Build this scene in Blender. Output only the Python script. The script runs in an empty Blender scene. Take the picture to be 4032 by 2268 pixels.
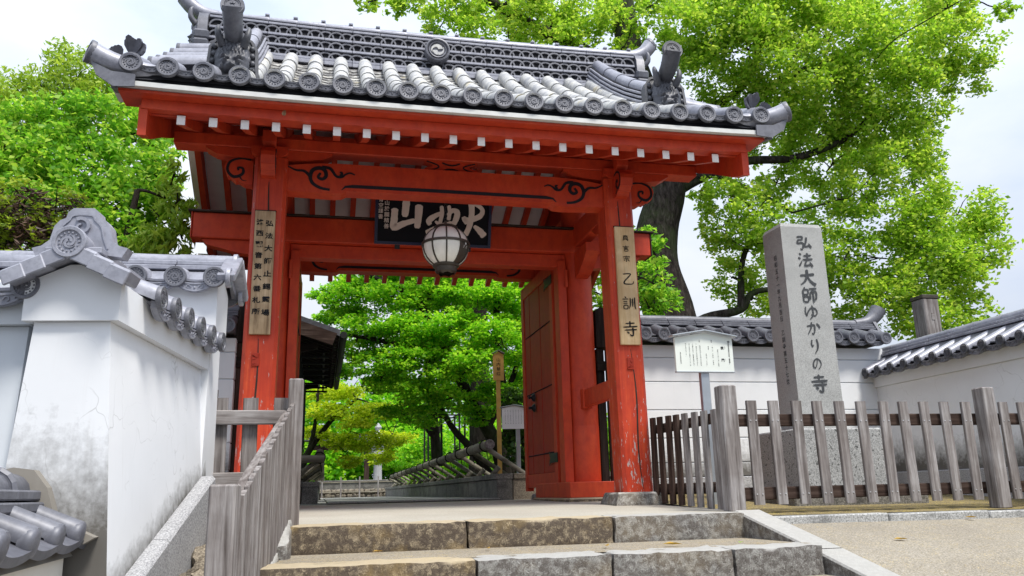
import bpy, bmesh, math, random
import numpy as np
from mathutils import Vector, Matrix, Euler
R = math.radians
random.seed(7)
scene = bpy.context.scene
COL = scene.collection

# ------------------------------------------------------------------ camera
cd = bpy.data.cameras.new('camera')
cd.sensor_width = 36.0
cd.lens = 36.0 * 3235.0 / 4032.0
cd.clip_start = 0.05
cd.clip_end = 3000
cam = bpy.data.objects.new('camera', cd)
COL.objects.link(cam)
yaw, pit, rol = R(13.1), R(13.9), R(1.4)
Fw = Vector((math.sin(yaw) * math.cos(pit), math.cos(yaw) * math.cos(pit), math.sin(pit)))
Rt = Vector((math.cos(yaw), -math.sin(yaw), 0))
Up = Rt.cross(Fw)
R2 = Rt * math.cos(rol) - Up * math.sin(rol)
U2 = Up * math.cos(rol) + Rt * math.sin(rol)
cam.matrix_world = Matrix(((R2.x, U2.x, -Fw.x, 0), (R2.y, U2.y, -Fw.y, 0), (R2.z, U2.z, -Fw.z, 0.165), (0, 0, 0, 1)))
scene.camera = cam

# ------------------------------------------------------------------ sky, sun, exposure
SUN_EL, SUN_AZ = R(60), R(150)          # azimuth clockwise from +Y: the sun stands behind the camera to its right
world = bpy.data.worlds.new('World')
scene.world = world
world.use_nodes = True
wn, wl = world.node_tree.nodes, world.node_tree.links
wn.clear()
w_out = wn.new('ShaderNodeOutputWorld')
w_sky = wn.new('ShaderNodeTexSky')
w_sky.sky_type = 'NISHITA'
w_sky.sun_disc = False
w_sky.sun_elevation = SUN_EL
w_sky.sun_rotation = SUN_AZ
w_bg1 = wn.new('ShaderNodeBackground'); w_bg1.inputs['Strength'].default_value = 0.12
w_bg2 = wn.new('ShaderNodeBackground'); w_bg2.inputs['Strength'].default_value = 0.49
w_tc = wn.new('ShaderNodeTexCoord')
w_mp = wn.new('ShaderNodeMapping'); w_mp.inputs['Scale'].default_value = (1.0, 1.0, 2.4)
w_no = wn.new('ShaderNodeTexNoise'); w_no.inputs['Scale'].default_value = 1.7; w_no.inputs['Detail'].default_value = 7; w_no.inputs['Roughness'].default_value = 0.55
w_cr = wn.new('ShaderNodeValToRGB')
w_cr.color_ramp.elements[0].position = 0.33; w_cr.color_ramp.elements[0].color = (0.54, 0.66, 0.90, 1)
w_cr.color_ramp.elements[1].position = 0.70; w_cr.color_ramp.elements[1].color = (0.90, 0.94, 1.0, 1)
w_mr = wn.new('ShaderNodeMapRange'); w_mr.inputs['From Min'].default_value = 0.30; w_mr.inputs['From Max'].default_value = 0.50
w_mr.inputs['To Min'].default_value = 0.72; w_mr.inputs['To Max'].default_value = 1.0
w_mx = wn.new('ShaderNodeMixShader')
wl.new(w_tc.outputs['Generated'], w_mp.inputs['Vector']); wl.new(w_mp.outputs['Vector'], w_no.inputs['Vector'])
wl.new(w_no.outputs['Fac'], w_cr.inputs['Fac']); wl.new(w_no.outputs['Fac'], w_mr.inputs['Value'])
wl.new(w_sky.outputs['Color'], w_bg1.inputs['Color']); wl.new(w_cr.outputs['Color'], w_bg2.inputs['Color'])
# overcast luminance: the cloud layer is brighter overhead than at the horizon
w_sx = wn.new('ShaderNodeSeparateXYZ'); wl.new(w_tc.outputs['Generated'], w_sx.inputs[0])
w_ov = wn.new('ShaderNodeMapRange'); w_ov.inputs['From Min'].default_value = 0.0; w_ov.inputs['From Max'].default_value = 1.0; w_ov.inputs['To Min'].default_value = 0.36; w_ov.inputs['To Max'].default_value = 0.82
wl.new(w_sx.outputs['Z'], w_ov.inputs['Value']); wl.new(w_ov.outputs['Result'], w_bg2.inputs['Strength'])
wl.new(w_mr.outputs['Result'], w_mx.inputs['Fac']); wl.new(w_bg1.outputs[0], w_mx.inputs[1]); wl.new(w_bg2.outputs[0], w_mx.inputs[2])
wl.new(w_mx.outputs[0], w_out.inputs['Surface'])

sl = bpy.data.lights.new('sun', 'SUN')
sl.energy = 2.1
sl.angle = R(14)
sl.color = (1.0, 0.96, 0.89)
so = bpy.data.objects.new('sun', sl)
COL.objects.link(so)
sdir = Vector((math.sin(SUN_AZ) * math.cos(SUN_EL), math.cos(SUN_AZ) * math.cos(SUN_EL), math.sin(SUN_EL)))
so.rotation_euler = sdir.to_track_quat('Z', 'Y').to_euler()
so.location = sdir * 60

scene.view_settings.view_transform = 'Standard'
scene.view_settings.look = 'None'
scene.view_settings.exposure = 1.15
scene.view_settings.gamma = 1.0
scene.view_settings.use_curve_mapping = False
scene.render.engine = 'CYCLES'
scene.cycles.max_bounces = 8
scene.cycles.diffuse_bounces = 5
scene.cycles.transparent_max_bounces = 8

# ------------------------------------------------------------------ materials
MATS = {}
def nm(name):
    m = bpy.data.materials.new(name); m.use_nodes = True
    nt = m.node_tree; b = nt.nodes['Principled BSDF']
    MATS[name] = m
    return m, nt, b
def nd(nt, t, **kw):
    n = nt.nodes.new(t)
    for k, v in kw.items():
        if k in n.inputs.keys(): n.inputs[k].default_value = v
        else: setattr(n, k, v)
    return n
def coords(nt, scale=(1, 1, 1), kind='Object', jitter=True):
    tc = nd(nt, 'ShaderNodeTexCoord'); mp = nd(nt, 'ShaderNodeMapping'); mp.inputs['Scale'].default_value = scale
    if jitter:                                   # alike pieces share a mesh: shift the pattern by a random number per object
        oi = nd(nt, 'ShaderNodeObjectInfo'); ml = nd(nt, 'ShaderNodeMath', operation='MULTIPLY'); ml.inputs[1].default_value = 37.0
        cb = nd(nt, 'ShaderNodeCombineXYZ'); ad = nd(nt, 'ShaderNodeVectorMath', operation='ADD')
        nt.links.new(oi.outputs['Random'], ml.inputs[0])
        for k in range(3): nt.links.new(ml.outputs[0], cb.inputs[k])
        nt.links.new(tc.outputs[kind], ad.inputs[0]); nt.links.new(cb.outputs[0], ad.inputs[1])
        nt.links.new(ad.outputs[0], mp.inputs['Vector'])
    else:
        nt.links.new(tc.outputs[kind], mp.inputs['Vector'])
    return mp.outputs['Vector']
def noise(nt, vec, scale, detail=4, rough=0.55, dist=0.0):
    n = nd(nt, 'ShaderNodeTexNoise'); n.inputs['Scale'].default_value = scale; n.inputs['Detail'].default_value = detail
    n.inputs['Roughness'].default_value = rough; n.inputs['Distortion'].default_value = dist
    nt.links.new(vec, n.inputs['Vector']); return n.outputs['Fac']
def ramp(nt, fac, stops):
    r = nd(nt, 'ShaderNodeValToRGB'); el = r.color_ramp.elements
    while len(el) < len(stops): el.new(0.5)
    for e, (p, c) in zip(el, stops):
        e.position = p; e.color = (c[0], c[1], c[2], 1) if not isinstance(c, (int, float)) else (c, c, c, 1)
    nt.links.new(fac, r.inputs['Fac']); return r.outputs['Color']
def mix(nt, fac, a, b, mode='MIX'):
    m = nd(nt, 'ShaderNodeMix', data_type='RGBA', blend_type=mode)
    for sock, val in ((m.inputs[0], fac), (m.inputs[6], a), (m.inputs[7], b)):
        if hasattr(val, 'links') or hasattr(val, 'is_linked'): nt.links.new(val, sock)
        elif isinstance(val, (int, float)): sock.default_value = val
        else: sock.default_value = (val[0], val[1], val[2], 1)
    return m.outputs[2]
def math_(nt, op, a, b=0.5, clamp=False):
    m = nd(nt, 'ShaderNodeMath', operation=op, use_clamp=clamp)
    for i, val in enumerate((a, b)):
        if hasattr(val, 'is_linked'): nt.links.new(val, m.inputs[i])
        else: m.inputs[i].default_value = val
    return m.outputs[0]
def bump(nt, b, h, strength=0.3, dist=0.01):
    bp = nd(nt, 'ShaderNodeBump'); bp.inputs['Strength'].default_value = strength; bp.inputs['Distance'].default_value = dist
    nt.links.new(h, bp.inputs['Height']); nt.links.new(bp.outputs['Normal'], b.inputs['Normal'])
def setc(nt, b, col):
    if hasattr(col, 'is_linked'): nt.links.new(col, b.inputs['Base Color'])
    else: b.inputs['Base Color'].default_value = (col[0], col[1], col[2], 1)
def posz(nt, kind='world'):
    g = nd(nt, 'ShaderNodeNewGeometry'); s = nd(nt, 'ShaderNodeSeparateXYZ'); nt.links.new(g.outputs['Position'], s.inputs[0]); return s.outputs['Z'], g.outputs['Position']

def m_plain(name, col, rough=0.6, spec=0.4, metal=0.0, var=0.12, scale=9):
    m, nt, b = nm(name)
    v = coords(nt); f = noise(nt, v, scale, 5)
    lo = [c * (1 - var) for c in col]; hi = [min(1, c * (1 + var)) for c in col]
    setc(nt, b, ramp(nt, f, [(0.3, lo), (0.7, hi)]))
    b.inputs['Roughness'].default_value = rough; b.inputs['Specular IOR Level'].default_value = spec; b.inputs['Metallic'].default_value = metal
    bump(nt, b, f, 0.08, 0.004)
    return m

def m_red(name, worn):
    m, nt, b = nm(name)
    v = coords(nt, (1, 1, 0.5), 'Object'); f = noise(nt, v, 4, 8, 0.68)
    base = ramp(nt, f, [(0.25, (0.44, 0.038, 0.015)), (0.5, (0.56, 0.055, 0.018)), (0.78, (0.66, 0.090, 0.026))])
    # grain and flaked paint showing grey wood
    v2 = coords(nt, (5, 5, 3.2), 'Object'); g = noise(nt, v2, 3.0, 6, 0.62)
    base = mix(nt, ramp(nt, g, [(0.33, 0.4), (0.55, 0.0)]), base, (0.34, 0.028, 0.013))
    if worn:
        vg = coords(nt, (40, 40, 1.5), 'Object'); gg = noise(nt, vg, 1.2, 5, 0.6)
        base = mix(nt, ramp(nt, gg, [(0.40, 0.45), (0.56, 0.0)]), base, (0.40, 0.030, 0.014)); base = mix(nt, ramp(nt, gg, [(0.60, 0.0), (0.74, 0.5)]), base, (0.72, 0.15, 0.05))
        z, pos = posz(nt)
        low = nd(nt, 'ShaderNodeMapRange'); low.inputs['From Min'].default_value = 0.1; low.inputs['From Max'].default_value = 1.35
        low.inputs['To Min'].default_value = 0.075; low.inputs['To Max'].default_value = -0.02
        nt.links.new(z, low.inputs['Value'])
        v3 = coords(nt, (34, 34, 6.5), 'Object'); h = noise(nt, v3, 1.5, 5, 0.66)
        s = math_(nt, 'ADD', h, low.outputs[0])
        base = mix(nt, ramp(nt, s, [(0.645, 0.0), (0.665, 1.0)]), base, (0.42, 0.36, 0.34))
    setc(nt, b, base)
    b.inputs['Roughness'].default_value = 0.5; b.inputs['Specular IOR Level'].default_value = 0.35
    bump(nt, b, g, 0.14, 0.004)
    return m
m_red('vermilion', False); m_red('vermilion_worn', True)
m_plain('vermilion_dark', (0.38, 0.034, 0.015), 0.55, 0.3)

def m_tile(name, lo, mid, hi, lichen=0.0, rough=0.42):
    m, nt, b = nm(name)
    v = coords(nt); f = noise(nt, v, 7, 6, 0.62); f2 = noise(nt, v, 38, 3, 0.6)
    c = ramp(nt, f, [(0.28, lo), (0.5, mid), (0.74, hi)])
    oi = nd(nt, 'ShaderNodeObjectInfo')
    c = mix(nt, ramp(nt, oi.outputs['Random'], [(0.0, 0.0), (1.0, 0.55)]), c, mix(nt, 1.0, c, (0.72, 0.72, 0.74), 'MULTIPLY'))
    c = mix(nt, ramp(nt, f2, [(0.35, 0.3), (0.55, 0.0)]), c, [q * 0.55 for q in lo])
    if lichen:
        f3 = noise(nt, v, 11, 7, 0.7, 0.6)
        c = mix(nt, ramp(nt, f3, [(0.50 - lichen * 0.1, 0.0), (0.60, 0.85)]), c, (0.58, 0.57, 0.53))
        f4 = noise(nt, v, 5.5, 5, 0.6)
        c = mix(nt, ramp(nt, f4, [(0.60, 0.0), (0.68, 0.45)]), c, (0.42, 0.33, 0.13))
        f5 = noise(nt, v, 19, 6, 0.7)
        c = mix(nt, ramp(nt, f5, [(0.62, 0.0), (0.68, 0.7)]), c, (0.10, 0.10, 0.10))
    setc(nt, b, c)
    b.inputs['Roughness'].default_value = rough; b.inputs['Specular IOR Level'].default_value = 0.5; b.inputs['Metallic'].default_value = 0.12
    bump(nt, b, f2, 0.12, 0.004)
    return m
m_tile('tile_silver', (0.24, 0.245, 0.285), (0.33, 0.335, 0.385), (0.42, 0.425, 0.475))
m_tile('tile_old', (0.28, 0.285, 0.30), (0.40, 0.405, 0.42), (0.50, 0.50, 0.51), lichen=1.0, rough=0.7)
m_plain('tile_gap_shade', (0.018, 0.018, 0.022), 0.7, 0.2)  # near-black that paints shade into the eave gap and ridge recesses
m_tile('tile_dark', (0.052, 0.054, 0.062), (0.085, 0.087, 0.10), (0.14, 0.14, 0.16), rough=0.5)
m_tile('tile_mid', (0.10, 0.102, 0.12), (0.15, 0.152, 0.175), (0.21, 0.212, 0.24), rough=0.48)
m_tile('tile_pan', (0.085, 0.083, 0.085), (0.135, 0.13, 0.13), (0.22, 0.21, 0.19), lichen=0.3, rough=0.7)

def m_plaster(name, stain=0.0, z0=0.25, z1=0.6, tint=(0.78, 0.79, 0.805), ky=0.0):
    m, nt, b = nm(name)
    z, pos = posz(nt)
    if ky:
        sp = nd(nt, 'ShaderNodeSeparateXYZ'); nt.links.new(pos, sp.inputs[0]); z = math_(nt, 'SUBTRACT', z, math_(nt, 'MULTIPLY', sp.outputs['Y'], ky))
    f = noise(nt, pos, 2.3, 6, 0.6); f2 = noise(nt, pos, 26, 5, 0.65)
    c = ramp(nt, f, [(0.3, [t * 0.93 for t in tint]), (0.7, tint)])
    mp = nd(nt, 'ShaderNodeMapping'); mp.inputs['Scale'].default_value = (22, 22, 1.2); nt.links.new(pos, mp.inputs['Vector'])
    st = noise(nt, mp.outputs[0], 1.0, 4, 0.6)
    c = mix(nt, ramp(nt, st, [(0.60, 0.0), (0.8, 0.16)]), c, (0.45, 0.43, 0.38))
    if stain:
        vo = nd(nt, 'ShaderNodeTexVoronoi', feature='DISTANCE_TO_EDGE'); vo.inputs['Scale'].default_value = 3.2
        wp = nd(nt, 'ShaderNodeVectorMath', operation='ADD'); nn_ = nd(nt, 'ShaderNodeTexNoise'); nn_.inputs['Scale'].default_value = 5.0; nt.links.new(pos, nn_.inputs['Vector'])
        ms = nd(nt, 'ShaderNodeVectorMath', operation='SCALE'); ms.inputs['Scale'].default_value = 0.35; nt.links.new(nn_.outputs['Color'], ms.inputs[0]); nt.links.new(pos, wp.inputs[0]); nt.links.new(ms.outputs[0], wp.inputs[1]); nt.links.new(wp.outputs[0], vo.inputs['Vector'])
        ck = math_(nt, 'MULTIPLY', ramp(nt, vo.outputs['Distance'], [(0.0, 1.0), (0.012, 0.0)]), ramp(nt, f, [(0.50, 0.0), (0.62, 0.5)]))
        c = mix(nt, ck, c, (0.30, 0.29, 0.28))
        lo = nd(nt, 'ShaderNodeMapRange'); lo.inputs['From Min'].default_value = z0; lo.inputs['From Max'].default_value = z1
        lo.inputs['To Min'].default_value = 0.52 * stain; lo.inputs['To Max'].default_value = -0.16; nt.links.new(z, lo.inputs['Value'])
        big = noise(nt, pos, 1.6, 3, 0.5)
        s = math_(nt, 'ADD', math_(nt, 'ADD', math_(nt, 'MULTIPLY', f2, 0.40), math_(nt, 'MULTIPLY', big, 0.50)), lo.outputs[0])
        s = math_(nt, 'ADD', s, math_(nt, 'MULTIPLY', st, 0.16))
        c = mix(nt, ramp(nt, s, [(0.54, 0.0), (0.74, 0.45), (0.95, 0.93)]), c, (0.085, 0.076, 0.062))
    setc(nt, b, c)
    b.inputs['Roughness'].default_value = 0.85; b.inputs['Specular IOR Level'].default_value = 0.2
    bump(nt, b, f2, 0.07, 0.004)
    return m
m_plaster('plaster'); m_plaster('plaster_stained', 1.0, 0.22, 0.75); m_plaster('plaster_stained_low', 1.0, -0.25, 0.55)
m_plaster('plaster_pier', 1.5, -0.40, 0.60); m_plaster('plaster_side', 0.85, -1.47, -1.29, ky=0.356)
m_plaster('plaster_cream', 0.0, tint=(0.78, 0.74, 0.66)); m_plaster('plaster_shade_joint', 0.0, tint=(0.60, 0.63, 0.66)); m_plaster('plaster_mortar', 0.0, tint=(0.25, 0.23, 0.20))
m_plain('edge_white', (0.62, 0.62, 0.60), 0.7, 0.2, var=0.1)
m_plain('white_paint', (0.87, 0.87, 0.85), 0.6, 0.3, var=0.05)
m_plain('soffit_white', (0.70, 0.70, 0.72), 0.7, 0.2, var=0.08, scale=4)
m_plain('black_paint', (0.012, 0.013, 0.018), 0.5, 0.3)
m_plain('ink', (0.02, 0.02, 0.022), 0.8, 0.1)
m_plain('carved_grey', (0.065, 0.068, 0.072), 0.85, 0.1)
m_plain('faded_ink', (0.05, 0.05, 0.05), 0.8, 0.1)
m_plain('plaque_black', (0.006, 0.006, 0.010), 0.6, 0.15)
m_plain('plaque_frame', (0.010, 0.012, 0.05), 0.3, 0.5)
m_plain('plaque_letter', (0.72, 0.62, 0.57), 0.6, 0.2, var=0.06)
m_plain('bronze', (0.075, 0.062, 0.048), 0.45, 0.5, 0.5, 0.3)
m_plain('iron', (0.02, 0.021, 0.024), 0.45, 0.4, 0.4)
m_plain('iron_frame', (0.012, 0.013, 0.013), 0.6, 0.3)
m_plain('zinc', (0.42, 0.45, 0.48), 0.35, 0.5, 0.6, 0.08)
m_plain('sign_board', (0.72, 0.75, 0.69), 0.4, 0.4, var=0.03)
m_plain('steel_nail', (0.55, 0.55, 0.56), 0.35, 0.5, 0.6)
m_plain('sign_yellow', (0.62, 0.36, 0.09), 0.6, 0.3, var=0.15)
m_plain('red_block', (0.55, 0.06, 0.02), 0.5, 0.3)
m_plain('glass_white', (0.86, 0.84, 0.77), 0.25, 0.5, var=0.07, scale=14)
m_plain('rope', (0.02, 0.018, 0.015), 0.9, 0.1)
m_plain('dark_wood', (0.035, 0.022, 0.016), 0.6, 0.3, var=0.4, scale=14)

def m_wood(name, axis, lo, mid, hi, scl=1.0):
    m, nt, b = nm(name)
    s = [30 * scl] * 3; s[axis] = 1.7 * scl
    v = coords(nt, s); f = noise(nt, v, 1.2, 7, 0.65, 0.35)
    v2 = coords(nt); g = noise(nt, v2, 3.5, 4, 0.6)
    c = ramp(nt, f, [(0.30, lo), (0.5, mid), (0.70, hi)])
    c = mix(nt, ramp(nt, g, [(0.42, 0.55), (0.62, 0.0)]), c, mix(nt, 1.0, c, (0.55, 0.50, 0.47), 'MULTIPLY'))
    oi = nd(nt, 'ShaderNodeObjectInfo')
    c = mix(nt, ramp(nt, oi.outputs['Random'], [(0.0, 0.0), (1.0, 0.45)]), c, mix(nt, 1.0, c, (0.66, 0.62, 0.60), 'MULTIPLY'))
    setc(nt, b, c)
    b.inputs['Roughness'].default_value = 0.85; b.inputs['Specular IOR Level'].default_value = 0.2
    bump(nt, b, f, 0.5, 0.006)
    return m
for i, ax in enumerate('xyz'):
    m_wood('wood_grey_' + ax, i, (0.105, 0.090, 0.084), (0.27, 0.25, 0.243), (0.46, 0.445, 0.44))
    m_wood('wood_brown_' + ax, i, (0.025, 0.014, 0.010), (0.058, 0.036, 0.028), (0.12, 0.085, 0.07))
    m_wood('wood_dark_' + ax, i, (0.012, 0.009, 0.008), (0.026, 0.019, 0.016), (0.06, 0.046, 0.04))
m_wood('wood_tan', 2, (0.60, 0.40, 0.19), (0.80, 0.58, 0.32), (0.86, 0.68, 0.42), 0.8)
m_wood('wood_tan_old', 2, (0.22, 0.15, 0.09), (0.55, 0.40, 0.24), (0.74, 0.57, 0.37), 1.0)
m_wood('bamboo_old', 0, (0.12, 0.11, 0.08), (0.25, 0.23, 0.18), (0.36, 0.33, 0.27), 0.4)
m_wood('bamboo_dark', 2, (0.055, 0.055, 0.036), (0.13, 0.125, 0.08), (0.24, 0.22, 0.16), 0.4)

def m_granite(name, a, bb, c3, spk=160, mott=3.0, dirt=0.4):
    m, nt, b = nm(name)
    v = coords(nt); f = noise(nt, v, spk, 2, 0.7); g = noise(nt, v, mott, 6, 0.65); h = noise(nt, v, 21, 5, 0.7)
    c = ramp(nt, f, [(0.36, a), (0.5, bb), (0.66, c3)])
    c = mix(nt, ramp(nt, g, [(0.46, 0.0), (0.68, dirt)]), c, [q * 0.35 for q in a])
    c = mix(nt, ramp(nt, h, [(0.60, 0.0), (0.70, dirt * 0.7)]), c, [q * 0.3 for q in a])
    setc(nt, b, c); b.inputs['Roughness'].default_value = 0.8; b.inputs['Specular IOR Level'].default_value = 0.3
    bump(nt, b, f, 0.35, 0.004)
    return m
m_granite('granite', (0.22, 0.22, 0.23), (0.37, 0.37, 0.38), (0.52, 0.52, 0.53), 120, 2.5, 0.12)
m_granite('granite_pillar', (0.27, 0.27, 0.26), (0.37, 0.37, 0.355), (0.47, 0.47, 0.455), 170, 2.6, 0.22)
def m_pitted(name):
    m = m_granite(name, (0.20, 0.20, 0.195), (0.34, 0.34, 0.335), (0.50, 0.50, 0.49), 110, 2.2, 0.2); nt = m.node_tree; b = nt.nodes['Principled BSDF']
    src = b.inputs['Base Color'].links[0].from_socket; p = noise(nt, coords(nt), 42, 2, 0.5)
    setc(nt, b, mix(nt, ramp(nt, p, [(0.645, 0.0), (0.665, 0.85)]), src, (0.06, 0.06, 0.058)))
m_pitted('granite_pitted')
m_granite('granite_weathered', (0.20, 0.20, 0.19), (0.36, 0.36, 0.35), (0.54, 0.54, 0.53), 90, 3.5, 0.6)
m_granite('granite_dark', (0.09, 0.085, 0.075), (0.17, 0.16, 0.145), (0.28, 0.265, 0.24), 90, 4, 0.7)
m_granite('garden_stone', (0.12, 0.10, 0.075), (0.22, 0.185, 0.14), (0.34, 0.29, 0.22), 80, 2.0, 0.7)

def m_step(name, warm):
    m, nt, b = nm(name)
    v = coords(nt); f = noise(nt, v, 60, 6, 0.85); g = noise(nt, v, 30, 8, 0.8, 0.3); h = noise(nt, v, 2.2, 5, 0.65)
    hi = (0.60, 0.50, 0.34) if warm else (0.52, 0.51, 0.48)
    lo = (0.115, 0.085, 0.06) if warm else (0.13, 0.125, 0.115)
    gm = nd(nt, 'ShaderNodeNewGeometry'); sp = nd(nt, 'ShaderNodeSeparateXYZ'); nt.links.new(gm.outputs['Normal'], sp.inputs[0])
    c = ramp(nt, f, [(0.33, lo), (0.50, [0.5 * (p + q) for p, q in zip(lo, hi)]), (0.66, hi)])
    c = mix(nt, ramp(nt, g, [(0.40, 0.0), (0.51, 0.84)] if warm else [(0.43, 0.0), (0.54, 0.74)]), c, (0.060, 0.044, 0.038))
    c = mix(nt, ramp(nt, h, [(0.5, 0.0), (0.7, 0.5 if warm else 0.15)]), c, (0.55, 0.38, 0.13))
    # upward-facing surfaces mixed towards the pale tone
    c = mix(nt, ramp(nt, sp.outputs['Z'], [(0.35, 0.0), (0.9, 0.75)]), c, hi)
    setc(nt, b, c); b.inputs['Roughness'].default_value = 0.9; b.inputs['Specular IOR Level'].default_value = 0.2
    bump(nt, b, f, 0.8, 0.012)
    return m
m_step('step_warm', True); m_step('step_grey', False)

def m_ground(name, a, bb, c3, spk=60, fleck=None, fl=0.66, rough=0.95, big=None, bumpy=0.35):
    m, nt, b = nm(name)
    z, pos = posz(nt)
    f = noise(nt, pos, spk, 3, 0.7); g = noise(nt, pos, 1.3, 6, 0.6); k = noise(nt, pos, 9, 5, 0.65)
    c = ramp(nt, f, [(0.35, a), (0.5, bb), (0.65, c3)])
    c = mix(nt, ramp(nt, g, [(0.35, 0.5), (0.65, 0.0)]), c, mix(nt, 1.0, c, (0.72, 0.70, 0.68), 'MULTIPLY'))
    if fleck:
        ff = noise(nt, pos, spk * 1.9, 2, 0.6)
        ff = math_(nt, 'ADD', ff, math_(nt, 'MULTIPLY', math_(nt, 'SUBTRACT', k, 0.5), 0.35))
        c = mix(nt, ramp(nt, ff, [(fl, 0.0), (fl + 0.03, 0.9)]), c, fleck)
    setc(nt, b, c); b.inputs['Roughness'].default_value = rough; b.inputs['Specular IOR Level'].default_value = 0.2
    bump(nt, b, f, bumpy, 0.006)
    return m
m_ground('concrete', (0.37, 0.345, 0.29), (0.44, 0.415, 0.355), (0.51, 0.48, 0.42), 90, bumpy=0.1)
m_ground('tread_gravel', (0.15, 0.125, 0.09), (0.29, 0.255, 0.20), (0.44, 0.40, 0.33), 110, (0.60, 0.42, 0.10), 0.64)
m_ground('asphalt_tan', (0.185, 0.165, 0.13), (0.295, 0.265, 0.215), (0.42, 0.385, 0.325), 100, (0.60, 0.45, 0.15), 0.655)
m_ground('bed_soil', (0.10, 0.08, 0.05), (0.19, 0.15, 0.08), (0.30, 0.25, 0.15), 70, (0.58, 0.44, 0.06), 0.60)
m_ground('path_stone', (0.20, 0.20, 0.19), (0.28, 0.28, 0.26), (0.36, 0.35, 0.32), 50, bumpy=0.15)
m_ground('soil', (0.03, 0.026, 0.016), (0.06, 0.05, 0.03), (0.10, 0.09, 0.05), 14)
m_ground('street', (0.06, 0.06, 0.058), (0.085, 0.084, 0.08), (0.12, 0.118, 0.11), 120)

def m_leaf(name, lo, mid, hi, trans=0.45):
    m, nt, b = nm(name)
    g = nd(nt, 'ShaderNodeNewGeometry')
    n2 = noise(nt, g.outputs['Position'], 0.9, 3, 0.6)
    f = math_(nt, 'ADD', math_(nt, 'MULTIPLY', g.outputs['Random Per Island'], 0.6), math_(nt, 'MULTIPLY', n2, 0.45))
    c = ramp(nt, f, [(0.18, lo), (0.5, mid), (0.84, hi)])
    setc(nt, b, c); b.inputs['Roughness'].default_value = 0.5; b.inputs['Specular IOR Level'].default_value = 0.35
    tr = nd(nt, 'ShaderNodeBsdfTranslucent'); nt.links.new(mix(nt, 1.0, c, (1.0, 1.0, 0.7), 'MULTIPLY'), tr.inputs['Color'])
    mx = nd(nt, 'ShaderNodeMixShader'); mx.inputs[0].default_value = trans
    out = nt.nodes['Material Output']
    nt.links.new(b.outputs[0], mx.inputs[1]); nt.links.new(tr.outputs[0], mx.inputs[2]); nt.links.new(mx.outputs[0], out.inputs['Surface'])
    return m
m_leaf('leaf_camphor', (0.22, 0.44, 0.03), (0.40, 0.64, 0.05), (0.70, 0.82, 0.14), 0.62)
m_leaf('leaf_broad', (0.12, 0.36, 0.025), (0.26, 0.56, 0.04), (0.58, 0.78, 0.10), 0.58)
m_leaf('leaf_willow', (0.22, 0.40, 0.03), (0.36, 0.54, 0.05), (0.52, 0.66, 0.09), 0.5)
m_leaf('leaf_maple', (0.11, 0.40, 0.012), (0.26, 0.62, 0.022), (0.56, 0.84, 0.06), 0.62)
m_leaf('leaf_maple_bright', (0.36, 0.54, 0.016), (0.54, 0.68, 0.02), (0.78, 0.84, 0.06), 0.6)
m_leaf('leaf_dark', (0.020, 0.055, 0.010), (0.05, 0.12, 0.015), (0.11, 0.21, 0.03), 0.3)
m_leaf('leaf_hedge', (0.12, 0.22, 0.015), (0.30, 0.44, 0.03), (0.52, 0.62, 0.06), 0.4)
m_leaf('twig_brown', (0.035, 0.02, 0.014), (0.075, 0.045, 0.03), (0.13, 0.075, 0.05), 0.1)
m_leaf('debris_leaf', (0.40, 0.17, 0.04), (0.50, 0.34, 0.06), (0.62, 0.58, 0.05), 0.2)
def m_bark(name, lo, hi, moss):
    m, nt, b = nm(name)
    z, pos = posz(nt)
    mp = nd(nt, 'ShaderNodeMapping'); mp.inputs['Scale'].default_value = (9, 9, 3.0); nt.links.new(pos, mp.inputs['Vector'])
    f = noise(nt, mp.outputs[0], 2.2, 7, 0.7, 0.5); g = noise(nt, pos, 1.4, 5, 0.6)
    c = ramp(nt, f, [(0.36, lo), (0.56, [0.5 * (p + q) for p, q in zip(lo, hi)]), (0.66, hi)])
    c = mix(nt, ramp(nt, g, [(0.46, 0.0), (0.62, moss)]), c, (0.045, 0.075, 0.02))
    setc(nt, b, c); b.inputs['Roughness'].default_value = 0.95; b.inputs['Specular IOR Level'].default_value = 0.1
    bump(nt, b, f, 0.9, 0.03)
    return m
m_bark('bark_camphor', (0.012, 0.009, 0.008), (0.085, 0.07, 0.062), 0.55)
m_bark('bark_dark', (0.018, 0.014, 0.011), (0.06, 0.05, 0.042), 0.3)

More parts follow.
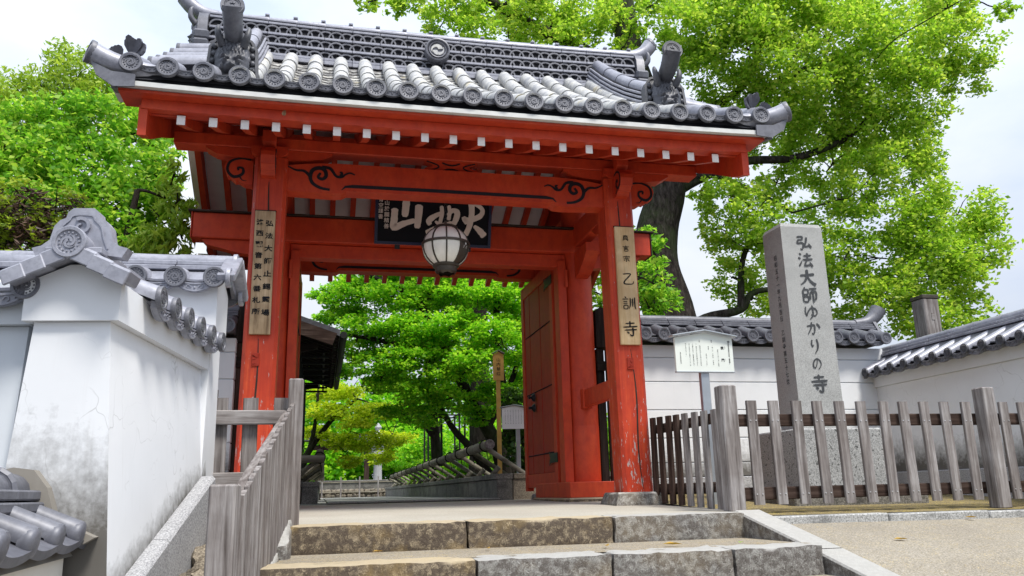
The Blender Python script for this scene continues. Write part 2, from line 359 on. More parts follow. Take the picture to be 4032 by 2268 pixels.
# ------------------------------------------------------------------ mesh helpers
class MB:
    def __init__(s): s.v = []; s.f = []
    def add(s, vs, fs):
        n = len(s.v); s.v += [tuple(p) for p in vs]; s.f += [tuple(i + n for i in q) for q in fs]; return s
    def box(s, c, d, ch=0.0, rot=None):
        cx, cy, cz = c; hx, hy, hz = d[0] / 2, d[1] / 2, d[2] / 2
        if ch <= 0:
            vs = [(x, y, z) for x in (-hx, hx) for y in (-hy, hy) for z in (-hz, hz)]
            fs = [(0, 1, 3, 2), (4, 6, 7, 5), (0, 4, 5, 1), (2, 3, 7, 6), (0, 2, 6, 4), (1, 5, 7, 3)]
        else:
            k = min(ch, hx * .9, hy * .9, hz * .9); vs = []; idx = {}
            for sx in (-1, 1):
                for sy in (-1, 1):
                    for sz in (-1, 1):
                        for a in range(3):
                            p = [sx * (hx - k), sy * (hy - k), sz * (hz - k)]
                            p[a] = (sx * hx, sy * hy, sz * hz)[a]
                            idx[(sx, sy, sz, a)] = len(vs); vs.append(tuple(p))
            fs = []
            for a in range(3):
                b_, c_ = (a + 1) % 3, (a + 2) % 3
                for sg in (-1, 1):
                    q = []
                    for (p1, p2) in ((-1, -1), (1, -1), (1, 1), (-1, 1)):
                        t = [0, 0, 0]; t[a] = sg; t[b_] = p1; t[c_] = p2
                        q.append(idx[(t[0], t[1], t[2], a)])
                    fs.append(tuple(q if sg > 0 else q[::-1]))
                for p1 in (-1, 1):
                    for p2 in (-1, 1):
                        t0 = [0, 0, 0]; t0[b_] = p1; t0[c_] = p2; t0[a] = -1
                        t1 = list(t0); t1[a] = 1
                        q = [idx[(*t0, b_)], idx[(*t1, b_)], idx[(*t1, c_)], idx[(*t0, c_)]]
                        fs.append(tuple(q if p1 * p2 < 0 else q[::-1]))
            for sx in (-1, 1):
                for sy in (-1, 1):
                    for sz in (-1, 1):
                        q = [idx[(sx, sy, sz, a)] for a in range(3)]
                        fs.append(tuple(q if sx * sy * sz > 0 else q[::-1]))
        if rot is not None:
            m = rot if isinstance(rot, Matrix) else Euler(rot).to_matrix()
            vs = [tuple(m @ Vector(p)) for p in vs]
        return s.add([(p[0] + cx, p[1] + cy, p[2] + cz) for p in vs], fs)
    def prism(s, poly, axis, a, b):
        """poly in the two other axes (order x,y,z without axis), extruded a..b"""
        n = len(poly); vs = []
        for t in (a, b):
            for (p, q) in poly:
                c = [p, q]; c.insert(axis, t); vs.append(tuple(c))
        fs = [tuple(range(n - 1, -1, -1)), tuple(range(n, 2 * n))]
        for i in range(n):
            j = (i + 1) % n; fs.append((i, j, n + j, n + i))
        return s.add(vs, fs)
    def tube(s, pts, rad, n=8, caps=True, ref=None):
        pts = [Vector(p) for p in pts]; m = len(pts)
        if isinstance(rad, (int, float)): rad = [rad] * m
        vs = []; fs = []; up = None
        for i, p in enumerate(pts):
            t = (pts[min(i + 1, m - 1)] - pts[max(i - 1, 0)]).normalized()
            if up is None:
                up = Vector(ref) if ref else (Vector((0, 0, 1)) if abs(t.z) < 0.9 else Vector((1, 0, 0)))
            e1 = (up - t * up.dot(t))
            if e1.length < 1e-5: e1 = t.orthogonal()
            e1.normalize(); e2 = t.cross(e1); up = e1
            for k in range(n):
                a = 2 * math.pi * k / n
                vs.append(p + (e1 * math.cos(a) + e2 * math.sin(a)) * rad[i])
        for i in range(m - 1):
            for k in range(n):
                k2 = (k + 1) % n
                fs.append((i * n + k, i * n + k2, (i + 1) * n + k2, (i + 1) * n + k))
        if caps:
            fs.append(tuple(range(n - 1, -1, -1))); fs.append(tuple((m - 1) * n + k for k in range(n)))
        return s.add(vs, fs)
    def lathe(s, prof, n=16, mat=None, a0=0.0, a1=None):
        """profile (r,z) turned about local Z"""
        full = a1 is None; a1 = 2 * math.pi if full else a1; cnt = n if full else n + 1
        vs = []; fs = []; m = len(prof)
        for i in range(cnt):
            a = a0 + (a1 - a0) * i / n
            for (r, z) in prof: vs.append(Vector((r * math.cos(a), r * math.sin(a), z)))
        for i in range(n):
            j = (i + 1) % cnt
            for k in range(m - 1):
                fs.append((i * m + k, j * m + k, j * m + k + 1, i * m + k + 1))
        if mat is not None: vs = [mat @ p for p in vs]
        return s.add(vs, fs)
    def ball(s, c, r, n=6, m=4, sq=(1, 1, 1)):
        vs = []; fs = []
        for i in range(1, m):
            t = math.pi * i / m
            for k in range(n):
                a = 2 * math.pi * k / n
                vs.append((c[0] + r * sq[0] * math.sin(t) * math.cos(a), c[1] + r * sq[1] * math.sin(t) * math.sin(a), c[2] + r * sq[2] * math.cos(t)))
        top = len(vs); vs.append((c[0], c[1], c[2] + r * sq[2])); vs.append((c[0], c[1], c[2] - r * sq[2]))
        for k in range(n):
            k2 = (k + 1) % n
            fs.append((top, k, k2)); fs.append((top + 1, (m - 2) * n + k2, (m - 2) * n + k))
            for i in range(m - 2): fs.append((i * n + k, (i + 1) * n + k, (i + 1) * n + k2, i * n + k2))
        return s.add(vs, fs)
    def ribbon(s, pts, wid, th, fr, lift=0.0):
        """flat brush stroke: 2D points with widths, thickness th; fr maps (u,v,h) to 3D"""
        P = [Vector(p) for p in pts]; n = len(P); L = []; Rr = []
        for i in range(n):
            t = (P[min(i + 1, n - 1)] - P[max(i - 1, 0)])
            t = t.normalized() if t.length > 1e-9 else Vector((1, 0))
            nr = Vector((-t.y, t.x)); L.append(P[i] + nr * wid[i] / 2); Rr.append(P[i] - nr * wid[i] / 2)
        vs = [fr(p.x, p.y, lift + th) for p in L] + [fr(p.x, p.y, lift + th) for p in Rr] + [fr(p.x, p.y, lift) for p in L] + [fr(p.x, p.y, lift) for p in Rr]
        fs = []
        for i in range(n - 1):
            fs.append((i, n + i, n + i + 1, i + 1))
            fs.append((2 * n + i, i, i + 1, 2 * n + i + 1))
            fs.append((n + i, 3 * n + i, 3 * n + i + 1, n + i + 1))
        fs.append((0, 2 * n, 3 * n, n)); fs.append((n - 1, 2 * n - 1, 4 * n - 1, 3 * n - 1))
        return s.add(vs, fs)
    def mesh(s, name, mat, smooth=None):
        me = bpy.data.meshes.new(name); me.from_pydata([tuple(p) for p in s.v], [], s.f)
        if mat:
            for mm in (mat if isinstance(mat, (list, tuple)) else [mat]): me.materials.append(MATS[mm])
        if smooth is not None:
            me.polygons.foreach_set('use_smooth', [True] * len(me.polygons)); me.set_sharp_from_angle(angle=R(smooth))
        me.update(); return me
    def build(s, name, mat, parent=None, loc=(0, 0, 0), rot=(0, 0, 0), smooth=None, world=False):
        return inst(name, s.mesh(name, mat, smooth), parent, loc, rot, world=world)

def inst(name, me, parent=None, loc=(0, 0, 0), rot=(0, 0, 0), scale=None, world=False):
    o = bpy.data.objects.new(name, me); COL.objects.link(o)
    o.location = loc
    if isinstance(rot, Matrix): o.rotation_euler = rot.to_euler()
    else: o.rotation_euler = rot
    if scale is not None: o.scale = scale if not isinstance(scale, (int, float)) else (scale,) * 3
    if parent is not None:
        o.parent = parent
        if world: o.matrix_parent_inverse = PINV[parent.name]
    return o
PINV = {}
def tag(o, label=None, cat=None, group=None, kind=None):
    if label: o['label'] = label
    if cat: o['category'] = cat
    if group: o['group'] = group
    if kind: o['kind'] = kind
    return o
def thing(name, label, cat, loc=(0, 0, 0), rz=0.0, group=None):
    o = bpy.data.objects.new(name, None); COL.objects.link(o)
    o.empty_display_size = 0.1
    o.location = loc; o.rotation_euler = (0, 0, rz)
    PINV[o.name] = (Matrix.Translation(loc) @ Matrix.Rotation(rz, 4, 'Z')).inverted()
    return tag(o, label, cat, group)
def struct(o): o['kind'] = 'structure'; return o
def spline(pts, per=6):
    out = []; P = [np.array(p, float) for p in pts]; n = len(P)
    for i in range(n - 1):
        p0, p1, p2, p3 = P[max(i - 1, 0)], P[i], P[i + 1], P[min(i + 2, n - 1)]
        for k in range(per):
            t = k / per
            out.append(0.5 * ((2 * p1) + (-p0 + p2) * t + (2 * p0 - 5 * p1 + 4 * p2 - p3) * t * t + (-p0 + 3 * p1 - 3 * p2 + p3) * t ** 3))
    out.append(P[-1]); return [tuple(p) for p in out]
CH = {}
def char_data(ch, off=0.0):
    k = (ch, off)
    if k not in CH:
        cu = bpy.data.curves.new('txt', 'FONT'); cu.body = ch; cu.size = 1.0; cu.offset = off; cu.resolution_u = 2
        ob = bpy.data.objects.new('txt', cu); COL.objects.link(ob)
        dg = bpy.context.evaluated_depsgraph_get(); me = bpy.data.meshes.new_from_object(ob.evaluated_get(dg))
        co = np.array([v.co for v in me.vertices]).reshape(-1, 3); fs = [tuple(p.vertices) for p in me.polygons]
        bpy.data.objects.remove(ob); bpy.data.curves.remove(cu); bpy.data.meshes.remove(me)
        if len(co): co[:, 0] -= 0.5; co[:, 1] -= 0.38
        CH[k] = (co, fs)
    return CH[k]
def char_objs(chars, size, pitch, mat, parent, loc, off=0.0, wide=1.0, thick=0.003):
    for i, ch in enumerate(chars):                       # raised wooden characters: one part each
        co, fs = char_data(ch, off)
        if not len(co): continue
        n = len(co); vs = [(p[0] * size * wide, -thick, p[1] * size) for p in co] + [(p[0] * size * wide, 0.0, p[1] * size) for p in co]
        ec = {}
        for f in fs:
            for a, b_ in zip(f, f[1:] + f[:1]): ec[(a, b_)] = 1
        side = [(a, n + a, n + b_, b_) for (a, b_) in ec if (b_, a) not in ec]
        MB().add(vs, list(fs) + side).build('character', mat, parent, (loc[0], loc[1], loc[2] - pitch * (i + 0.5)))
def column_mesh(chars, size, pitch, mat, off=0.0, wide=1.0):
    """vertical line of characters, first one centred at (0, -pitch/2), facing +Z"""
    mb = MB()
    for i, ch in enumerate(chars):
        if ch == '　': continue
        co, fs = char_data(ch, off)
        if len(co): mb.add([(p[0] * size * wide, p[1] * size - pitch * (i + 0.5), 0.0) for p in co], fs)
    return mb.mesh('lettering', mat)

# brush characters: strokes as (points in a 0..100 box, y up; width start, mid, end)
B = {
'大': [([(8, 60), (50, 64), (93, 70)], 8, 9, 12), ([(50, 98), (50, 72), (42, 40), (26, 18), (6, 4)], 13, 11, 3), ([(51, 62), (62, 34), (80, 14), (98, 4)], 5, 10, 15)],
'山': [([(50, 97), (50, 60), (51, 16)], 15, 13, 11), ([(13, 66), (15, 34), (15, 12), (40, 14), (90, 20)], 13, 12, 9), ([(88, 72), (87, 40), (86, 2)], 14, 12, 10)],
'慈': [([(30, 98), (42, 86)], 6, 9, 7), ([(70, 98), (60, 84)], 7, 8, 4), ([(10, 76), (50, 80), (92, 82)], 7, 8, 10), ([(40, 78), (26, 62), (44, 56), (24, 42), (50, 44)], 7, 7, 5), ([(66, 78), (56, 62), (76, 56), (56, 42), (86, 44)], 7, 7, 6), ([(10, 34), (5, 16)], 7, 8, 5), ([(26, 36), (30, 12), (56, 4), (78, 10), (74, 22)], 8, 10, 5), ([(48, 34), (54, 22)], 6, 9, 6), ([(80, 36), (96, 18)], 6, 10, 9)],
'弘': [([(10, 92), (44, 94), (42, 72)], 8, 8, 8), ([(12, 72), (42, 74)], 6, 6, 6), ([(16, 72), (12, 50), (46, 52), (44, 20), (36, 8), (26, 14)], 8, 8, 4), ([(72, 92), (66, 60), (54, 30), (92, 36)], 10, 9, 7), ([(82, 50), (98, 22)], 6, 9, 12)],
'法': [([(14, 94), (26, 84)], 6, 9, 7), ([(6, 66), (20, 56)], 6, 9, 7), ([(8, 8), (18, 24), (28, 44)], 9, 7, 3), ([(40, 78), (90, 82)], 7, 7, 8), ([(64, 98), (65, 54)], 10, 9, 8), ([(32, 52), (97, 57)], 7, 8, 9), ([(62, 52), (44, 14), (84, 20)], 8, 8, 7), ([(76, 36), (94, 6)], 6, 9, 11)],
'師': [([(26, 98), (18, 84)], 7, 7, 4), ([(12, 82), (12, 4)], 8, 8, 7), ([(12, 80), (42, 82), (40, 54), (14, 52)], 7, 7, 6), ([(14, 36), (42, 38), (40, 8), (14, 6)], 7, 7, 6), ([(50, 88), (98, 91)], 7, 7, 9), ([(56, 68), (55, 20)], 7, 7, 6), ([(56, 67), (92, 70), (90, 24), (82, 28)], 7, 8, 4), ([(73, 88), (74, 0)], 8, 8, 6)],
'ゆ': [([(14, 88), (10, 50), (18, 26), (24, 44), (50, 78), (80, 74), (90, 48), (74, 26), (48, 34)], 6, 8, 5), ([(58, 98), (62, 60), (58, 26), (38, 2)], 8, 9, 4)],
'か': [([(8, 68), (40, 74), (60, 76), (60, 40), (50, 12), (38, 20)], 7, 9, 5), ([(42, 98), (36, 56), (10, 10)], 8, 8, 4), ([(76, 88), (90, 74), (98, 56)], 6, 10, 9)],
'り': [([(26, 92), (20, 64), (28, 46), (38, 58)], 9, 8, 4), ([(68, 98), (76, 66), (70, 30), (44, 0)], 8, 11, 4)],
'の': [([(56, 84), (48, 44), (26, 16), (10, 34), (22, 68), (54, 86), (84, 68), (88, 36), (60, 6)], 5, 9, 5)],
'寺': [([(20, 82), (80, 86)], 7, 7, 8), ([(49, 99), (49, 62)], 9, 9, 8), ([(4, 58), (97, 64)], 7, 8, 10), ([(12, 38), (92, 43)], 7, 7, 9), ([(66, 56), (67, 8), (54, 2), (46, 12)], 9, 9, 4), ([(28, 28), (42, 16)], 6, 8, 8)],
'乙': [([(16, 86), (74, 90), (60, 66), (30, 34), (22, 12), (50, 6), (90, 10), (96, 30)], 7, 9, 5)],
'訓': [([(22, 98), (32, 88)], 5, 7, 5), ([(4, 78), (46, 80)], 5, 6, 6), ([(10, 62), (40, 63)], 5, 5, 5), ([(10, 48), (40, 49)], 5, 5, 5), ([(12, 32), (12, 6)], 6, 6, 5), ([(12, 32), (40, 33), (38, 8), (14, 8)], 6, 6, 5), ([(60, 88), (60, 40), (50, 8)], 7, 7, 3), ([(76, 84), (76, 24)], 7, 7, 6), ([(92, 92), (92, 30), (98, 6)], 8, 8, 5)],
'真': [([(18, 88), (84, 90)], 6, 6, 7), ([(50, 99), (50, 78)], 7, 7, 6), ([(24, 76), (24, 30)], 7, 7, 6), ([(24, 76), (78, 77), (77, 30)], 7, 7, 6), ([(26, 62), (76, 62)], 4, 4, 4), ([(26, 46), (76, 46)], 4, 4, 4), ([(4, 28), (96, 30)], 7, 7, 8), ([(34, 26), (10, 4)], 8, 7, 3), ([(64, 26), (90, 4)], 6, 8, 8)],
'言': [([(44, 98), (56, 90)], 6, 8, 6), ([(4, 80), (96, 83)], 7, 7, 8), ([(22, 64), (78, 65)], 6, 6, 6), ([(22, 50), (78, 51)], 6, 6, 6), ([(26, 34), (26, 4)], 8, 8, 7), ([(26, 34), (76, 35), (74, 6), (28, 6)], 7, 7, 6)],
'宗': [([(50, 99), (50, 88)], 8, 8, 8), ([(10, 82), (6, 66)], 7, 8, 5), ([(10, 82), (92, 84), (84, 66)], 7, 7, 4), ([(26, 64), (74, 65)], 6, 6, 7), ([(8, 46), (92, 48)], 7, 7, 8), ([(51, 46), (50, 6), (40, 12)], 8, 8, 4), ([(30, 34), (12, 10)], 7, 7, 3), ([(68, 34), (90, 10)], 5, 8, 9)],
}
B['A'] = [([(48, 99), (46, 78), (43, 45)], 21, 20, 17), ([(12, 66), (11, 40), (11, 18), (40, 28), (76, 38)], 19, 19, 13), ([(86, 78), (85, 50), (82, 18)], 20, 20, 18)]
B['C'] = [([(35, 91), (54, 91), (73, 93)], 8, 9, 9), ([(44, 80), (46, 60), (40, 34)], 10, 11, 10), ([(65, 82), (68, 64), (65, 46)], 9, 10, 10), ([(46, 63), (25, 54), (9, 42), (14, 33)], 10, 15, 12), ([(62, 57), (77, 70), (90, 64), (85, 45), (78, 36)], 8, 16, 13), ([(27, 42), (46, 34), (75, 42)], 7, 9, 7), ([(2, 13), (17, 19), (29, 27)], 14, 15, 9), ([(31, 23), (42, 15), (60, 15)], 9, 12, 10), ([(62, 31), (83, 21), (92, 4)], 10, 17, 19)]
B['E'] = [([(34, 98), (38, 62), (30, 30), (14, 6)], 19, 17, 16), ([(40, 92), (78, 76), (72, 58), (30, 46), (6, 50), (20, 36)], 12, 17, 10), ([(48, 32), (72, 20), (92, 6)], 10, 18, 22)]
def brush(mb, ch, fr, x, y, w, h, th=0.002, fat=1.0, seed=0):
    rnd = random.Random(seed + ord(ch)); lift = 0.0006
    for (pts, a, b_, c_) in B[ch]:
        P = spline([(x + w * px / 100.0, y + h * py / 100.0) for px, py in pts], 5); n = len(P)
        P = [(p[0], p[1]) for p in P]
        # square-ish brush ends: extend a little
        W = []
        for i in range(n):
            t = i / (n - 1)
            k = a + (b_ - a) * min(1, t * 2) if t < .5 else b_ + (c_ - b_) * (t - .5) * 2
            if i == 0: k *= 0.45
            if i == n - 1: k *= 0.6
            W.append(k / 100.0 * (w + h) / 2 * fat * rnd.uniform(0.92, 1.08))
        mb.ribbon(P, W, th, fr, lift); lift += 0.0004
    return mb
# ------------------------------------------------------------------ small lettering (made first, while the scene is empty)
TX = {}
def T(key, s, size, pitch, mat, off=0.0, wide=1.0): TX[key] = column_mesh(s, size, pitch, mat, off, wide)
for ch in '弘法大師止錫靈場洛西觀音第六番札所': char_data(ch, 0.022)
T('sg_a', '長岡京市指定文化財（建造物）', 0.0130, 0.0133, 'ink', 0.02)
T('sg_b', '表', 0.030, 0.03, 'ink', 0.02); T('sg_c', '門', 0.030, 0.03, 'ink', 0.02)
T('sg_r1', 'おもて', 0.008, 0.009, 'ink'); T('sg_r2', 'もん', 0.009, 0.012, 'ink')
for i, (s, p) in enumerate([('昭和六十二年十一月一日指定', 0.0112), ('構造', 0.011), ('一間一戸　四脚門　切妻造', 0.0140), ('本瓦葺', 0.011), ('元禄八年（一六九五）', 0.0110), ('沿革', 0.011), ('大師堂の鬼瓦にも元禄八年の銘があ', 0.0112), ('り、様式上からも元禄の建立であるこ', 0.0112), ('とは確かである。仕様書は惣門と記し', 0.0112), ('金二十両ばかりと見積もっている。南', 0.0112), ('門とも称されている。', 0.0112), ('長岡京市教育委員会', 0.0110)]):
    T('sg_%d' % i, s, 0.0104, p, 'faded_ink', 0.01)
T('pq1', '本山於願精善', 0.052, 0.058, 'plaque_letter', 0.01); T('pq2', '青空謹書', 0.050, 0.056, 'plaque_letter', 0.01)
T('pil', '昭和五十一年九月吉日　乙訓寺第五十七世', 0.052, 0.062, 'carved_grey', 0.01)
T('lan', '納', 0.026, 0.026, 'white_paint', 0.01); T('lan2', '信徒一同家内', 0.015, 0.016, 'white_paint')
T('ys', '山内禁煙', 0.055, 0.065, 'ink', 0.01)
T('ns', '牡丹之寺由緒書弘法大師', 0.014, 0.019, 'faded_ink')
# ------------------------------------------------------------------ roof tile meshes (shared by every roof)
TM = {}
def disc_mesh(mat, beads=14, key=''):
    """round eave tile end, radius 1, facing -Y, with bead ring and three-comma relief"""
    k = ('disc', mat, beads, key)
    if k in TM: return TM[k]
    mb = MB(); m = Matrix.Rotation(R(90), 4, 'X')          # local Z -> -Y
    mb.lathe([(0.0, -0.02), (0.66, -0.02), (0.72, 0.0), (0.76, 0.09), (0.96, 0.10), (1.0, 0.05), (1.0, -0.30), (0.9, -0.34), (0, -0.34)], 28, m)
    fr = lambda u, v, h: (u, -h, v)
    for q in range(beads):
        a = 2 * math.pi * q / beads
        mb.ball((0.585 * math.cos(a), 0.0, 0.585 * math.sin(a)), 0.075, 6, 4)
    for q in range(3):
        a0 = 2 * math.pi * q / 3; P = []; W = []
        for i in range(13):
            t = i / 12.0; a = a0 + t * 3.6; r = 0.12 + 0.31 * t
            P.append((r * math.cos(a), r * math.sin(a))); W.append((0.16 + 0.06 * math.sin(t * 3.1)) * (1 - t) ** 0.8 + 0.02)
        mb.ribbon(P, W, 0.075, fr, -0.022)
    TM[k] = mb.mesh('disc_tile', mat, 40); return TM[k]
def roll_mesh(L, r0, r1, mat, n=9, key=''):
    """half-round cover tile: lower end at y=0, axis +Y"""
    k = ('roll', round(L, 4), r0, r1, mat, key)
    if k in TM: return TM[k]
    mb = MB(); vs = []; a0, a1 = R(-22), R(202)
    for (r, y) in ((r0 - 0.014, 0.0), (r0, 0.0), (r0 * 1.015, L * 0.03), ((r0 + r1) / 2, L * 0.5), (r1, L)):
        for i in range(n + 1):
            a = a0 + (a1 - a0) * i / n; vs.append((r * math.cos(a), y, r * math.sin(a)))
    fs = []; w = n + 1
    for j in range(4):
        for i in range(n): fs.append((j * w + i + 1, j * w + i, (j + 1) * w + i, (j + 1) * w + i + 1))
    mb.add(vs, fs); TM[k] = mb.mesh('cover_tile', mat, 50); return TM[k]
def pan_mesh(Wd, L, sag, th, mat):
    k = ('pan', Wd, L, sag, mat)
    if k in TM: return TM[k]
    mb = MB(); n = 6; vs = []
    for (dz, y) in ((-th, 0.0), (0.0, 0.0), (0.0, L), (-th, L)):
        for i in range(n + 1):
            u = -1 + 2 * i / n; vs.append((u * Wd / 2, y, sag * u * u + dz))
    w = n + 1; fs = []
    for j in (0, 1):
        for i in range(n): fs.append((j * w + i, j * w + i + 1, (j + 1) * w + i + 1, (j + 1) * w + i))
    for i in range(n): fs.append((0 * w + i + 1, 0 * w + i, 3 * w + i, 3 * w + i + 1))
    mb.add(vs, fs); TM[k] = mb.mesh('pan_tile', mat, 40); return TM[k]
def eavepan_mesh(Wd, L, sag, drop, mat):
    """eave pan tile with a hanging crescent face carrying scroll relief, faces -Y"""
    k = ('epan', Wd, L, sag, drop, mat)
    if k in TM: return TM[k]
    mb = MB(); n = 8; top = []; bot = []
    for i in range(n + 1):
        u = -1 + 2 * i / n; top.append((u * Wd / 2, sag * u * u + 0.004)); bot.append((u * Wd / 2, sag * u * u - drop * (1 - 0.45 * u * u)))
    mb.prism(top + bot[::-1], 1, 0.0, 0.03)
    vs = []
    for y in (0.03, L):
        for i in range(n + 1): u = -1 + 2 * i / n; vs.append((u * Wd / 2, y, sag * u * u))
    mb.add(vs, [(i, i + 1, n + 2 + i, n + 1 + i) for i in range(n)])
    fr = lambda u, v, h: (u, -h, v)
    rim = drop * 0.13
    for poly, off in ((top, -rim), (bot, rim)):
        mb.ribbon([(p[0] * 0.93, p[1] + off) for p in poly], [rim * 1.2] * (n + 1), 0.006, fr, -0.001)
    mid = lambda x: sag * (2 * x / Wd) ** 2 - drop * 0.46
    for sg in (-1, 1):
        for (cx, rr) in ((0.17, 0.30), (0.36, 0.26)):
            P = []
            for i in range(11):
                t = i / 10.0; a = t * 5.2; r = drop * rr * (1 - 0.75 * t)
                x = sg * (cx * Wd - r * math.cos(a)); P.append((x, mid(x) + r * math.sin(a)))
            mb.ribbon(P, [drop * 0.10] * 11, 0.006, fr, -0.0005 - 0.0004 * cx)
    mb.ball((0, 0.0, mid(0)), drop * 0.16, 6, 4)
    TM[k] = mb.mesh('eave_tile', mat, 40); return TM[k]
def cbox_mesh(d, ch, mat, name='piece'):
    k = ('cbox', tuple(round(q, 4) for q in d), ch, mat)
    if k in TM: return TM[k]
    TM[k] = MB().box((0, 0, 0), d, ch).mesh(name, mat); return TM[k]

def oni_mesh(mat, W=0.40, H=0.46):
    """ogre ridge-end tile, faces -Y, base centre at the origin"""
    k = ('oni', mat, W, H)
    if k in TM: return TM[k]
    mb = MB(); hw = W / 2
    out = [(-hw * 1.06, 0), (hw * 1.06, 0), (hw * 0.98, H * 0.35), (hw * 0.94, H * 0.72), (hw * 0.70, H * 0.90), (hw * 0.40, H * 0.94), (-hw * 0.40, H * 0.94), (-hw * 0.70, H * 0.90), (-hw * 0.94, H * 0.72), (-hw * 0.98, H * 0.35)]
    mb.prism(out, 1, -0.03, 0.05)
    fr = lambda u, v, h: (u, -0.03 - h, v)
    mb.ribbon([(p[0] * 0.95, p[1] * 0.97 + 0.006) for p in out[1:] + out[:1]], [0.022] * 10, 0.016, fr, -0.001)
    for sg in (-1, 1):
        for q in range(5): mb.ball((sg * hw * (0.80 - 0.02 * q), -0.035, H * (0.13 + 0.15 * q)), 0.026, 8, 5)
    N = 30; fw, f0, f1 = W * 0.33, H * 0.03, H * 0.86
    def hgt(u, v0):
        v = min(v0 * 1.62, 1.2); hair = max(0.0, min(1.0, (v0 - 0.50) / 0.08))
        g = lambda cu, cv, su, sv: math.exp(-((u - cu) / su) ** 2 - ((v - cv) / sv) ** 2)
        a = abs(u); e = max(0, 1 - (u * 0.93) ** 2 - ((v0 - 0.5) / 0.56) ** 2)
        h = 0.085 * math.sqrt(e)
        h += 0.055 * g(0, 0.42, 0.24, 0.12) + 0.03 * math.exp(-((a - 0.24) / 0.11) ** 2 - ((v - 0.37) / 0.07) ** 2)
        h += 0.045 * math.exp(-((a - 0.42) / 0.20) ** 2 - ((v - 0.56 - 0.12 * a) / 0.05) ** 2)                   # eyes
        h += 0.05 * math.exp(-((a - 0.45) / 0.32) ** 2 - ((v - 0.68 - 0.16 * a) / 0.045) ** 2)                    # brows
        h -= 0.045 * math.exp(-((v - 0.20 - 0.10 * a) / 0.05) ** 2 - (u / 0.62) ** 4)                             # mouth
        h += 0.03 * math.exp(-((v - 0.10) / 0.05) ** 2 - (u / 0.55) ** 4)
        h += 0.03 * math.exp(-((a - 0.62) / 0.15) ** 2 - ((v - 0.33) / 0.13) ** 2)                                # cheeks
        h += hair * 0.012 * math.sin(30 * u + 1.6 * math.sin(40 * v0)) * e                                     # combed hair
        return h
    vs = []; fs = []
    for j in range(N + 1):
        for i in range(N + 1):
            u = -1 + 2 * i / N; v = j / N; vs.append((u * fw, -0.035 - hgt(u, v), f0 + (f1 - f0) * v))
    for j in range(N):
        for i in range(N): q = j * (N + 1) + i; fs.append((q, q + 1, q + N + 2, q + N + 1))
    mb.add(vs, fs)
    for sg in (-1, 1):                                        # horns, ears, fangs
        mb.tube(spline([(sg * W * 0.20, -0.08, H * 0.70), (sg * W * 0.27, -0.13, H * 0.82), (sg * W * 0.30, -0.13, H * 0.98), (sg * W * 0.27, -0.11, H * 1.06)], 3), [0.034, 0.033, 0.031, 0.029, 0.026, 0.023, 0.019, 0.014, 0.009, 0.004], 8)
        mb.tube([(sg * W * 0.17, -0.085, H * 0.20), (sg * W * 0.18, -0.12, H * 0.25), (sg * W * 0.17, -0.12, H * 0.31)], [0.014, 0.011, 0.003], 6)
        mb.tube([(sg * W * 0.28, -0.05, H * 0.26), (sg * W * 0.37, -0.09, H * 0.24), (sg * W * 0.43, -0.07, H * 0.30)], [0.022, 0.014, 0.004], 6)
        mb.ball((sg * W * 0.30, -0.06, H * 0.47), 0.03, 8, 5, (0.7, 0.7, 1.3))
    TM[k] = mb.mesh('ogre_tile', mat, 60); return TM[k]

def crest_disc_mesh(mat):
    """round tile end with a three-leaf crest, radius 1, faces -Y"""
    k = ('crest', mat)
    if k in TM: return TM[k]
    mb = MB(); m = Matrix.Rotation(R(90), 4, 'X')
    mb.lathe([(0.0, -0.02), (0.64, -0.02), (0.70, 0.06), (0.97, 0.08), (1.0, 0.03), (1.0, -0.3), (0, -0.3)], 28, m)
    fr = lambda u, v, h: (u, -h, v)
    mb.ribbon([(0.60 * math.cos(a), 0.60 * math.sin(a)) for a in np.linspace(0, 2 * math.pi, 25)], [0.05] * 25, 0.05, fr, -0.02)
    for q in range(3):                                        # heart-shaped leaves with veins
        ang = R(90 + 120 * q); c, s = math.cos(ang), math.sin(ang)
        P = []
        for i in range(20):
            t = 2 * math.pi * i / 20
            hx = 0.16 * (math.sin(t) ** 3) * 1.35; hy = 0.0135 * (13 * math.cos(t) - 5 * math.cos(2 * t) - 2 * math.cos(3 * t) - math.cos(4 * t))
            hy = -hy * 1.05 + 0.31
            P.append((c * hy - s * hx, s * hy + c * hx))
        mb.prism([(p[0], p[1]) for p in P], 1, -0.055, -0.0)
        for w_ in (-0.09, 0.0, 0.09):
            a = (0.20, 0.0); b_ = (0.46, w_)
            f = lambda p: (c * p[0] - s * p[1], s * p[0] + c * p[1])
            mb.ribbon([f(a), f(b_)], [0.02, 0.015], 0.02, fr, 0.053 + 0.001 * (w_ > 0))
    TM[k] = mb.mesh('crest_tile', mat, 40); return TM[k]

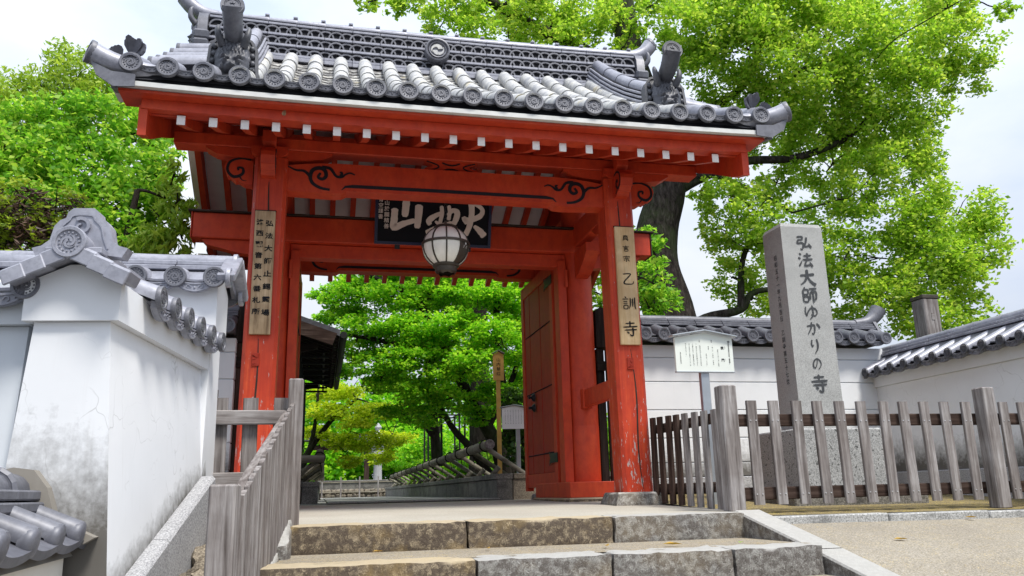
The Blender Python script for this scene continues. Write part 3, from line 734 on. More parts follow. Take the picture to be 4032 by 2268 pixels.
# ------------------------------------------------------------------ a small tiled wall roof in local coordinates (runs along +X from 0 to L)
def wall_roof(root, L, zr, ze, hw, mat, mdark, pitch=0.20, r=0.062, sides=(-1, 1), nosh=3, x0=0.0, cap=0.055, disc='tile_mid', xs=0.0, sp=0.034):
    """ridge line at y=0, z=zr (top of the cap); eaves at y=+-hw, z=ze (centre of the discs)"""
    n = max(1, int(round((L - 2 * r - xs) / pitch))); pit = (L - 2 * r - xs) / n
    zb = zr - cap - nosh * sp - 0.012
    ang = math.atan2(zb - 0.02 - ze, hw - 0.05); sl = math.hypot(hw - 0.05, zb - 0.02 - ze)
    roll = roll_mesh(sl, r, r * 0.94, mat); dsc = disc_mesh(disc); ep = eavepan_mesh(pit * 0.98, sl * 0.5, 0.016, 0.05, mdark)
    pan = pan_mesh(pit * 0.98, sl * 0.36, 0.018, 0.012, mdark)
    for sd in sides:
        rz = 0 if sd < 0 else math.pi
        for i in range(n + 1):
            x = x0 + xs + r + i * pit
            o = inst('cover_tile', roll, root, (x, sd * hw, ze), Euler((ang, 0, rz), 'XYZ').to_matrix())
            inst('disc_tile', dsc, root, (x, sd * (hw + 0.012), ze), (0, 0, rz), r * 1.10)
            if i < n:
                xm = x + pit / 2
                inst('eave_tile', ep, root, (xm, sd * (hw - 0.01), ze - r * 0.62), Euler((ang * 0.25, 0, rz), 'XYZ').to_matrix())
                for q in range(3):
                    t = 0.16 + 0.27 * q
                    inst('pan_tile', pan, root, (xm, sd * (hw - (hw - 0.05) * t), ze - r * 0.5 + (zb - 0.02 - ze) * t + 0.012), Euler((ang * 0.8, 0, rz), 'XYZ').to_matrix())
    # mortar core under the tiles
    MB().prism([(-hw + 0.06, ze - 0.045), (hw - 0.06, ze - 0.045), (0.10, zb), (-0.10, zb)], 0, x0 + 0.09, x0 + L - 0.015).build('mortar_core', mdark, root)
    seg = max(1, int(round(L / 0.32))); sg = L / seg
    for k in range(nosh):
        w = 0.25 - 0.045 * k if nosh > 2 else 0.22 - 0.05 * k
        me = cbox_mesh((sg - 0.004, w, sp * 0.78), 0.004, mat, 'ridge_slab')
        for i in range(seg): inst('ridge_slab', me, root, (x0 + sg * (i + 0.5), 0, zr - cap - sp * (nosh - k) + sp * 0.36))
    rc = roll_mesh(sg * 1.02, cap, cap * 0.95, mat, 9, 'cap')
    for i in range(seg): inst('ridge_cap', rc, root, (x0 + sg * (i + 1), 0, zr - cap), (0, 0, R(90)))
# ------------------------------------------------------------------ the gate
XC, YM, YF, YB = 1.06, 8.18, 6.90, 9.46      # centre line, main pillars, front and rear posts
PX = (-0.505, 2.625)
gate = thing('temple_gate', 'vermilion four-legged temple gate with silver grey tiled roof at the top of the steps', 'gate', (XC, YM, 0))
def G(mb, name, mat, parent=None, smooth=None):
    p = parent or gate
    if p is gate: return mb.build(name, mat, gate, smooth=smooth, world=True)
    o = mb.build(name, mat, p, smooth=smooth); o.matrix_parent_inverse = Matrix.Identity(4); return o
def GI(name, me, loc, rot=(0, 0, 0), scale=None): return inst(name, me, gate, loc, rot, scale, world=True)

# --- posts
def square_post(x, y, mat):
    mb = MB(); w, c = 0.135, 0.028
    ring = [(-w + c, -w), (w - c, -w), (w, -w + c), (w, w - c), (w - c, w), (-w + c, w), (-w, w - c), (-w, -w + c)]
    lean = 0.018 if x < XC else -0.018
    vs = []; fs = []; H = 13
    for i in range(H):
        z = 0.13 + (2.96 - 0.13) * i / (H - 1)
        for (a, b_) in ring: vs.append((x + lean * (z / 3 - 0.5) * 2 + a, y + b_, z))
    for i in range(H - 1):
        for k in range(8): fs.append((i * 8 + k, i * 8 + (k + 1) % 8, (i + 1) * 8 + (k + 1) % 8, (i + 1) * 8 + k))
    fs += [tuple(range(7, -1, -1)), tuple((H - 1) * 8 + k for k in range(8))]
    mb.add(vs, fs); p = G(mb, 'post', mat)
    # drying crack down the face
    pts = [(x + 0.012 + lean * (z / 1.5 - 1) + 0.016 * math.sin(z * 5.1 + x) + 0.03 * max(0, 1.2 - z), z) for z in np.linspace(0.16, 1.36, 15)] if x > XC else [(x - 0.012 + lean * (z / 1.5 - 1) + 0.006 * math.sin(z * 7), z) for z in np.linspace(0.45, 1.40, 12)]
    if y < YM:
        cr = MB(); n = len(pts); cr.ribbon(pts, [0.004 + 0.011 * math.sin(math.pi * i / (n - 1)) for i in range(n)], 0.0012, lambda u, v, h: (u, y - w - h, v), 0.0005)
        G(cr, 'crack', 'dark_wood'); cr = MB()
        pt2 = [(x - 0.008 + lean + 0.004 * math.sin(z * 11), z) for z in np.linspace(2.47, 2.74, 6)]
        cr.ribbon(pt2, [0.012, 0.013, 0.011, 0.012, 0.009, 0.006], 0.0012, lambda u, v, h: (u, y - w - h, v), 0.0005)
        G(cr, 'crack', 'dark_wood')
        pl = MB().box((x - (0.0 if x > XC else 0.028), y - w - 0.006, 1.23), (0.060, 0.012, 0.105), 0.004)
        for q in range(7):
            rr = random.Random(q + int(x * 10)); pl.box((x - (0.0 if x > XC else 0.028) + rr.uniform(-.02, .02), y - w - 0.014, 1.20 + rr.uniform(-.01, .07)), (0.022, 0.006, 0.008), 0.002, (0, rr.uniform(-1, 1), 0))
        G(pl, 'carved_plug', 'vermilion_dark')
    return p
for x in PX:
    square_post(x, YF, 'vermilion_worn'); square_post(x, YB, 'vermilion')
# --- base stones
def base_stone(x, y, zt, w):
    mb = MB(); b0, b1 = w * 0.5 + 0.035, w * 0.5
    N = 6; rnd = random.Random(int(x * 100 + y * 7))
    rings = [(b0 + 0.02, zt - 0.16), (b0, zt - 0.09), (b1 + 0.015, zt - 0.015), (b1, zt)]
    vs = []
    for (h, z) in rings:
        for side in range(4):
            for k in range(N):
                t = -1 + 2 * k / N; p = [(t * h, -h), (h, t * h), (-t * h, h), (-h, -t * h)][side]
                j = 0.008; vs.append((x + p[0] + rnd.uniform(-j, j), y + p[1] + rnd.uniform(-j, j), z + rnd.uniform(-j, j) * (z < zt - 0.1)))
    n = 4 * N; fs = []
    for i in range(3):
        for k in range(n): fs.append((i * n + k, i * n + (k + 1) % n, (i + 1) * n + (k + 1) % n, (i + 1) * n + k))
    fs.append(tuple(3 * n + k for k in range(n)))
    mb.add(vs, fs); return G(mb, 'base_stone', 'step_grey')
for x in PX: base_stone(x, YF, 0.135, 0.36); base_stone(x, YB, 0.135, 0.36)
# --- ground beams and round main pillars with jambs
for sg, x in ((-1, PX[0]), (1, PX[1])):
    xi = x - sg * 0.27; xo = x + sg * 0.30
    G(MB().box(((xi + xo) / 2, 8.52, 0.165), (abs(xo - xi), 1.34, 0.15), 0.006), 'ground_beam', 'vermilion')
    G(MB().box(((xi + xo) / 2, 8.52, 0.06), (abs(xo - xi) + 0.06, 1.42, 0.06), 0.015), 'sill_stone', 'step_warm')
    mb = MB(); mb.lathe([(0.0, 0.24), (0.155, 0.24), (0.155, 1.0), (0.155, 1.002), (0.152, 2.0), (0.150, 3.1), (0, 3.1)], 28, Matrix.Translation((x, YM, 0)))
    G(mb, 'main_pillar', 'vermilion', smooth=40)
    G(MB().lathe([(0.1565, 0.245), (0.1575, 0.25), (0.1575, 0.79), (0.1565, 0.795)], 28, Matrix.Translation((x, YM, 0))), 'pillar_sleeve', 'vermilion', smooth=40)
    G(MB().box((x - sg * 0.195, YM - 0.005, 1.39), (0.09, 0.17, 2.30), 0.004), 'door_jamb', 'vermilion')
    G(MB().box((x - sg * 0.155, YM - 0.105, 2.34), (0.030, 0.03, 0.19), 0.005), 'jamb_wedge', 'vermilion')
# --- doors, opened inward: two leaves, each with boards, rails, nails and straps
def door(x, sg):
    xf = x - sg * 0.185
    y0, y1, z0, z1 = 8.42, 9.86, 0.20, 2.64
    nB = 5; bw = (y1 - y0 - 0.24) / nB; fm = MB()
    fm.box((xf, y0 + 0.06, (z0 + z1) / 2), (0.075, 0.12, z1 - z0), 0.006); fm.box((xf, y1 - 0.06, (z0 + z1) / 2 - 0.02), (0.075, 0.12, z1 - z0 + 0.04), 0.006)
    for zc, hh in ((z0 + 0.075, 0.15), (z1 - 0.075, 0.15)): fm.box((xf, (y0 + y1) / 2, zc), (0.068, y1 - y0 - 0.236, hh), 0.005)
    D_ = G(fm, 'door', 'vermilion')
    for i in range(nB):
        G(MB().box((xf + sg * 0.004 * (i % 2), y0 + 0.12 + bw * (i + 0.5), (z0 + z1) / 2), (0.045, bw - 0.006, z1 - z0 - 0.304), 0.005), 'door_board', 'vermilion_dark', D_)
    for zc in (0.56, 1.28, 1.98):
        G(MB().box((xf + sg * 0.032, (y0 + y1) / 2, zc), (0.03, y1 - y0 - 0.25, 0.07), 0.004), 'door_batten', 'vermilion_dark', D_)
        nb = MB()
        for q in range(26): nb.ball((xf - sg * 0.025, y0 + 0.16 + q * 0.044, zc), 0.009, 6, 4)
        G(nb, 'nail_row', 'iron', D_)['kind'] = 'stuff'
    for zc in (0.50, 2.42):
        st = MB(); st.prism([(y0 - 0.02, zc - 0.05), (y0 + 0.26, zc - 0.05), (y0 + 0.30, zc - 0.075), (y0 + 0.285, zc - 0.02), (y0 + 0.25, zc), (y0 + 0.285, zc + 0.02), (y0 + 0.30, zc + 0.075), (y0 + 0.26, zc + 0.05), (y0 - 0.02, zc + 0.05)], 0, xf - sg * 0.046, xf - sg * 0.0395)
        G(st, 'hinge_strap', 'iron', D_)
    for zc in (1.10, 1.22):
        kb = MB(); m = Matrix.Translation((xf - sg * 0.038, y1 - 0.55, zc)) @ Matrix.Rotation(-sg * R(90), 4, 'Y')
        kb.lathe([(0, 0.075), (0.016, 0.07), (0.02, 0.055), (0.012, 0.04), (0.03, 0.03), (0.045, 0.012), (0.05, 0.0)], 12, m); G(kb, 'door_boss', 'iron', D_, smooth=40)
door(PX[1], 1); door(PX[0], -1)
# --- lintels on the main line
G(MB().box((1.075, 8.14, 2.745), (4.72, 0.20, 0.255), 0.008), 'main_lintel', 'vermilion')
G(MB().box((1.075, 8.14, 2.883), (4.80, 0.26, 0.018), 0.003), 'lintel_cap', 'dark_wood')
for xe in (-1.292, 3.442): G(MB().box((xe, 8.14, 2.745), (0.012, 0.215, 0.262), 0.003), 'lintel_end_plate', 'dark_wood' if xe > 0 else 'vermilion')
G(MB().box((XC, 8.20, 2.545), (2.84, 0.16, 0.135), 0.006), 'door_head', 'vermilion')
for sg, x in ((-1, PX[0]), (1, PX[1])):                                # bracket under the lintel ends
    e = -1.20 if sg < 0 else 3.33
    G(MB().prism([(x + sg * 0.15, 2.612), (e, 2.612), (e - sg * 0.05, 2.56), (x + sg * 0.36, 2.49), (x + sg * 0.15, 2.46)], 1, 8.08, 8.20), 'lintel_bracket', 'vermilion')
    # tie beams from the front post to the pillar and to the rear post, high and low
    for (ya, yb) in ((YF + 0.136, YM - 0.10), (YM + 0.10, YB - 0.136)):
        G(MB().box((x, (ya + yb) / 2, 2.80), (0.13, yb - ya, 0.24), 0.006), 'tie_beam', 'vermilion')
        G(MB().prism([((ya if ya < YM else yb), 2.678), ((ya + (yb - ya) * 0.42 if ya < YM else yb - (yb - ya) * 0.42), 2.678), ((ya + (yb - ya) * 0.30 if ya < YM else yb - (yb - ya) * 0.30), 2.60), ((ya if ya < YM else yb), 2.54)], 0, x - 0.055, x + 0.055), 'corbel', 'vermilion')
    G(MB().prism([(8.03, 2.61), (7.62, 2.61), (7.62, 2.52), (7.72, 2.44), (7.90, 2.35), (8.03, 2.33)], 0, x - 0.07, x + 0.07), 'pillar_corbel', 'vermilion')
    G(MB().box((x - sg * 0.02, (YF + YM) / 2, 1.06), (0.075, YM - YF - 0.28, 0.17), 0.005), 'side_rail', 'vermilion')
    G(MB().box((x - sg * 0.02, YM - 0.20, 1.06), (0.10, 0.10, 0.20), 0.005), 'rail_wedge', 'vermilion')
# --- rainbow beams front and rear with carved scrolls
def scroll(mb, fr, x, z, s, k=1.0, lift=0.0006, th=0.004):
    """whirl with two tendrils; s=+1 opens to the right"""
    sp = [(0.02, 0.02), (0.0, -0.018), (0.035, -0.034), (0.066, -0.005), (0.055, 0.045), (0.01, 0.066), (-0.045, 0.045), (-0.066, -0.015), (-0.045, -0.075), (0.02, -0.115), (0.10, -0.128)]
    P = spline(sp, 4); n = len(P)
    mb.ribbon([(x + s * p[0] * k, z + p[1] * k) for p in P], [0.027 * k * (0.75 + 0.5 * math.sin(math.pi * i / (n - 1))) for i in range(n)], th, fr, lift)
    for pts in ([(-0.07, -0.01), (-0.12, 0.03), (-0.19, 0.035), (-0.26, 0.07)], [(0.03, 0.075), (0.10, 0.065), (0.15, 0.0), (0.20, -0.006), (0.23, 0.02), (0.27, 0.035), (0.31, 0.02)], [(0.19, 0.0), (0.20, 0.032), (0.18, 0.036)]):
        Q = spline(pts, 4); m = len(Q)
        mb.ribbon([(x + s * p[0] * k, z + p[1] * k) for p in Q], [0.026 * k * (1.0 - 0.75 * i / (m - 1)) + 0.003 for i in range(m)], th, fr, lift + 0.0005)
def rainbow(y, zoff, carve):
    xl, xr = PX[0] + 0.135, PX[1] - 0.135; t0 = 2.915 + zoff; zoff = zoff + 0.058
    poly = [(xl, 2.635 + zoff), (xl + 0.40, 2.625 + zoff), (xl + 0.47, 2.632 + zoff), (xl + 0.51, 2.655 + zoff), (xr - 0.51, 2.655 + zoff), (xr - 0.47, 2.632 + zoff), (xr - 0.40, 2.625 + zoff), (xr, 2.635 + zoff)]
    top = [(xr - (xr - xl) * u, t0 + 0.045 * min(1, (0.5 - abs(u - 0.5)) / 0.13) ** 0.7) for u in np.linspace(0, 1, 21)]
    bm = G(MB().prism(poly + top, 1, y - 0.085, y + 0.085), 'rainbow_beam', 'vermilion')
    mb = MB(); fr = lambda u, v, h: (u, y - 0.085 - h, v)
    scroll(mb, fr, xl + 0.27, 2.785 + zoff, 1, 1.0); scroll(mb, fr, xr - 0.27, 2.785 + zoff, -1, 1.0)
    z = 2.695 + zoff; L = [(xl + 0.47, z - 0.035), (xl + 0.50, z - 0.004), (xl + 0.56, z + 0.004), (XC, z + 0.006), (xr - 0.56, z + 0.004), (xr - 0.50, z - 0.004), (xr - 0.47, z - 0.035)]
    mb.ribbon(L, [0.006, 0.018, 0.030, 0.032, 0.030, 0.018, 0.006], 0.003, fr, 0.0006)
    G(mb, 'carved_scroll', 'black_paint')
rainbow(YF, 0.0, True); rainbow(YB, -0.02, True)
# --- carved beam noses (outward and forward)
def nose_poly(L, H):
    return [(0, -H * 0.5), (L * 0.30, -H * 0.46), (L * 0.50, -H * 0.34), (L * 0.60, -H * 0.36), (L * 0.80, -H * 0.20), (L * 0.88, -H * 0.20), (L * 0.99, 0.02), (L * 0.96, H * 0.24), (L * 0.80, H * 0.42), (L * 0.55, H * 0.49), (L * 0.30, H * 0.45), (0, H * 0.36)]
def nose_marks(mb, fr, L, H):
    P = spline([(0.02, H * 0.40), (L * 0.45, H * 0.44), (L * 0.80, H * 0.30), (L * 0.88, 0.0), (L * 0.70, -H * 0.22), (L * 0.48, -H * 0.20), (L * 0.34, -H * 0.08), (L * 0.36, H * 0.08), (L * 0.52, H * 0.10), (L * 0.50, 0.0)], 4); n = len(P)
    mb.ribbon(P, [0.027 - 0.012 * abs(2 * i / n - 1) for i in range(n)], 0.003, fr, 0.0006)
    mb.ribbon(spline([(L * 0.46, -H * 0.20), (L * 0.36, -H * 0.34), (L * 0.20, -H * 0.36)], 3), [0.014, 0.012, 0.01, 0.008, 0.006, 0.005, 0.003], 0.003, fr, 0.0012)
for sg, x in ((-1, PX[0]), (1, PX[1])):
    for y in (YF, YB):
        L, H, zc = 0.235, 0.25, 2.855; x0 = x + sg * 0.134
        mb = MB(); mb.prism([(x0 + sg * p, zc + q) for p, q in nose_poly(L, H)], 1, y - 0.055, y + 0.055); o = G(mb, 'beam_nose', 'vermilion')
        mb = MB(); nose_marks(mb, lambda u, v, h: (x0 + sg * u, y - 0.055 - h, zc + v), L, H); G(mb, 'nose_scroll', 'black_paint')
    L, H, zc = 0.19, 0.24, 2.885; y0 = YF - 0.134
    mb = MB(); mb.prism([(y0 - p, zc + q) for p, q in nose_poly(L, H)], 0, x - 0.058, x + 0.058); G(mb, 'beam_nose', 'vermilion')
    for f in (-1, 1):
        mb = MB(); nose_marks(mb, lambda u, v, h: (x + f * (0.058 + h), y0 - u, zc + v), L, H); G(mb, 'nose_scroll', 'black_paint')
    # bearing block, bracket arm, cross piece
    for y, s2 in ((YF, -1), (YB, 1)):
        G(MB().prism([(x - 0.10, 2.962), (x + 0.10, 2.962), (x + 0.15, 3.0), (x + 0.15, 3.055), (x - 0.15, 3.055), (x - 0.15, 3.0)], 1, y - 0.15, y + 0.15), 'bearing_block', 'vermilion')
        arm = [(x - 0.52, 3.057), (x - 0.52, 3.04), (x - 0.44, 2.995), (x - 0.30, 2.975), (x - 0.152, 2.967), (x + 0.152, 2.967), (x + 0.30, 2.975), (x + 0.44, 2.995), (x + 0.52, 3.04), (x + 0.52, 3.057)]
        G(MB().prism(arm, 1, y - 0.07, y + 0.07), 'bracket_arm', 'vermilion')
        G(MB().prism([(y + s2 * 0.12, 3.16), (y + s2 * 0.24, 3.16), (y + s2 * 0.24, 3.06), (y + s2 * 0.19, 3.02), (y + s2 * 0.151, 3.0)], 0, x - 0.055, x + 0.055), 'bracket_tongue', 'vermilion')
# --- frog-leg strut over the rainbow beam
for y in (YF,):
    mb = MB(); P = [(-0.26, 0), (-0.23, 0.035), (-0.16, 0.05), (-0.20, 0.075), (-0.24, 0.10), (0.24, 0.10), (0.20, 0.075), (0.16, 0.05), (0.23, 0.035), (0.26, 0)]
    mb.prism([(XC + p, 2.958 + q * 1.02) for p, q in P], 1, y - 0.045, y + 0.045); G(mb, 'frog_leg_strut', 'vermilion')
    mb = MB(); fr = lambda u, v, h: (XC + u, y - 0.045 - h, 2.958 + v)
    for s in (-1, 1):
        Q = spline([(s * 0.22, 0.095), (s * 0.15, 0.075), (s * 0.11, 0.05), (s * 0.15, 0.025), (s * 0.22, 0.01)], 4); mb.ribbon(Q, [0.012] * len(Q), 0.003, fr, 0.0005)
    for zz, a in ((0.088, -1), (0.010, 1)):
        Q = spline([(-0.08, zz), (-0.03, zz + a * 0.018), (0.03, zz + a * 0.018), (0.08, zz)], 4); mb.ribbon(Q, [0.014] * len(Q), 0.003, fr, 0.0005)
    G(mb, 'strut_scroll', 'black_paint')
# --- purlins
for y in (YF, YB): G(MB().box((1.075, y, 3.112), (4.72, 0.17, 0.105), 0.006), 'purlin', 'vermilion')
G(MB().box((1.075, YM, 3.70), (4.72, 0.16, 0.16), 0.006), 'ridge_purlin', 'vermilion')
for x in PX: G(MB().box((x, YM, 3.36), (0.16, 0.16, 0.52), 0.006), 'king_post', 'vermilion')
# --- rafters
def zr(d): return 2.845 + 0.36 * d + 0.045 * d * d                     # underside of the rafters, d from the rafter end
def slope_pts(d0, d1, n): return [d0 + (d1 - d0) * i / n for i in range(n + 1)]
def rafter_mesh():
    mb = MB(); ds = slope_pts(0, 2.18, 6); h = 0.082
    lo = [(6.0 + d - YM, zr(d) + (0.012 if d == 0 else 0)) for d in ds]; hi = [(6.0 + d - YM, zr(d) + h) for d in ds]
    mb.prism(lo + hi[::-1], 0, -0.029, 0.029); return mb.mesh('rafter', 'vermilion')
rme = rafter_mesh()
wcap = MB().box((0, 0, 0), (0.0595, 0.006, 0.074), 0.002).mesh('white_end', 'white_paint')
for i in range(20):
    x = -1.09 + i * 0.2263
    for rz in (0, math.pi):
        o = GI('rafter', rme, (x, YM, 0 if rz == 0 else -0.05), (0, 0, rz))
        e = inst('white_end', wcap, o, (0, 6.0 - YM - 0.0025, zr(0) + 0.046))
# --- soffit boards (white), one per course
for sd in (-1, 1):
    nb = 9; d0, d1 = 0.02, 2.16
    for k in range(nb):
        a = d0 + (d1 - d0) * k / nb; b_ = d0 + (d1 - d0) * (k + 1) / nb - 0.006
        ya, yb = YM + sd * (2.18 - a), YM + sd * (2.18 - b_); za, zb_ = zr(a) + 0.083, zr(b_) + 0.083 + 0.004
        mb = MB(); x0, x1 = -1.30, 3.43
        vs = [(x0, ya, za), (x1, ya, za), (x1, yb, zb_), (x0, yb, zb_), (x0, ya, za + 0.02), (x1, ya, za + 0.02), (x1, yb, zb_ + 0.02), (x0, yb, zb_ + 0.02)]
        fs = [(0, 3, 2, 1), (4, 5, 6, 7), (0, 1, 5, 4), (2, 3, 7, 6), (1, 2, 6, 5), (0, 4, 7, 3)]
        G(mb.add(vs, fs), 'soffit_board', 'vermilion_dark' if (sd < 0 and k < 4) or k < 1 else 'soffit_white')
# --- eave fascia, boards and white edge strips on both eaves
for sd in (-1, 1):
    f = lambda y: YM + sd * (YM - y)
    def bar(name, y0, y1, z0, z1, x0, x1, mat, bow=0.0):
        mb = MB(); n = 14; vs = []; fs = []
        for i in range(n + 1):
            t = -1 + 2 * i / n; x = x0 + (x1 - x0) * i / n; dz = bow * t ** 4
            for (yy, zz) in ((y0, z0), (y1, z0), (y1, z1), (y0, z1)): vs.append((x, f(yy), zz + dz))
        for i in range(n):
            for k in range(4): fs.append((i * 4 + k, i * 4 + (k + 1) % 4, (i + 1) * 4 + (k + 1) % 4, (i + 1) * 4 + k))
        fs += [(3, 2, 1, 0), (n * 4, n * 4 + 1, n * 4 + 2, n * 4 + 3)]
        if sd > 0: fs = [q[::-1] for q in fs]
        return G(mb.add(vs, fs), name, mat)
    bar('fascia', 5.945, 6.07, 2.928, 3.002, -1.36, 3.48, 'vermilion', 0.015)
    bar('eave_board', 5.845, 6.10, 3.005, 3.026, -1.50, 3.60, 'vermilion', 0.015)
    bar('white_edge', 5.80, 6.10, 3.029, 3.066, -1.55, 3.64, 'edge_white', 0.02)
    bar('eave_shade_strip', 5.885, 6.12, 3.069, 3.150, -1.44, 3.56, 'black_paint', 0.02)  # shadow band below the eave tiles, painted as a black strip
# --- barge boards following the curve of the gable, with white edge
for x0, sg in ((-1.375, -1), (3.435, 1)):
    for sd in (-1, 1):
        ds = slope_pts(-0.045, 2.18, 12); lo = []; hi = []
        for d in ds:
            w = 0.20 + 0.05 * max(0, 1 - d / 0.5); y = YM + sd * (2.18 - d)
            z = zr(max(d, 0)) + 0.125; lo.append((y, z - w - (0.0 if d > 0 else -0.02))); hi.append((y, z))
        o = G(MB().prism(lo + hi[::-1], 0, x0, x0 + 0.06), 'barge_board', 'vermilion')
        lo2 = [(p[0], p[1] + 0.003) for p in hi[3:]]; hi2 = [(p[0], p[1] + 0.04) for p in hi[3:]]
        G(MB().prism(lo2 + hi2[::-1], 0, x0 + (-0.10 if sg < 0 else 0.0), x0 + (0.06 if sg < 0 else 0.16)), 'white_verge', 'white_paint')
# --- gable walls
for x in PX:
    P = [(YF, 3.17)] + [(YM + s * (2.18 - d), zr(d) + 0.07) for s, dd in ((-1, (1.0, 1.4, 1.8, 2.1)), (1, (2.1, 1.8, 1.4, 1.0))) for d in dd] + [(YB, 3.17)]
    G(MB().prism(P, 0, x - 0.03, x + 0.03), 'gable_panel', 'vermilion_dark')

# ------------------------------------------------------------------ gate roof
def zt(d, x=XC):
    t = (x - XC) / 2.5
    return 3.115 + 0.44 * d + 0.094 * d * d + 0.045 * t ** 4 * max(0, 1 - d / 1.5)
def ang(d): return math.atan(0.44 + 0.188 * d)
PIT = 0.2489; rows = [-1.42 + PIT * i for i in range(21)]
nT = 6; dk = [0.0, 0.36, 0.74, 1.10, 1.46, 1.80, 2.13]
disc_old = disc_mesh('tile_mid', 14, 'old'); 
def put_roll(x, d0, d1, sd, mat, r=0.072):
    L = math.hypot(d1 - d0, zt(d1) - zt(d0)) + 0.03
    me = roll_mesh(round(L, 2), r + 0.004, r - 0.003, mat)
    GI('cover_tile', me, (x + random.uniform(-.004, .004), YM + sd * (2.38 - d0), zt(d0, x) + 0.055 + random.uniform(0, .005)), Euler((ang((d0 + d1) / 2) - 0.012, 0, 0 if sd < 0 else math.pi), 'XYZ').to_matrix())
cnt_pan = 0
pan_me = pan_mesh(0.235, 0.19, 0.034, 0.014, 'tile_pan'); epan = eavepan_mesh(0.236, 0.25, 0.028, 0.044, 'tile_mid'); epan_new = epan
for sd in (-1, 1):
    rz = 0 if sd < 0 else math.pi
    for i, x in enumerate(rows):
        inner = 3 <= i <= 17
        if inner:
            if sd < 0:
                for k in range(nT): put_roll(x, dk[k], dk[k + 1], sd, 'tile_old')
            else:
                for k in (0, 2, 4): put_roll(x, dk[k], dk[k + 2], sd, 'tile_old')
        elif i in (2, 18):
            for k in (0, 2, 4): put_roll(x, dk[k], dk[k + 2], sd, 'tile_silver')
        else:
            put_roll(x, 0.0, 0.36, sd, 'tile_silver', 0.070)
        if sd < 0 or i in (0, 1, 2, 18, 19, 20):
            GI('disc_tile', disc_old, (x, YM + sd * 2.395, zt(0, x) + 0.062), (R(-4) if sd < 0 else R(4), random.uniform(-1, 1), rz), 0.078)
        if i < 20:
            xm = x + PIT / 2
            if sd < 0: GI('eave_tile', epan, (xm, YM + sd * 2.365, zt(0, xm) + 0.060), (R(8), 0, rz))
            if 2 <= i <= 17 and sd < 0:
                if i in (2, 17): cs = (0.05, 1.0)
                k = 0; d = 0.12
                while d < 2.08:
                    GI('pan_tile', pan_me, (xm, YM + sd * (2.38 - d), zt(d, xm) + 0.004), Euler((ang(d + 0.08) - 0.06, 0, rz), 'XYZ').to_matrix())
                    d += 0.118; cnt_pan += 1
# roof bed under the tiles (clay), keeps daylight out; its black paints the eave shade
for sd in (-1, 1):
    ds = slope_pts(0.06, 2.38, 10)
    mb = MB(); vs = []; fs = []
    for d in ds:
        for (x, dz) in ((-1.46, -0.02), (3.58, -0.02), (3.58, -0.05), (-1.46, -0.05)): vs.append((x, YM + sd * (2.38 - d), zt(d, x) + dz))
    for i in range(len(ds) - 1):
        for k in range(4): fs.append((i * 4 + k, i * 4 + (k + 1) % 4, (i + 1) * 4 + (k + 1) % 4, (i + 1) * 4 + k))
    fs.append((0, 1, 2, 3))
    G(mb.add(vs, fs), 'roof', 'tile_gap_shade')
# verge rolls pointing outward, both gables, both slopes
for sg in (-1, 1):
    for sd in (-1, 1):
        d = 0.80
        while d < 2.05:
            L = 0.44
            me = roll_mesh(L, 0.074, 0.068, 'tile_silver', 9, 'verge')
            xo = -1.46 if sg < 0 else 3.58
            GI('verge_tile', me, (xo, YM + sd * (2.38 - d), zt(d) + 0.10), Euler((R(7), 0, R(-90) if sg < 0 else R(90)), 'XYZ').to_matrix())
            GI('disc_tile', disc_old, (xo - 0.012 * -sg, YM + sd * (2.38 - d), zt(d) + 0.10), (0, 0, R(-90) if sg < 0 else R(90)), 0.078)
            ed = cbox_mesh((0.03, 0.245, 0.10), 0.008, 'tile_dark', 'verge_face')
            GI('verge_face', ed, (xo + sg * 0.006 - sg * 0.02, YM + sd * (2.38 - d - 0.115), zt(d + 0.115) - 0.005), Euler((-sd * ang(d), 0, 0), 'XYZ').to_matrix())
            d += 0.27
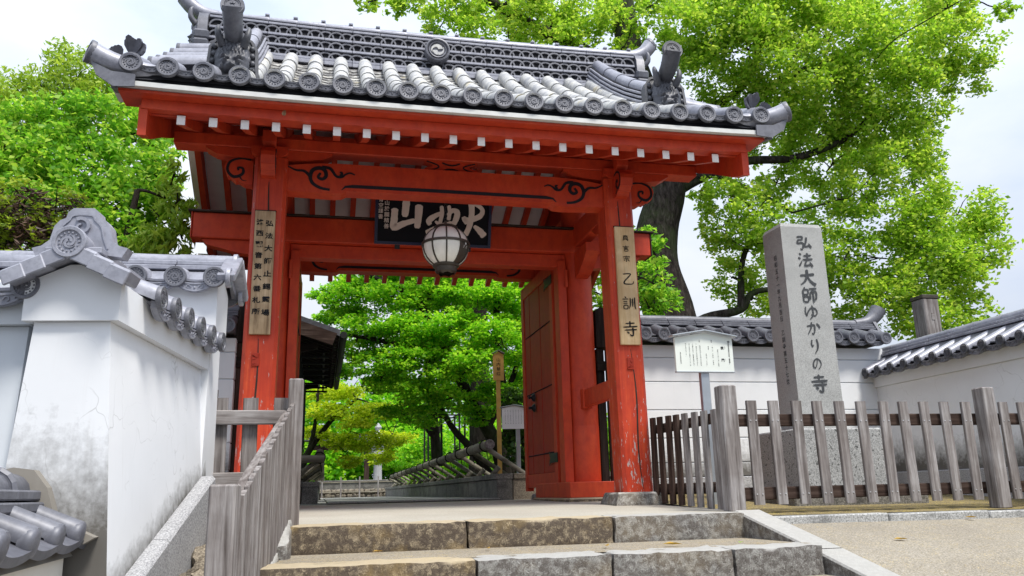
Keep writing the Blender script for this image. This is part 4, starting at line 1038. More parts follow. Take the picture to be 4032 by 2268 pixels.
# corner tiles with upswept flare
for sg in (-1, 1):
    X = lambda u: XC + sg * u
    P = spline([(X(2.12), 5.99, 3.20), (X(2.40), 5.90, 3.205), (X(2.62), 5.845, 3.235), (X(2.76), 5.81, 3.285)], 4)
    mb = MB(); n = len(P); mb.tube(P, [0.066 + 0.020 * (i / (n - 1)) ** 2 for i in range(n)], 16); o = G(mb, 'corner_tile', 'tile_silver', smooth=50)
    dv = Vector((sg * 0.86, -0.48, 0.22)).normalized(); q = (-dv).to_track_quat('Y', 'Z').to_matrix()
    inst('disc_tile', disc_old, gate, Vector(P[-1]) + dv * 0.008, q, 0.088, world=True)
    mb = MB(); mb.prism([(X(2.44), 3.125), (X(2.60), 3.135), (X(2.74), 3.20), (X(2.70), 3.10), (X(2.58), 3.02), (X(2.44), 3.03)], 1, 5.782, 5.797); mb.prism([(5.82, 3.12), (6.1, 3.20), (6.1, 3.08), (5.82, 3.02)], 0, X(2.58) - 0.02, X(2.58) + 0.02)
    G(mb, 'corner_face', 'tile_mid')
    # corner ornament: a peony with fanned petals and leaves
    base = Vector((X(2.54), 5.96, 3.315)); mb = MB(); rnd = random.Random(5)
    mb.ball(tuple(base), 0.05, 8, 5, (1.7, 1.1, 0.7))
    def petal(org, d, up_, L, Wd, th=0.010):
        d = Vector(d).normalized(); u_ = Vector(up_); sd_ = d.cross(u_).normalized(); nn = sd_.cross(d)
        out = [(0, 0.0), (0.35, 0.36), (0.7, 0.5), (0.92, 0.34), (1.0, 0.0), (0.92, -0.34), (0.7, -0.5), (0.35, -0.36)]
        vs = [org + d * L * a + sd_ * Wd * b_ + nn * (th * sgn + 0.25 * L * a * a) for sgn in (1, -1) for a, b_ in out]
        n = len(out); mb.add(vs, [tuple(range(n)), tuple(range(2 * n - 1, n - 1, -1))] + [(k, n + k, n + (k + 1) % n, (k + 1) % n) for k in range(n)])
    for q in range(7): petal(base + Vector((-sg * 0.03, -0.02, 0.03)), (-sg * (0.9 - 0.22 * q), -0.35 + 0.1 * (q % 2), 0.25 + 0.17 * q), (0, -1, 0.2), 0.125 + 0.012 * (q % 3), 0.060)
    for q in range(4): petal(base + Vector((sg * 0.05, -0.02, 0.0)), (sg * (0.8 - 0.25 * q), -0.4, 0.35 + 0.2 * q), (0, -1, 0.1), 0.10, 0.055)
    G(mb, 'corner_ornament', 'tile_mid')

# --- main ridge
def sag(x): return 0.035 * ((x - XC) / 2.35) ** 2
RX0, RX1 = -1.26, 3.38; RL = RX1 - RX0
lay = [(4.535, 0.46, 0.045, 'tile_silver'), (4.585, 0.42, 0.030, 'tile_silver'), (4.715, 0.37, 0.028, 'tile_silver'), (4.842, 0.345, 0.028, 'tile_silver'), (4.968, 0.32, 0.028, 'tile_silver'), (5.000, 0.33, 0.022, 'tile_silver')]
nS = 16; sL = RL / nS
for li, (z, w, h, mt) in enumerate(lay):
    me = cbox_mesh((sL - 0.003, w, h), 0.004, mt, 'ridge_slab')
    for i in range(nS):
        x = RX0 + sL * (i + 0.5); GI('ridge_slab', me, (x, YM, z + sag(x)), (0, -0.07 * (x - XC) / 2.35 / 2.35 * 0.9, 0))
core = MB(); N = 20; vs = []; fs = []
for i in range(N + 1):
    x = RX0 + 0.02 + (RL - 0.04) * i / N
    for (hy, z) in ((-0.165, 4.5), (0.165, 4.5), (0.125, 5.0), (-0.125, 5.0)): vs.append((x, YM + hy, z + sag(x)))
for i in range(N):
    for k in range(4): fs.append((i * 4 + k, i * 4 + (k + 1) % 4, (i + 1) * 4 + (k + 1) % 4, (i + 1) * 4 + k))
fs += [(3, 2, 1, 0), (N * 4, N * 4 + 1, N * 4 + 2, N * 4 + 3)]
G(core.add(vs, fs), 'ridge', 'tile_gap_shade')  # black core paints the shade between slabs and behind the rings
def ring_mesh(r0, r1):
    mb = MB(); n = 10; P = [(r1 * math.cos(a), r1 * math.sin(a)) for a in np.linspace(0, math.pi, n + 1)] + [(r0 * math.cos(a), r0 * math.sin(a)) for a in np.linspace(math.pi, 0, n + 1)]
    m = len(P); vs = [(p[0], y, p[1]) for y in (0.0, 0.03) for p in P]; fs = []
    for i in range(n): fs.append((i, i + 1, m - 2 - i, m - 1 - i))
    for i in range(m): j = (i + 1) % m; fs.append((j, i, m + i, m + j))
    mb.add(vs, fs); return mb.mesh('ring_tile', 'tile_mid')
rm = ring_mesh(0.070, 0.087)
nR = 42; pR = (RL - 0.16) / (nR - 1)
for rI, (z, w) in enumerate(((4.604, 0.355), (4.733, 0.335), (4.860, 0.315))):
    for i in range(nR):
        x = RX0 + 0.08 + pR * i
        GI('ring_tile', rm, (x, YM - w / 2 + 0.006 - 0.004 * (i % 2) - 0.0, z + sag(x)))
capm = roll_mesh(round(sL * 1.02, 3), 0.085, 0.080, 'tile_silver', 9, 'rc'); clip = cbox_mesh((0.045, 0.09, 0.022), 0.005, 'tile_silver', 'ridge_clip')
for i in range(nS):
    x = RX0 + sL * (i + 1); GI('ridge_cap', capm, (x, YM, 5.035 + sag(x)), (0, 0, R(90))); GI('ridge_clip', clip, (x - 0.02, YM - 0.03, 5.112 + sag(x)))
# medallion
med = MB(); m4 = Matrix.Rotation(R(90), 4, 'X'); med.lathe([(0, 0.03), (0.080, 0.03), (0.084, 0.045), (0.095, 0.05), (0.100, 0.03), (0.118, 0.055), (0.132, 0.05), (0.135, 0.0), (0.135, -0.06)], 32, m4)
G(MB().add([(p[0] + 1.087, p[1] + 7.955, p[2] + 4.795) for p in med.v], med.f), 'medallion', 'tile_mid', smooth=40)
mm = MB(); fr = lambda u, v, h: (1.087 + u, 7.925 - h, 4.795 + v)
for q in range(2):
    P = []; W = []
    for i in range(15):
        t = i / 14.0; a = R(200) + math.pi * q + t * 3.3; r = 0.030 + 0.040 * t
        P.append((r * math.cos(a), r * math.sin(a))); W.append(0.052 * (1 - t) ** 0.9 + 0.003)
    mm.ribbon(P, W, 0.012, fr, 0.0)
G(mm, 'medallion_commas', 'tile_old')
# ridge-end ogre tiles and upturned tail tiles
for sg in (-1, 1):
    x = RX0 - 0.06 if sg < 0 else RX1 + 0.06
    GI('ogre_tile', oni_mesh('tile_mid', 0.42, 0.50), (x, YM, 4.58), (0, 0, R(-90) if sg < 0 else R(90)))
    sc = MB()
    for q in range(4): sc.box((x - sg * 0.0, YM - 0.20 - 0.012 * (3 - q), 4.42 + 0.11 * q), (0.15, 0.10, 0.10), 0.02, (R(12), 0, 0))
    G(sc, 'ridge_end_fin', 'tile_mid')
    P = spline([(x - sg * 0.12, YM, 5.075), (x + sg * 0.02, YM, 5.10), (x + sg * 0.14, YM, 5.17), (x + sg * 0.22, YM, 5.27)], 4); n = len(P)
    mb = MB().tube(P, [0.075 + 0.012 * i / (n - 1) for i in range(n)], 14); G(mb, 'tail_tile', 'tile_silver', smooth=50)
    dv = Vector((sg * 0.8, 0, 0.55)).normalized(); inst('disc_tile', disc_old, gate, Vector(P[-1]) + dv * 0.006, (-dv).to_track_quat('Y', 'Z').to_matrix(), 0.088, world=True)
# descending ridges
for sg, x in ((-1, -0.79), (1, 2.925)):
    d0, d1, nP = 0.50, 2.20, 5
    for k in range(5):
        w = 0.33 - 0.03 * k
        for i in range(nP):
            a = d0 + (d1 - d0) * i / nP; b_ = d0 + (d1 - d0) * (i + 1) / nP; mid = (a + b_) / 2
            L = math.hypot(b_ - a, zt(b_) - zt(a)) + 0.006
            me = cbox_mesh((w, round(L, 3), 0.022), 0.004, 'tile_silver', 'ridge_slab')
            GI('ridge_slab', me, (x, YM - 2.38 + mid, zt(mid) + 0.075 + 0.043 * k - 0.018 * abs(i - 2) * 0), Euler((ang(mid), 0, 0), 'XYZ').to_matrix())
    co = MB(); ds = slope_pts(d0 + 0.01, d1, 6); co.prism([(YM - 2.38 + d, zt(d) - 0.0) for d in ds] + [(YM - 2.38 + d, zt(d) + 0.27) for d in ds[::-1]], 0, x - 0.085, x + 0.085); G(co, 'descending_ridge', 'tile_gap_shade')
    for i in range(nP):
        a = d0 + (d1 - d0) * i / nP; b_ = d0 + (d1 - d0) * (i + 1) / nP; L = math.hypot(b_ - a, zt(b_) - zt(a)) + 0.02
        GI('ridge_cap', roll_mesh(round(L, 2), 0.070, 0.062, 'tile_silver', 9, 'kc'), (x, YM - 2.38 + a, zt(a) + 0.285), Euler((ang((a + b_) / 2), 0, 0), 'XYZ').to_matrix())
    yo = YM - 2.38 + 0.50
    GI('ogre_tile', oni_mesh('tile_dark', 0.40, 0.46), (x, yo, zt(0.45) + 0.02), (R(-6), 0, 0))
    P = spline([(x, yo + 0.14, zt(0.5) + 0.40), (x, yo - 0.02, zt(0.5) + 0.41), (x, yo - 0.15, zt(0.5) + 0.47), (x, yo - 0.23, zt(0.5) + 0.57)], 4); n = len(P)
    mb = MB().tube(P, [0.066 + 0.016 * i / (n - 1) for i in range(n)], 16); G(mb, 'tail_tile', 'tile_dark' if sg > 0 else 'tile_mid', smooth=50)
    dv = Vector((0.0, -0.98, 0.12)).normalized(); inst('crest_tile', crest_disc_mesh('tile_mid' if sg < 0 else 'tile_dark'), gate, Vector(P[-1]) + dv * 0.01, (-dv).to_track_quat('Y', 'Z').to_matrix(), 0.092, world=True)

G(MB().ball((-0.355, 5.944, 2.983), 0.020, 8, 5, (0.8, 0.15, 1.0)).ball((-0.350, 5.944, 3.004), 0.010, 6, 4, (1, 0.2, 1.0)), 'knot_plug', 'wood_tan_old')
# --- the tiles belong to the roof slope or ridge they lie on (those cores sit at the world origin, so places stay put)
kids = list(gate.children); cores = {}
for o in kids:
    if o.type != 'MESH' or o.name.split('.')[0] not in ('roof', 'ridge', 'descending_ridge'): continue
    c_ = sum((Vector(v.co) for v in o.data.vertices), Vector()) / len(o.data.vertices); nm_ = o.name.split('.')[0]
    cores[(nm_, 1 if (c_.y > YM if nm_ == 'roof' else c_.x > XC) else 0) if nm_ != 'ridge' else 'ridge'] = o
for o in kids:
    nm_ = o.name.split('.')[0]; l = o.location; dst = None
    if l.length < 1e-6: continue
    if nm_ in ('cover_tile', 'pan_tile', 'eave_tile', 'verge_tile', 'verge_face') or (nm_ == 'disc_tile' and l.z < 5): dst = cores[('roof', 1 if l.y > YM else 0)]
    elif nm_ in ('ridge_slab', 'ridge_cap', 'ridge_clip', 'ring_tile', 'ogre_tile', 'crest_tile', 'disc_tile'):
        dst = cores['ridge'] if l.y > 7.9 and l.z > 4.45 and (nm_ not in ('ridge_slab', 'ridge_cap') or abs(l.y - YM) < 1e-4) else cores[('descending_ridge', 1 if l.x > XC else 0)]
    if dst: o.parent = dst; o.matrix_parent_inverse = Matrix.Identity(4)
# ------------------------------------------------------------------ things hung on the gate
def board(name, label, x, z0, z1, w, mat, cols=None, chars=None):
    cx = x; t = thing(name, label, 'sign board', (cx, YF - 0.137, z0))
    MB().box((0, -0.016, (z1 - z0) / 2), (w, 0.030, z1 - z0), 0.004).build('plank', mat, t)
    MB().box((0, -0.009, (z1 - z0) + 0.004), (w + 0.006, 0.022, 0.012), 0.002).build('top_edge', 'wood_dark_x', t)
    return t
tL = board('name_board', 'weathered wooden sign board with two columns of black characters on gate post', -0.512, 1.43, 2.47, 0.163, 'wood_tan_old')
char_objs('弘法大師止錫靈場', 0.054, 0.1075, 'ink', tL, (0.037, -0.0312, 0.985), 0.022, 1.2); char_objs('洛西觀音第六番札所', 0.052, 0.094, 'ink', tL, (-0.037, -0.0312, 0.985), 0.022, 1.22)
tR = board('name_board', 'pale wooden sign board with one column of black characters on gate post', 2.632, 1.395, 2.485, 0.185, 'wood_tan')
lay_r = [('真', 1.005, 0.062), ('言', 0.905, 0.062), ('宗', 0.810, 0.066), ('乙', 0.620, 0.115), ('訓', 0.395, 0.125), ('寺', 0.165, 0.135)]
fr = lambda u, v, h: (u, -0.031 - h, v)
for ch, zc, s in lay_r: brush(MB(), ch, fr, -s * 0.55 + 0.004, zc - s * 0.5 - 0.02, s * 1.05, s * (1.0 if s > 0.1 else 0.9), 0.0035, 1.05, 3).build('character', 'ink', tR)

# name plaque, leaning forward under the roof
pq = thing('name_plaque', 'black framed plaque with three large white brush characters above the gate doors', 'plaque', (1.038, 7.96, 2.60))
tl = R(16); W_, H_ = 1.18, 0.62
fp = lambda u, v, h: (u, -v * math.sin(tl) - h * math.cos(tl), v * math.cos(tl) - h * math.sin(tl))
def pbox(u0, u1, v0, v1, h0, h1, name, mat):
    vs = [fp(u, v, h) for h in (h0, h1) for (u, v) in ((u0, v0), (u1, v0), (u1, v1), (u0, v1))]
    MB().add(vs, [(0, 3, 2, 1), (4, 5, 6, 7), (0, 1, 5, 4), (1, 2, 6, 5), (2, 3, 7, 6), (3, 0, 4, 7)]).build(name, mat, pq)
pbox(-W_ / 2 + 0.03, W_ / 2 - 0.03, 0.03, H_ - 0.03, 0.0, 0.022, 'panel', 'plaque_black')
pbox(-W_ / 2, W_ / 2, 0.0, 0.0295, -0.004, 0.036, 'frame', 'plaque_frame'); pbox(-W_ / 2, W_ / 2, H_ - 0.0295, H_, -0.004, 0.036, 'frame', 'plaque_frame')
pbox(-W_ / 2, -W_ / 2 + 0.0295, 0.03, H_ - 0.03, -0.004, 0.036, 'frame', 'plaque_frame'); pbox(W_ / 2 - 0.0295, W_ / 2, 0.03, H_ - 0.03, -0.004, 0.036, 'frame', 'plaque_frame')
for u in (-0.36, 0.36): pbox(u - 0.025, u + 0.025, -0.045, -0.002, -0.01, 0.03, 'bracket', 'iron')
fl = lambda u, v, h: fp(u, v, 0.022 + h)
brush(MB(), 'A', fl, -0.435, 0.10, 0.325, 0.40, 0.003, 1.0, 1).build('character', 'plaque_letter', pq); brush(MB(), 'C', fl, -0.085, 0.075, 0.355, 0.42, 0.003, 1.0, 2).build('character', 'plaque_letter', pq); brush(MB(), 'E', fl, 0.285, 0.095, 0.26, 0.40, 0.003, 1.0, 3).build('character', 'plaque_letter', pq)
for k, u, v in (('pq1', -0.475, 0.50), ('pq2', -0.535, 0.47)):
    p = fp(u, v, 0.0235); inst('lettering', TX[k], pq, p, (R(90) + tl, 0, 0))

# hanging lantern
ln = thing('hanging_lantern', 'round white glass lantern with bronze ribs hanging on a chain in the gate', 'lantern', (1.035, 7.04, 2.05))
nr = 10; Rg = 0.212; cz = 0.262
def gpt(a, t, r=Rg):                     # t = latitude
    return (r * math.cos(t) * math.cos(a), r * math.cos(t) * math.sin(a), cz + r * 0.93 * math.sin(t))
t0, te, t1 = R(-58), R(6), R(62)
for k in range(nr):
    a0 = R(12) + 2 * math.pi * k / nr; a1 = a0 + 2 * math.pi / nr
    for (ta, tb, nmx) in ((t0, te, 'glass_pane'), (te, t1, 'glass_pane')):
        mb = MB(); N = 5; vs = [gpt(a0 + (a1 - a0) * (0.03 + 0.94 * i / N), ta + (tb - ta) * j / N, Rg * 0.985) for j in range(N + 1) for i in range(N + 1)]
        fs = [(j * (N + 1) + i, j * (N + 1) + i + 1, (j + 1) * (N + 1) + i + 1, (j + 1) * (N + 1) + i) for j in range(N) for i in range(N)]
        ac = (a0 + a1) / 2; inscr = ta == t0 and abs(((ac - R(-48) + math.pi) % (2 * math.pi)) - math.pi) < R(18)
        o = mb.add(vs, fs).build(nmx, 'bronze' if inscr else 'glass_white', ln, smooth=60)
        if inscr:
            o['label'] = 'dark bronze panel with small white characters'
            for key, du, tt in (('lan', 0.0, R(4)), ('lan2', 0.022, R(-5)), ('lan2', -0.022, R(-5))):
                p = Vector(gpt(ac + du * 4, tt, Rg * 1.012)); inst('lettering', TX[key], ln, p, Euler((R(90) + (R(26) if key == 'lan2' else R(6)), 0, ac + R(90)), 'XYZ').to_matrix())
    mb = MB(); pts = [gpt(a0, t0 + (t1 - t0) * j / 10, Rg) for j in range(11)]
    e = Vector((-math.sin(a0), math.cos(a0), 0)); vs = []
    for p in pts:
        p = Vector(p); nrm = (p - Vector((0, 0, cz))).normalized()
        vs += [p - e * 0.0066 + nrm * 0.004, p + e * 0.0066 + nrm * 0.004, p + e * 0.0066 - nrm * 0.006, p - e * 0.0066 - nrm * 0.006]
    fs = []
    for j in range(10):
        for q in range(4): fs.append((j * 4 + q, j * 4 + (q + 1) % 4, (j + 1) * 4 + (q + 1) % 4, (j + 1) * 4 + q))
    mb.add(vs, fs).build('rib', 'bronze', ln)
MB().lathe([(Rg * math.cos(te) + 0.001, cz + 0.010), (Rg * math.cos(te) + 0.007, cz + 0.010), (Rg * math.cos(te) + 0.007, cz + 0.034), (Rg * math.cos(te) + 0.001, cz + 0.034)], 40).build('band', 'bronze', ln)
MB().lathe([(0.0, 0.475), (0.03, 0.472), (0.085, 0.462), (0.108, 0.452), (0.112, 0.435), (0.104, 0.432)], 24).build('top_cap', 'bronze', ln, smooth=40)
mb = MB(); mb.lathe([(0.114, 0.10), (0.120, 0.092), (0.116, 0.078), (0.100, 0.072), (0.094, 0.03)], 30)
nb = 30; vs = [(0.094 * math.cos(2 * math.pi * k / nb), 0.094 * math.sin(2 * math.pi * k / nb), 0.03) for k in range(nb)] + [(0.075 * math.cos(2 * math.pi * k / nb), 0.075 * math.sin(2 * math.pi * k / nb), 0.004 + 0.014 * abs(math.sin(3 * 2 * math.pi * k / nb))) for k in range(nb)]
mb.add(vs, [(k, (k + 1) % nb, nb + (k + 1) % nb, nb + k) for k in range(nb)]).build('base_cup', 'bronze', ln, smooth=40)
MB().tube([(0, 0, 0.47), (0, 0, 0.51)], 0.012, 8).build('finial', 'bronze', ln)
z = 0.505; k = 0
while z < 0.90:
    mb = MB(); P = [(0.010 * math.cos(a), 0.0, z + 0.017 + 0.021 * math.sin(a)) for a in np.linspace(0, 2 * math.pi, 11)]
    mb.tube(P, 0.0035, 5, caps=False, ref=(0, 1, 0)).build('chain_link', 'iron', ln, (0, 0, 0), (0, 0, R(90) * (k % 2))); z += 0.034; k += 1
# ------------------------------------------------------------------ ground, paving, steps
def strip(name, rows_, mat, nx=1):
    """rows: (y, x0, x1, z0, z1)"""
    mb = MB(); vs = []; fs = []
    for (y, x0, x1, za, zb) in rows_:
        for i in range(nx + 1): t = i / nx; vs.append((x0 + (x1 - x0) * t, y, za + (zb - za) * t))
    for j in range(len(rows_) - 1):
        for i in range(nx): fs.append((j * (nx + 1) + i, j * (nx + 1) + i + 1, (j + 1) * (nx + 1) + i + 1, (j + 1) * (nx + 1) + i))
    return struct(mb.add(vs, fs).build(name, mat))
strip('ground', [(y, -600, 600, z, z) for y, z in ((-300, -1.25), (0.6, -1.25), (3.2, -1.2), (5.3, -0.16), (9, -0.06), (700, -0.02))], 'soil')
strip('street', [(-60, -60, 60, -1.235, -1.235), (0.5, -60, 60, -1.23, -1.23)], 'street')
pav = strip('approach_paving', [(4.99, -0.24, 2.64, 0.0, 0.0), (5.08, -0.30, 2.78, 0.001, -0.004), (5.30, -0.85, 2.80, 0.004, 0.0), (6.4, -1.35, 2.86, 0.028, 0.02), (7.8, -1.35, 3.05, 0.06, 0.05), (9.3, -1.2, 3.05, 0.066, 0.066), (10.32, -0.9, 3.2, 0.064, 0.064)], 'concrete', 6)
strip('garden_path', [(10.30, -0.6, 2.5, 0.070, 0.070), (20, 0.02, 2.2, 0.080, 0.080), (29, 0.0, 2.2, 0.095, 0.095)], 'path_stone')
# paving slabs laid down the garden path
slab_parent = bpy.data.objects['garden_path']
rnd = random.Random(3)
for r_ in range(9):
    y = 10.9 + r_ * 1.7
    for c_ in range(3):
        o = MB().box((0, 0, 0), (0.66, 1.66, 0.02), 0.006).build('paving_slab', 'path_stone', slab_parent, (0.42 + c_ * 0.69, y + rnd.uniform(-.1, .1), 0.082 + 0.001 * r_))
# raised planting beds of the garden
strip('garden_bed', [(10.45, 2.28, 60, 0.34, 0.34), (29, 2.28, 60, 0.36, 0.36), (80, 2.28, 90, 0.4, 0.4)], 'soil')
strip('garden_bed', [(10.9, -60, -0.08, 0.30, 0.30), (29, -60, -0.08, 0.33, 0.33), (80, -90, -0.08, 0.4, 0.4)], 'soil')
strip('garden_bed', [(29.6, -8, 12, 0.34, 0.34), (80, -12, 14, 0.4, 0.4)], 'soil')
strip('fence_bed', [(5.14, 2.80, 6.1, -0.030, -0.05), (6.0, 2.80, 6.1, 0.012, -0.01), (8.1, 2.80, 6.2, 0.10, 0.09)], 'bed_soil', 4)
strip('asphalt_ramp', [(5.06, 2.82, 6.2, -0.082, -0.105), (4.2, 2.80, 6.6, -0.225, -0.24), (2.0, 2.80, 7.0, -0.76, -0.76), (0.2, 2.8, 8.0, -1.20, -1.20), (-0.5, 2.8, 8.0, -1.228, -1.228)], 'asphalt_tan', 4)

def rough_block(x0, x1, y0, y1, z0, z1, seed, amp=0.012, nx=16, ny=4, nz=6, rnd_edge=0.018):
    """split stone: box grid displaced by value noise, edges worn"""
    from mathutils import noise as mn
    mb = MB(); vs = {}; fs = []
    def P(i, j, k):
        if (i, j, k) not in vs:
            u, v, w = i / nx, j / ny, k / nz
            p = Vector((x0 + (x1 - x0) * u, y0 + (y1 - y0) * v, z0 + (z1 - z0) * w))
            e = sum(1 for (a, n_) in ((i, nx), (j, ny), (k, nz)) if a in (0, n_))
            c = Vector(((x0 + x1) / 2, (y0 + y1) / 2, (z0 + z1) / 2)); dvec = p - c
            q = p + Vector((seed * 3.1, seed * 1.7, 0))
            d = Vector((mn.noise(q * 9), mn.noise(q * 9 + Vector((31, 0, 0))), mn.noise(q * 9 + Vector((0, 47, 0)))))
            d2 = Vector((mn.noise(q * 26), mn.noise(q * 26 + Vector((31, 0, 0))), mn.noise(q * 26 + Vector((0, 47, 0)))))
            p = p + d * amp + d2 * amp * 0.5
            if e >= 2:
                for a, n_, ax, lo, hi in ((i, nx, 0, x0, x1), (j, ny, 1, y0, y1), (k, nz, 2, z0, z1)):
                    if a == 0: p[ax] += rnd_edge * (0.5 + 0.5 * mn.noise(q * 14))
                    elif a == n_: p[ax] -= rnd_edge * (0.5 + 0.5 * mn.noise(q * 14))
            vs[(i, j, k)] = len(mb.v); mb.v.append(tuple(p))
        return vs[(i, j, k)]
    for i in range(nx):
        for k in range(nz):
            fs.append((P(i, 0, k), P(i + 1, 0, k), P(i + 1, 0, k + 1), P(i, 0, k + 1))); fs.append((P(i + 1, ny, k), P(i, ny, k), P(i, ny, k + 1), P(i + 1, ny, k + 1)))
    for i in range(nx):
        for j in range(ny):
            fs.append((P(i, j, nz), P(i + 1, j, nz), P(i + 1, j + 1, nz), P(i, j + 1, nz))); fs.append((P(i, j + 1, 0), P(i + 1, j + 1, 0), P(i + 1, j, 0), P(i, j, 0)))
    for j in range(ny):
        for k in range(nz):
            fs.append((P(nx, j, k), P(nx, j + 1, k), P(nx, j + 1, k + 1), P(nx, j, k + 1))); fs.append((P(0, j + 1, k), P(0, j, k), P(0, j, k + 1), P(0, j + 1, k + 1)))
    mb.f = fs; return mb
mb = MB()
for (ya, yb, z, xl, xr) in ((4.10, 5.10, -0.152, -0.32, 2.66), (3.22, 4.25, -0.302, -0.45, 2.70), (2.3, 3.4, -0.452, -0.6, 2.75), (1.4, 2.5, -0.602, -0.8, 2.8)):
    mb.add([(xl, ya + 0.16, z), (xr, ya + 0.16, z), (xr, yb, z), (xl, yb, z)], [(0, 1, 2, 3)])
steps = struct(mb.build('stone_steps', 'tread_gravel'))
def st(x0, x1, y, zt_, seed, mat, dep=0.30, ht=0.165):
    rough_block(x0 + 0.001, x1 - 0.001, y, y + dep, zt_ - ht, zt_, seed, 0.008, rnd_edge=0.011).build('step_stone', mat, steps, smooth=60)
for i, (x0, x1, m_) in enumerate(((-0.17, 0.845, 'step_warm'), (0.85, 1.745, 'step_warm'), (1.75, 2.625, 'step_grey'))): st(x0, x1, 4.93, 0.004, i + 1, m_)
st(-0.245, -0.185, 4.96, -0.02, 21, 'granite_dark')
for i, (x0, x1, m_) in enumerate(((-0.27, 0.745, 'step_warm'), (0.75, 1.435, 'step_grey'), (1.44, 2.10, 'step_grey'), (2.105, 2.62, 'step_grey'))): st(x0, x1, 4.10, -0.150, i + 31, m_)
for r_, (y, z) in enumerate(((3.18, -0.296), (2.28, -0.446), (1.38, -0.596), (0.7, -0.746), (0.2, -0.896), (-0.3, -1.046))):
    for i in range(3): st(-0.5 + i * 1.04, -0.5 + (i + 1) * 1.04, y, z, 50 + r_ * 3 + i, 'step_grey', 0.9 if r_ > 1 else 0.3)

# granite kerbs
kerb = thing('fence_kerb', 'low pale granite kerb stones in a row along the foot of the long picket fence', 'kerb', (2.80, 5.10, -0.2))
x = 2.80; i = 0
for L in (0.95, 0.80, 0.85, 0.75):
    dz = -0.006 * i
    mbk = MB().box((x - 2.80 + L / 2, 0.02, 0.075 + dz), (L - 0.006, 0.14, 0.18), 0.008); mbk.build('kerb_stone', 'granite_weathered', kerb); x += L; i += 1
sk = thing('step_kerb', 'sloping granite kerb beside the right end of the stone steps', 'kerb', (2.72, 4.9, -0.2))
def slope_block(p, q, w, h, name, mat, parent):
    (ya, za), (yb, zb) = p, q; ox, oy, oz = parent.location
    vs = []
    for (y, z) in ((ya, za), (yb, zb)):
        k = w * (1.0 if y > 4 else 1.05)
        for (dx, dz) in ((0, -h), (k, -h), (k, -0.010), (k - 0.010, 0), (0.010, 0), (0, -0.010)): vs.append((2.615 + dx + 0.03 * (4.9 - y) - ox, y - oy, z + dz - oz))
    fs = [(5, 4, 3, 2, 1, 0), (6, 7, 8, 9, 10, 11)] + [(k, (k + 1) % 6, 6 + (k + 1) % 6, 6 + k) for k in range(6)]
    return MB().add(vs, fs).build(name, mat, parent)
slope_block((5.04, 0.012), (4.225, -0.178), 0.185, 0.24, 'kerb_stone', 'step_grey', sk)
slope_block((4.218, -0.182), (2.6, -0.58), 0.19, 0.26, 'kerb_stone', 'step_grey', sk)
slope_block((2.593, -0.583), (0.8, -1.02), 0.19, 0.26, 'kerb_stone', 'step_grey', sk)
# ------------------------------------------------------------------ plaster walls
def xform(root, u, v): pass
def panel_wall(name, label, x0, x1, y, gap_side):
    t = thing(name, label, 'wall', ((x0 + x1) / 2, y, 0.05)); L = x1 - x0
    MB().box((0, 0, 0.14), (L, 0.46, 0.14), 0.008).build('granite_base', 'granite', t)
    zs = [0.212, 0.36, 0.61, 0.90, 1.195, 1.45, 1.59]
    MB().box((0, 0, 0.90), (L - 0.02, 0.33, 1.37), 0).build('core', 'plaster_shade_joint', t)
    for a, b_ in zip(zs[:-1], zs[1:]):
        MB().box((0, 0, (a + b_) / 2), (L, 0.36, b_ - a - 0.010), 0.004).build('plaster_panel', 'plaster_stained' if a < 0.5 else 'plaster', t)
    rr = thing_roof(t, L, 1.945, 1.675, 0.34, sp=0.027, cap=0.047)
    return t
def thing_roof(t, L, zr, ze, hw, x0=None, **kw):
    # the roof's tiles are parts of the wall itself
    wall_roof(t, L, zr, ze, hw, kw.pop('mat', 'tile_mid'), kw.pop('mdark', 'tile_mid'), x0=-L / 2 if x0 is None else x0, **kw)
panel_wall('panelled_wall', 'white plaster wall with horizontal joints and tiled roof behind the stone pillar', 2.98, 6.16, 8.22, 1)
panel_wall('panelled_wall', 'short white plaster wall with horizontal joints beside the sleeve wall and gate post', -3.2, -0.82, 8.22, -1)
bk = [o for o in bpy.data.objects if o.name.startswith('panelled_wall') and o.location.x > 0][0]
mb = MB().tube(spline([(1.40, 0, 1.90), (1.55, 0, 1.92), (1.66, 0, 1.98), (1.74, 0, 2.08)], 4), [0.055 + 0.003 * i for i in range(13)], 12); mb.build('tail_tile', 'tile_mid', bk, smooth=50)
MB().prism([(-0.16, 1.68), (0.16, 1.68), (0.14, 1.80), (0.06, 1.93), (-0.06, 1.93), (-0.14, 1.80)], 0, 1.60, 1.64).build('ridge_end_plate', 'tile_mid', bk)
# dark timber wing screens between pillar and wall
for sg, xa, lab in ((1, 2.80, 'dark weathered board screen between the door side pillar and the long panelled white wall'), (-1, -0.68, 'dark weathered board screen between the gate pillar and the short white wall')):
    t = thing('wing_screen', lab, 'screen', (xa + sg * 0.06, 8.20, 0.06))
    for q in range(2): MB().box((sg * (-0.02 + 0.10 * q), -0.02 * q, 0.80), (0.085, 0.05, 1.50), 0.006).build('board', ('wood_dark_z', 'wood_brown_z')[q], t)
    MB().prism([(sg * -0.06, 1.56), (sg * 0.16, 1.56), (sg * 0.16, 1.66), (sg * 0.12, 1.70), (sg * 0.12, 1.80), (sg * 0.08, 1.86), (sg * 0.05, 1.98), (sg * 0.0, 2.0), (sg * -0.06, 1.96)], 1, -0.05, 0.04).build('scroll_top', 'wood_dark_z', t)
    MB().box((sg * 0.045, -0.055, 1.36), (0.24, 0.04, 0.10), 0.005).build('cross_rail', 'wood_dark_x', t)

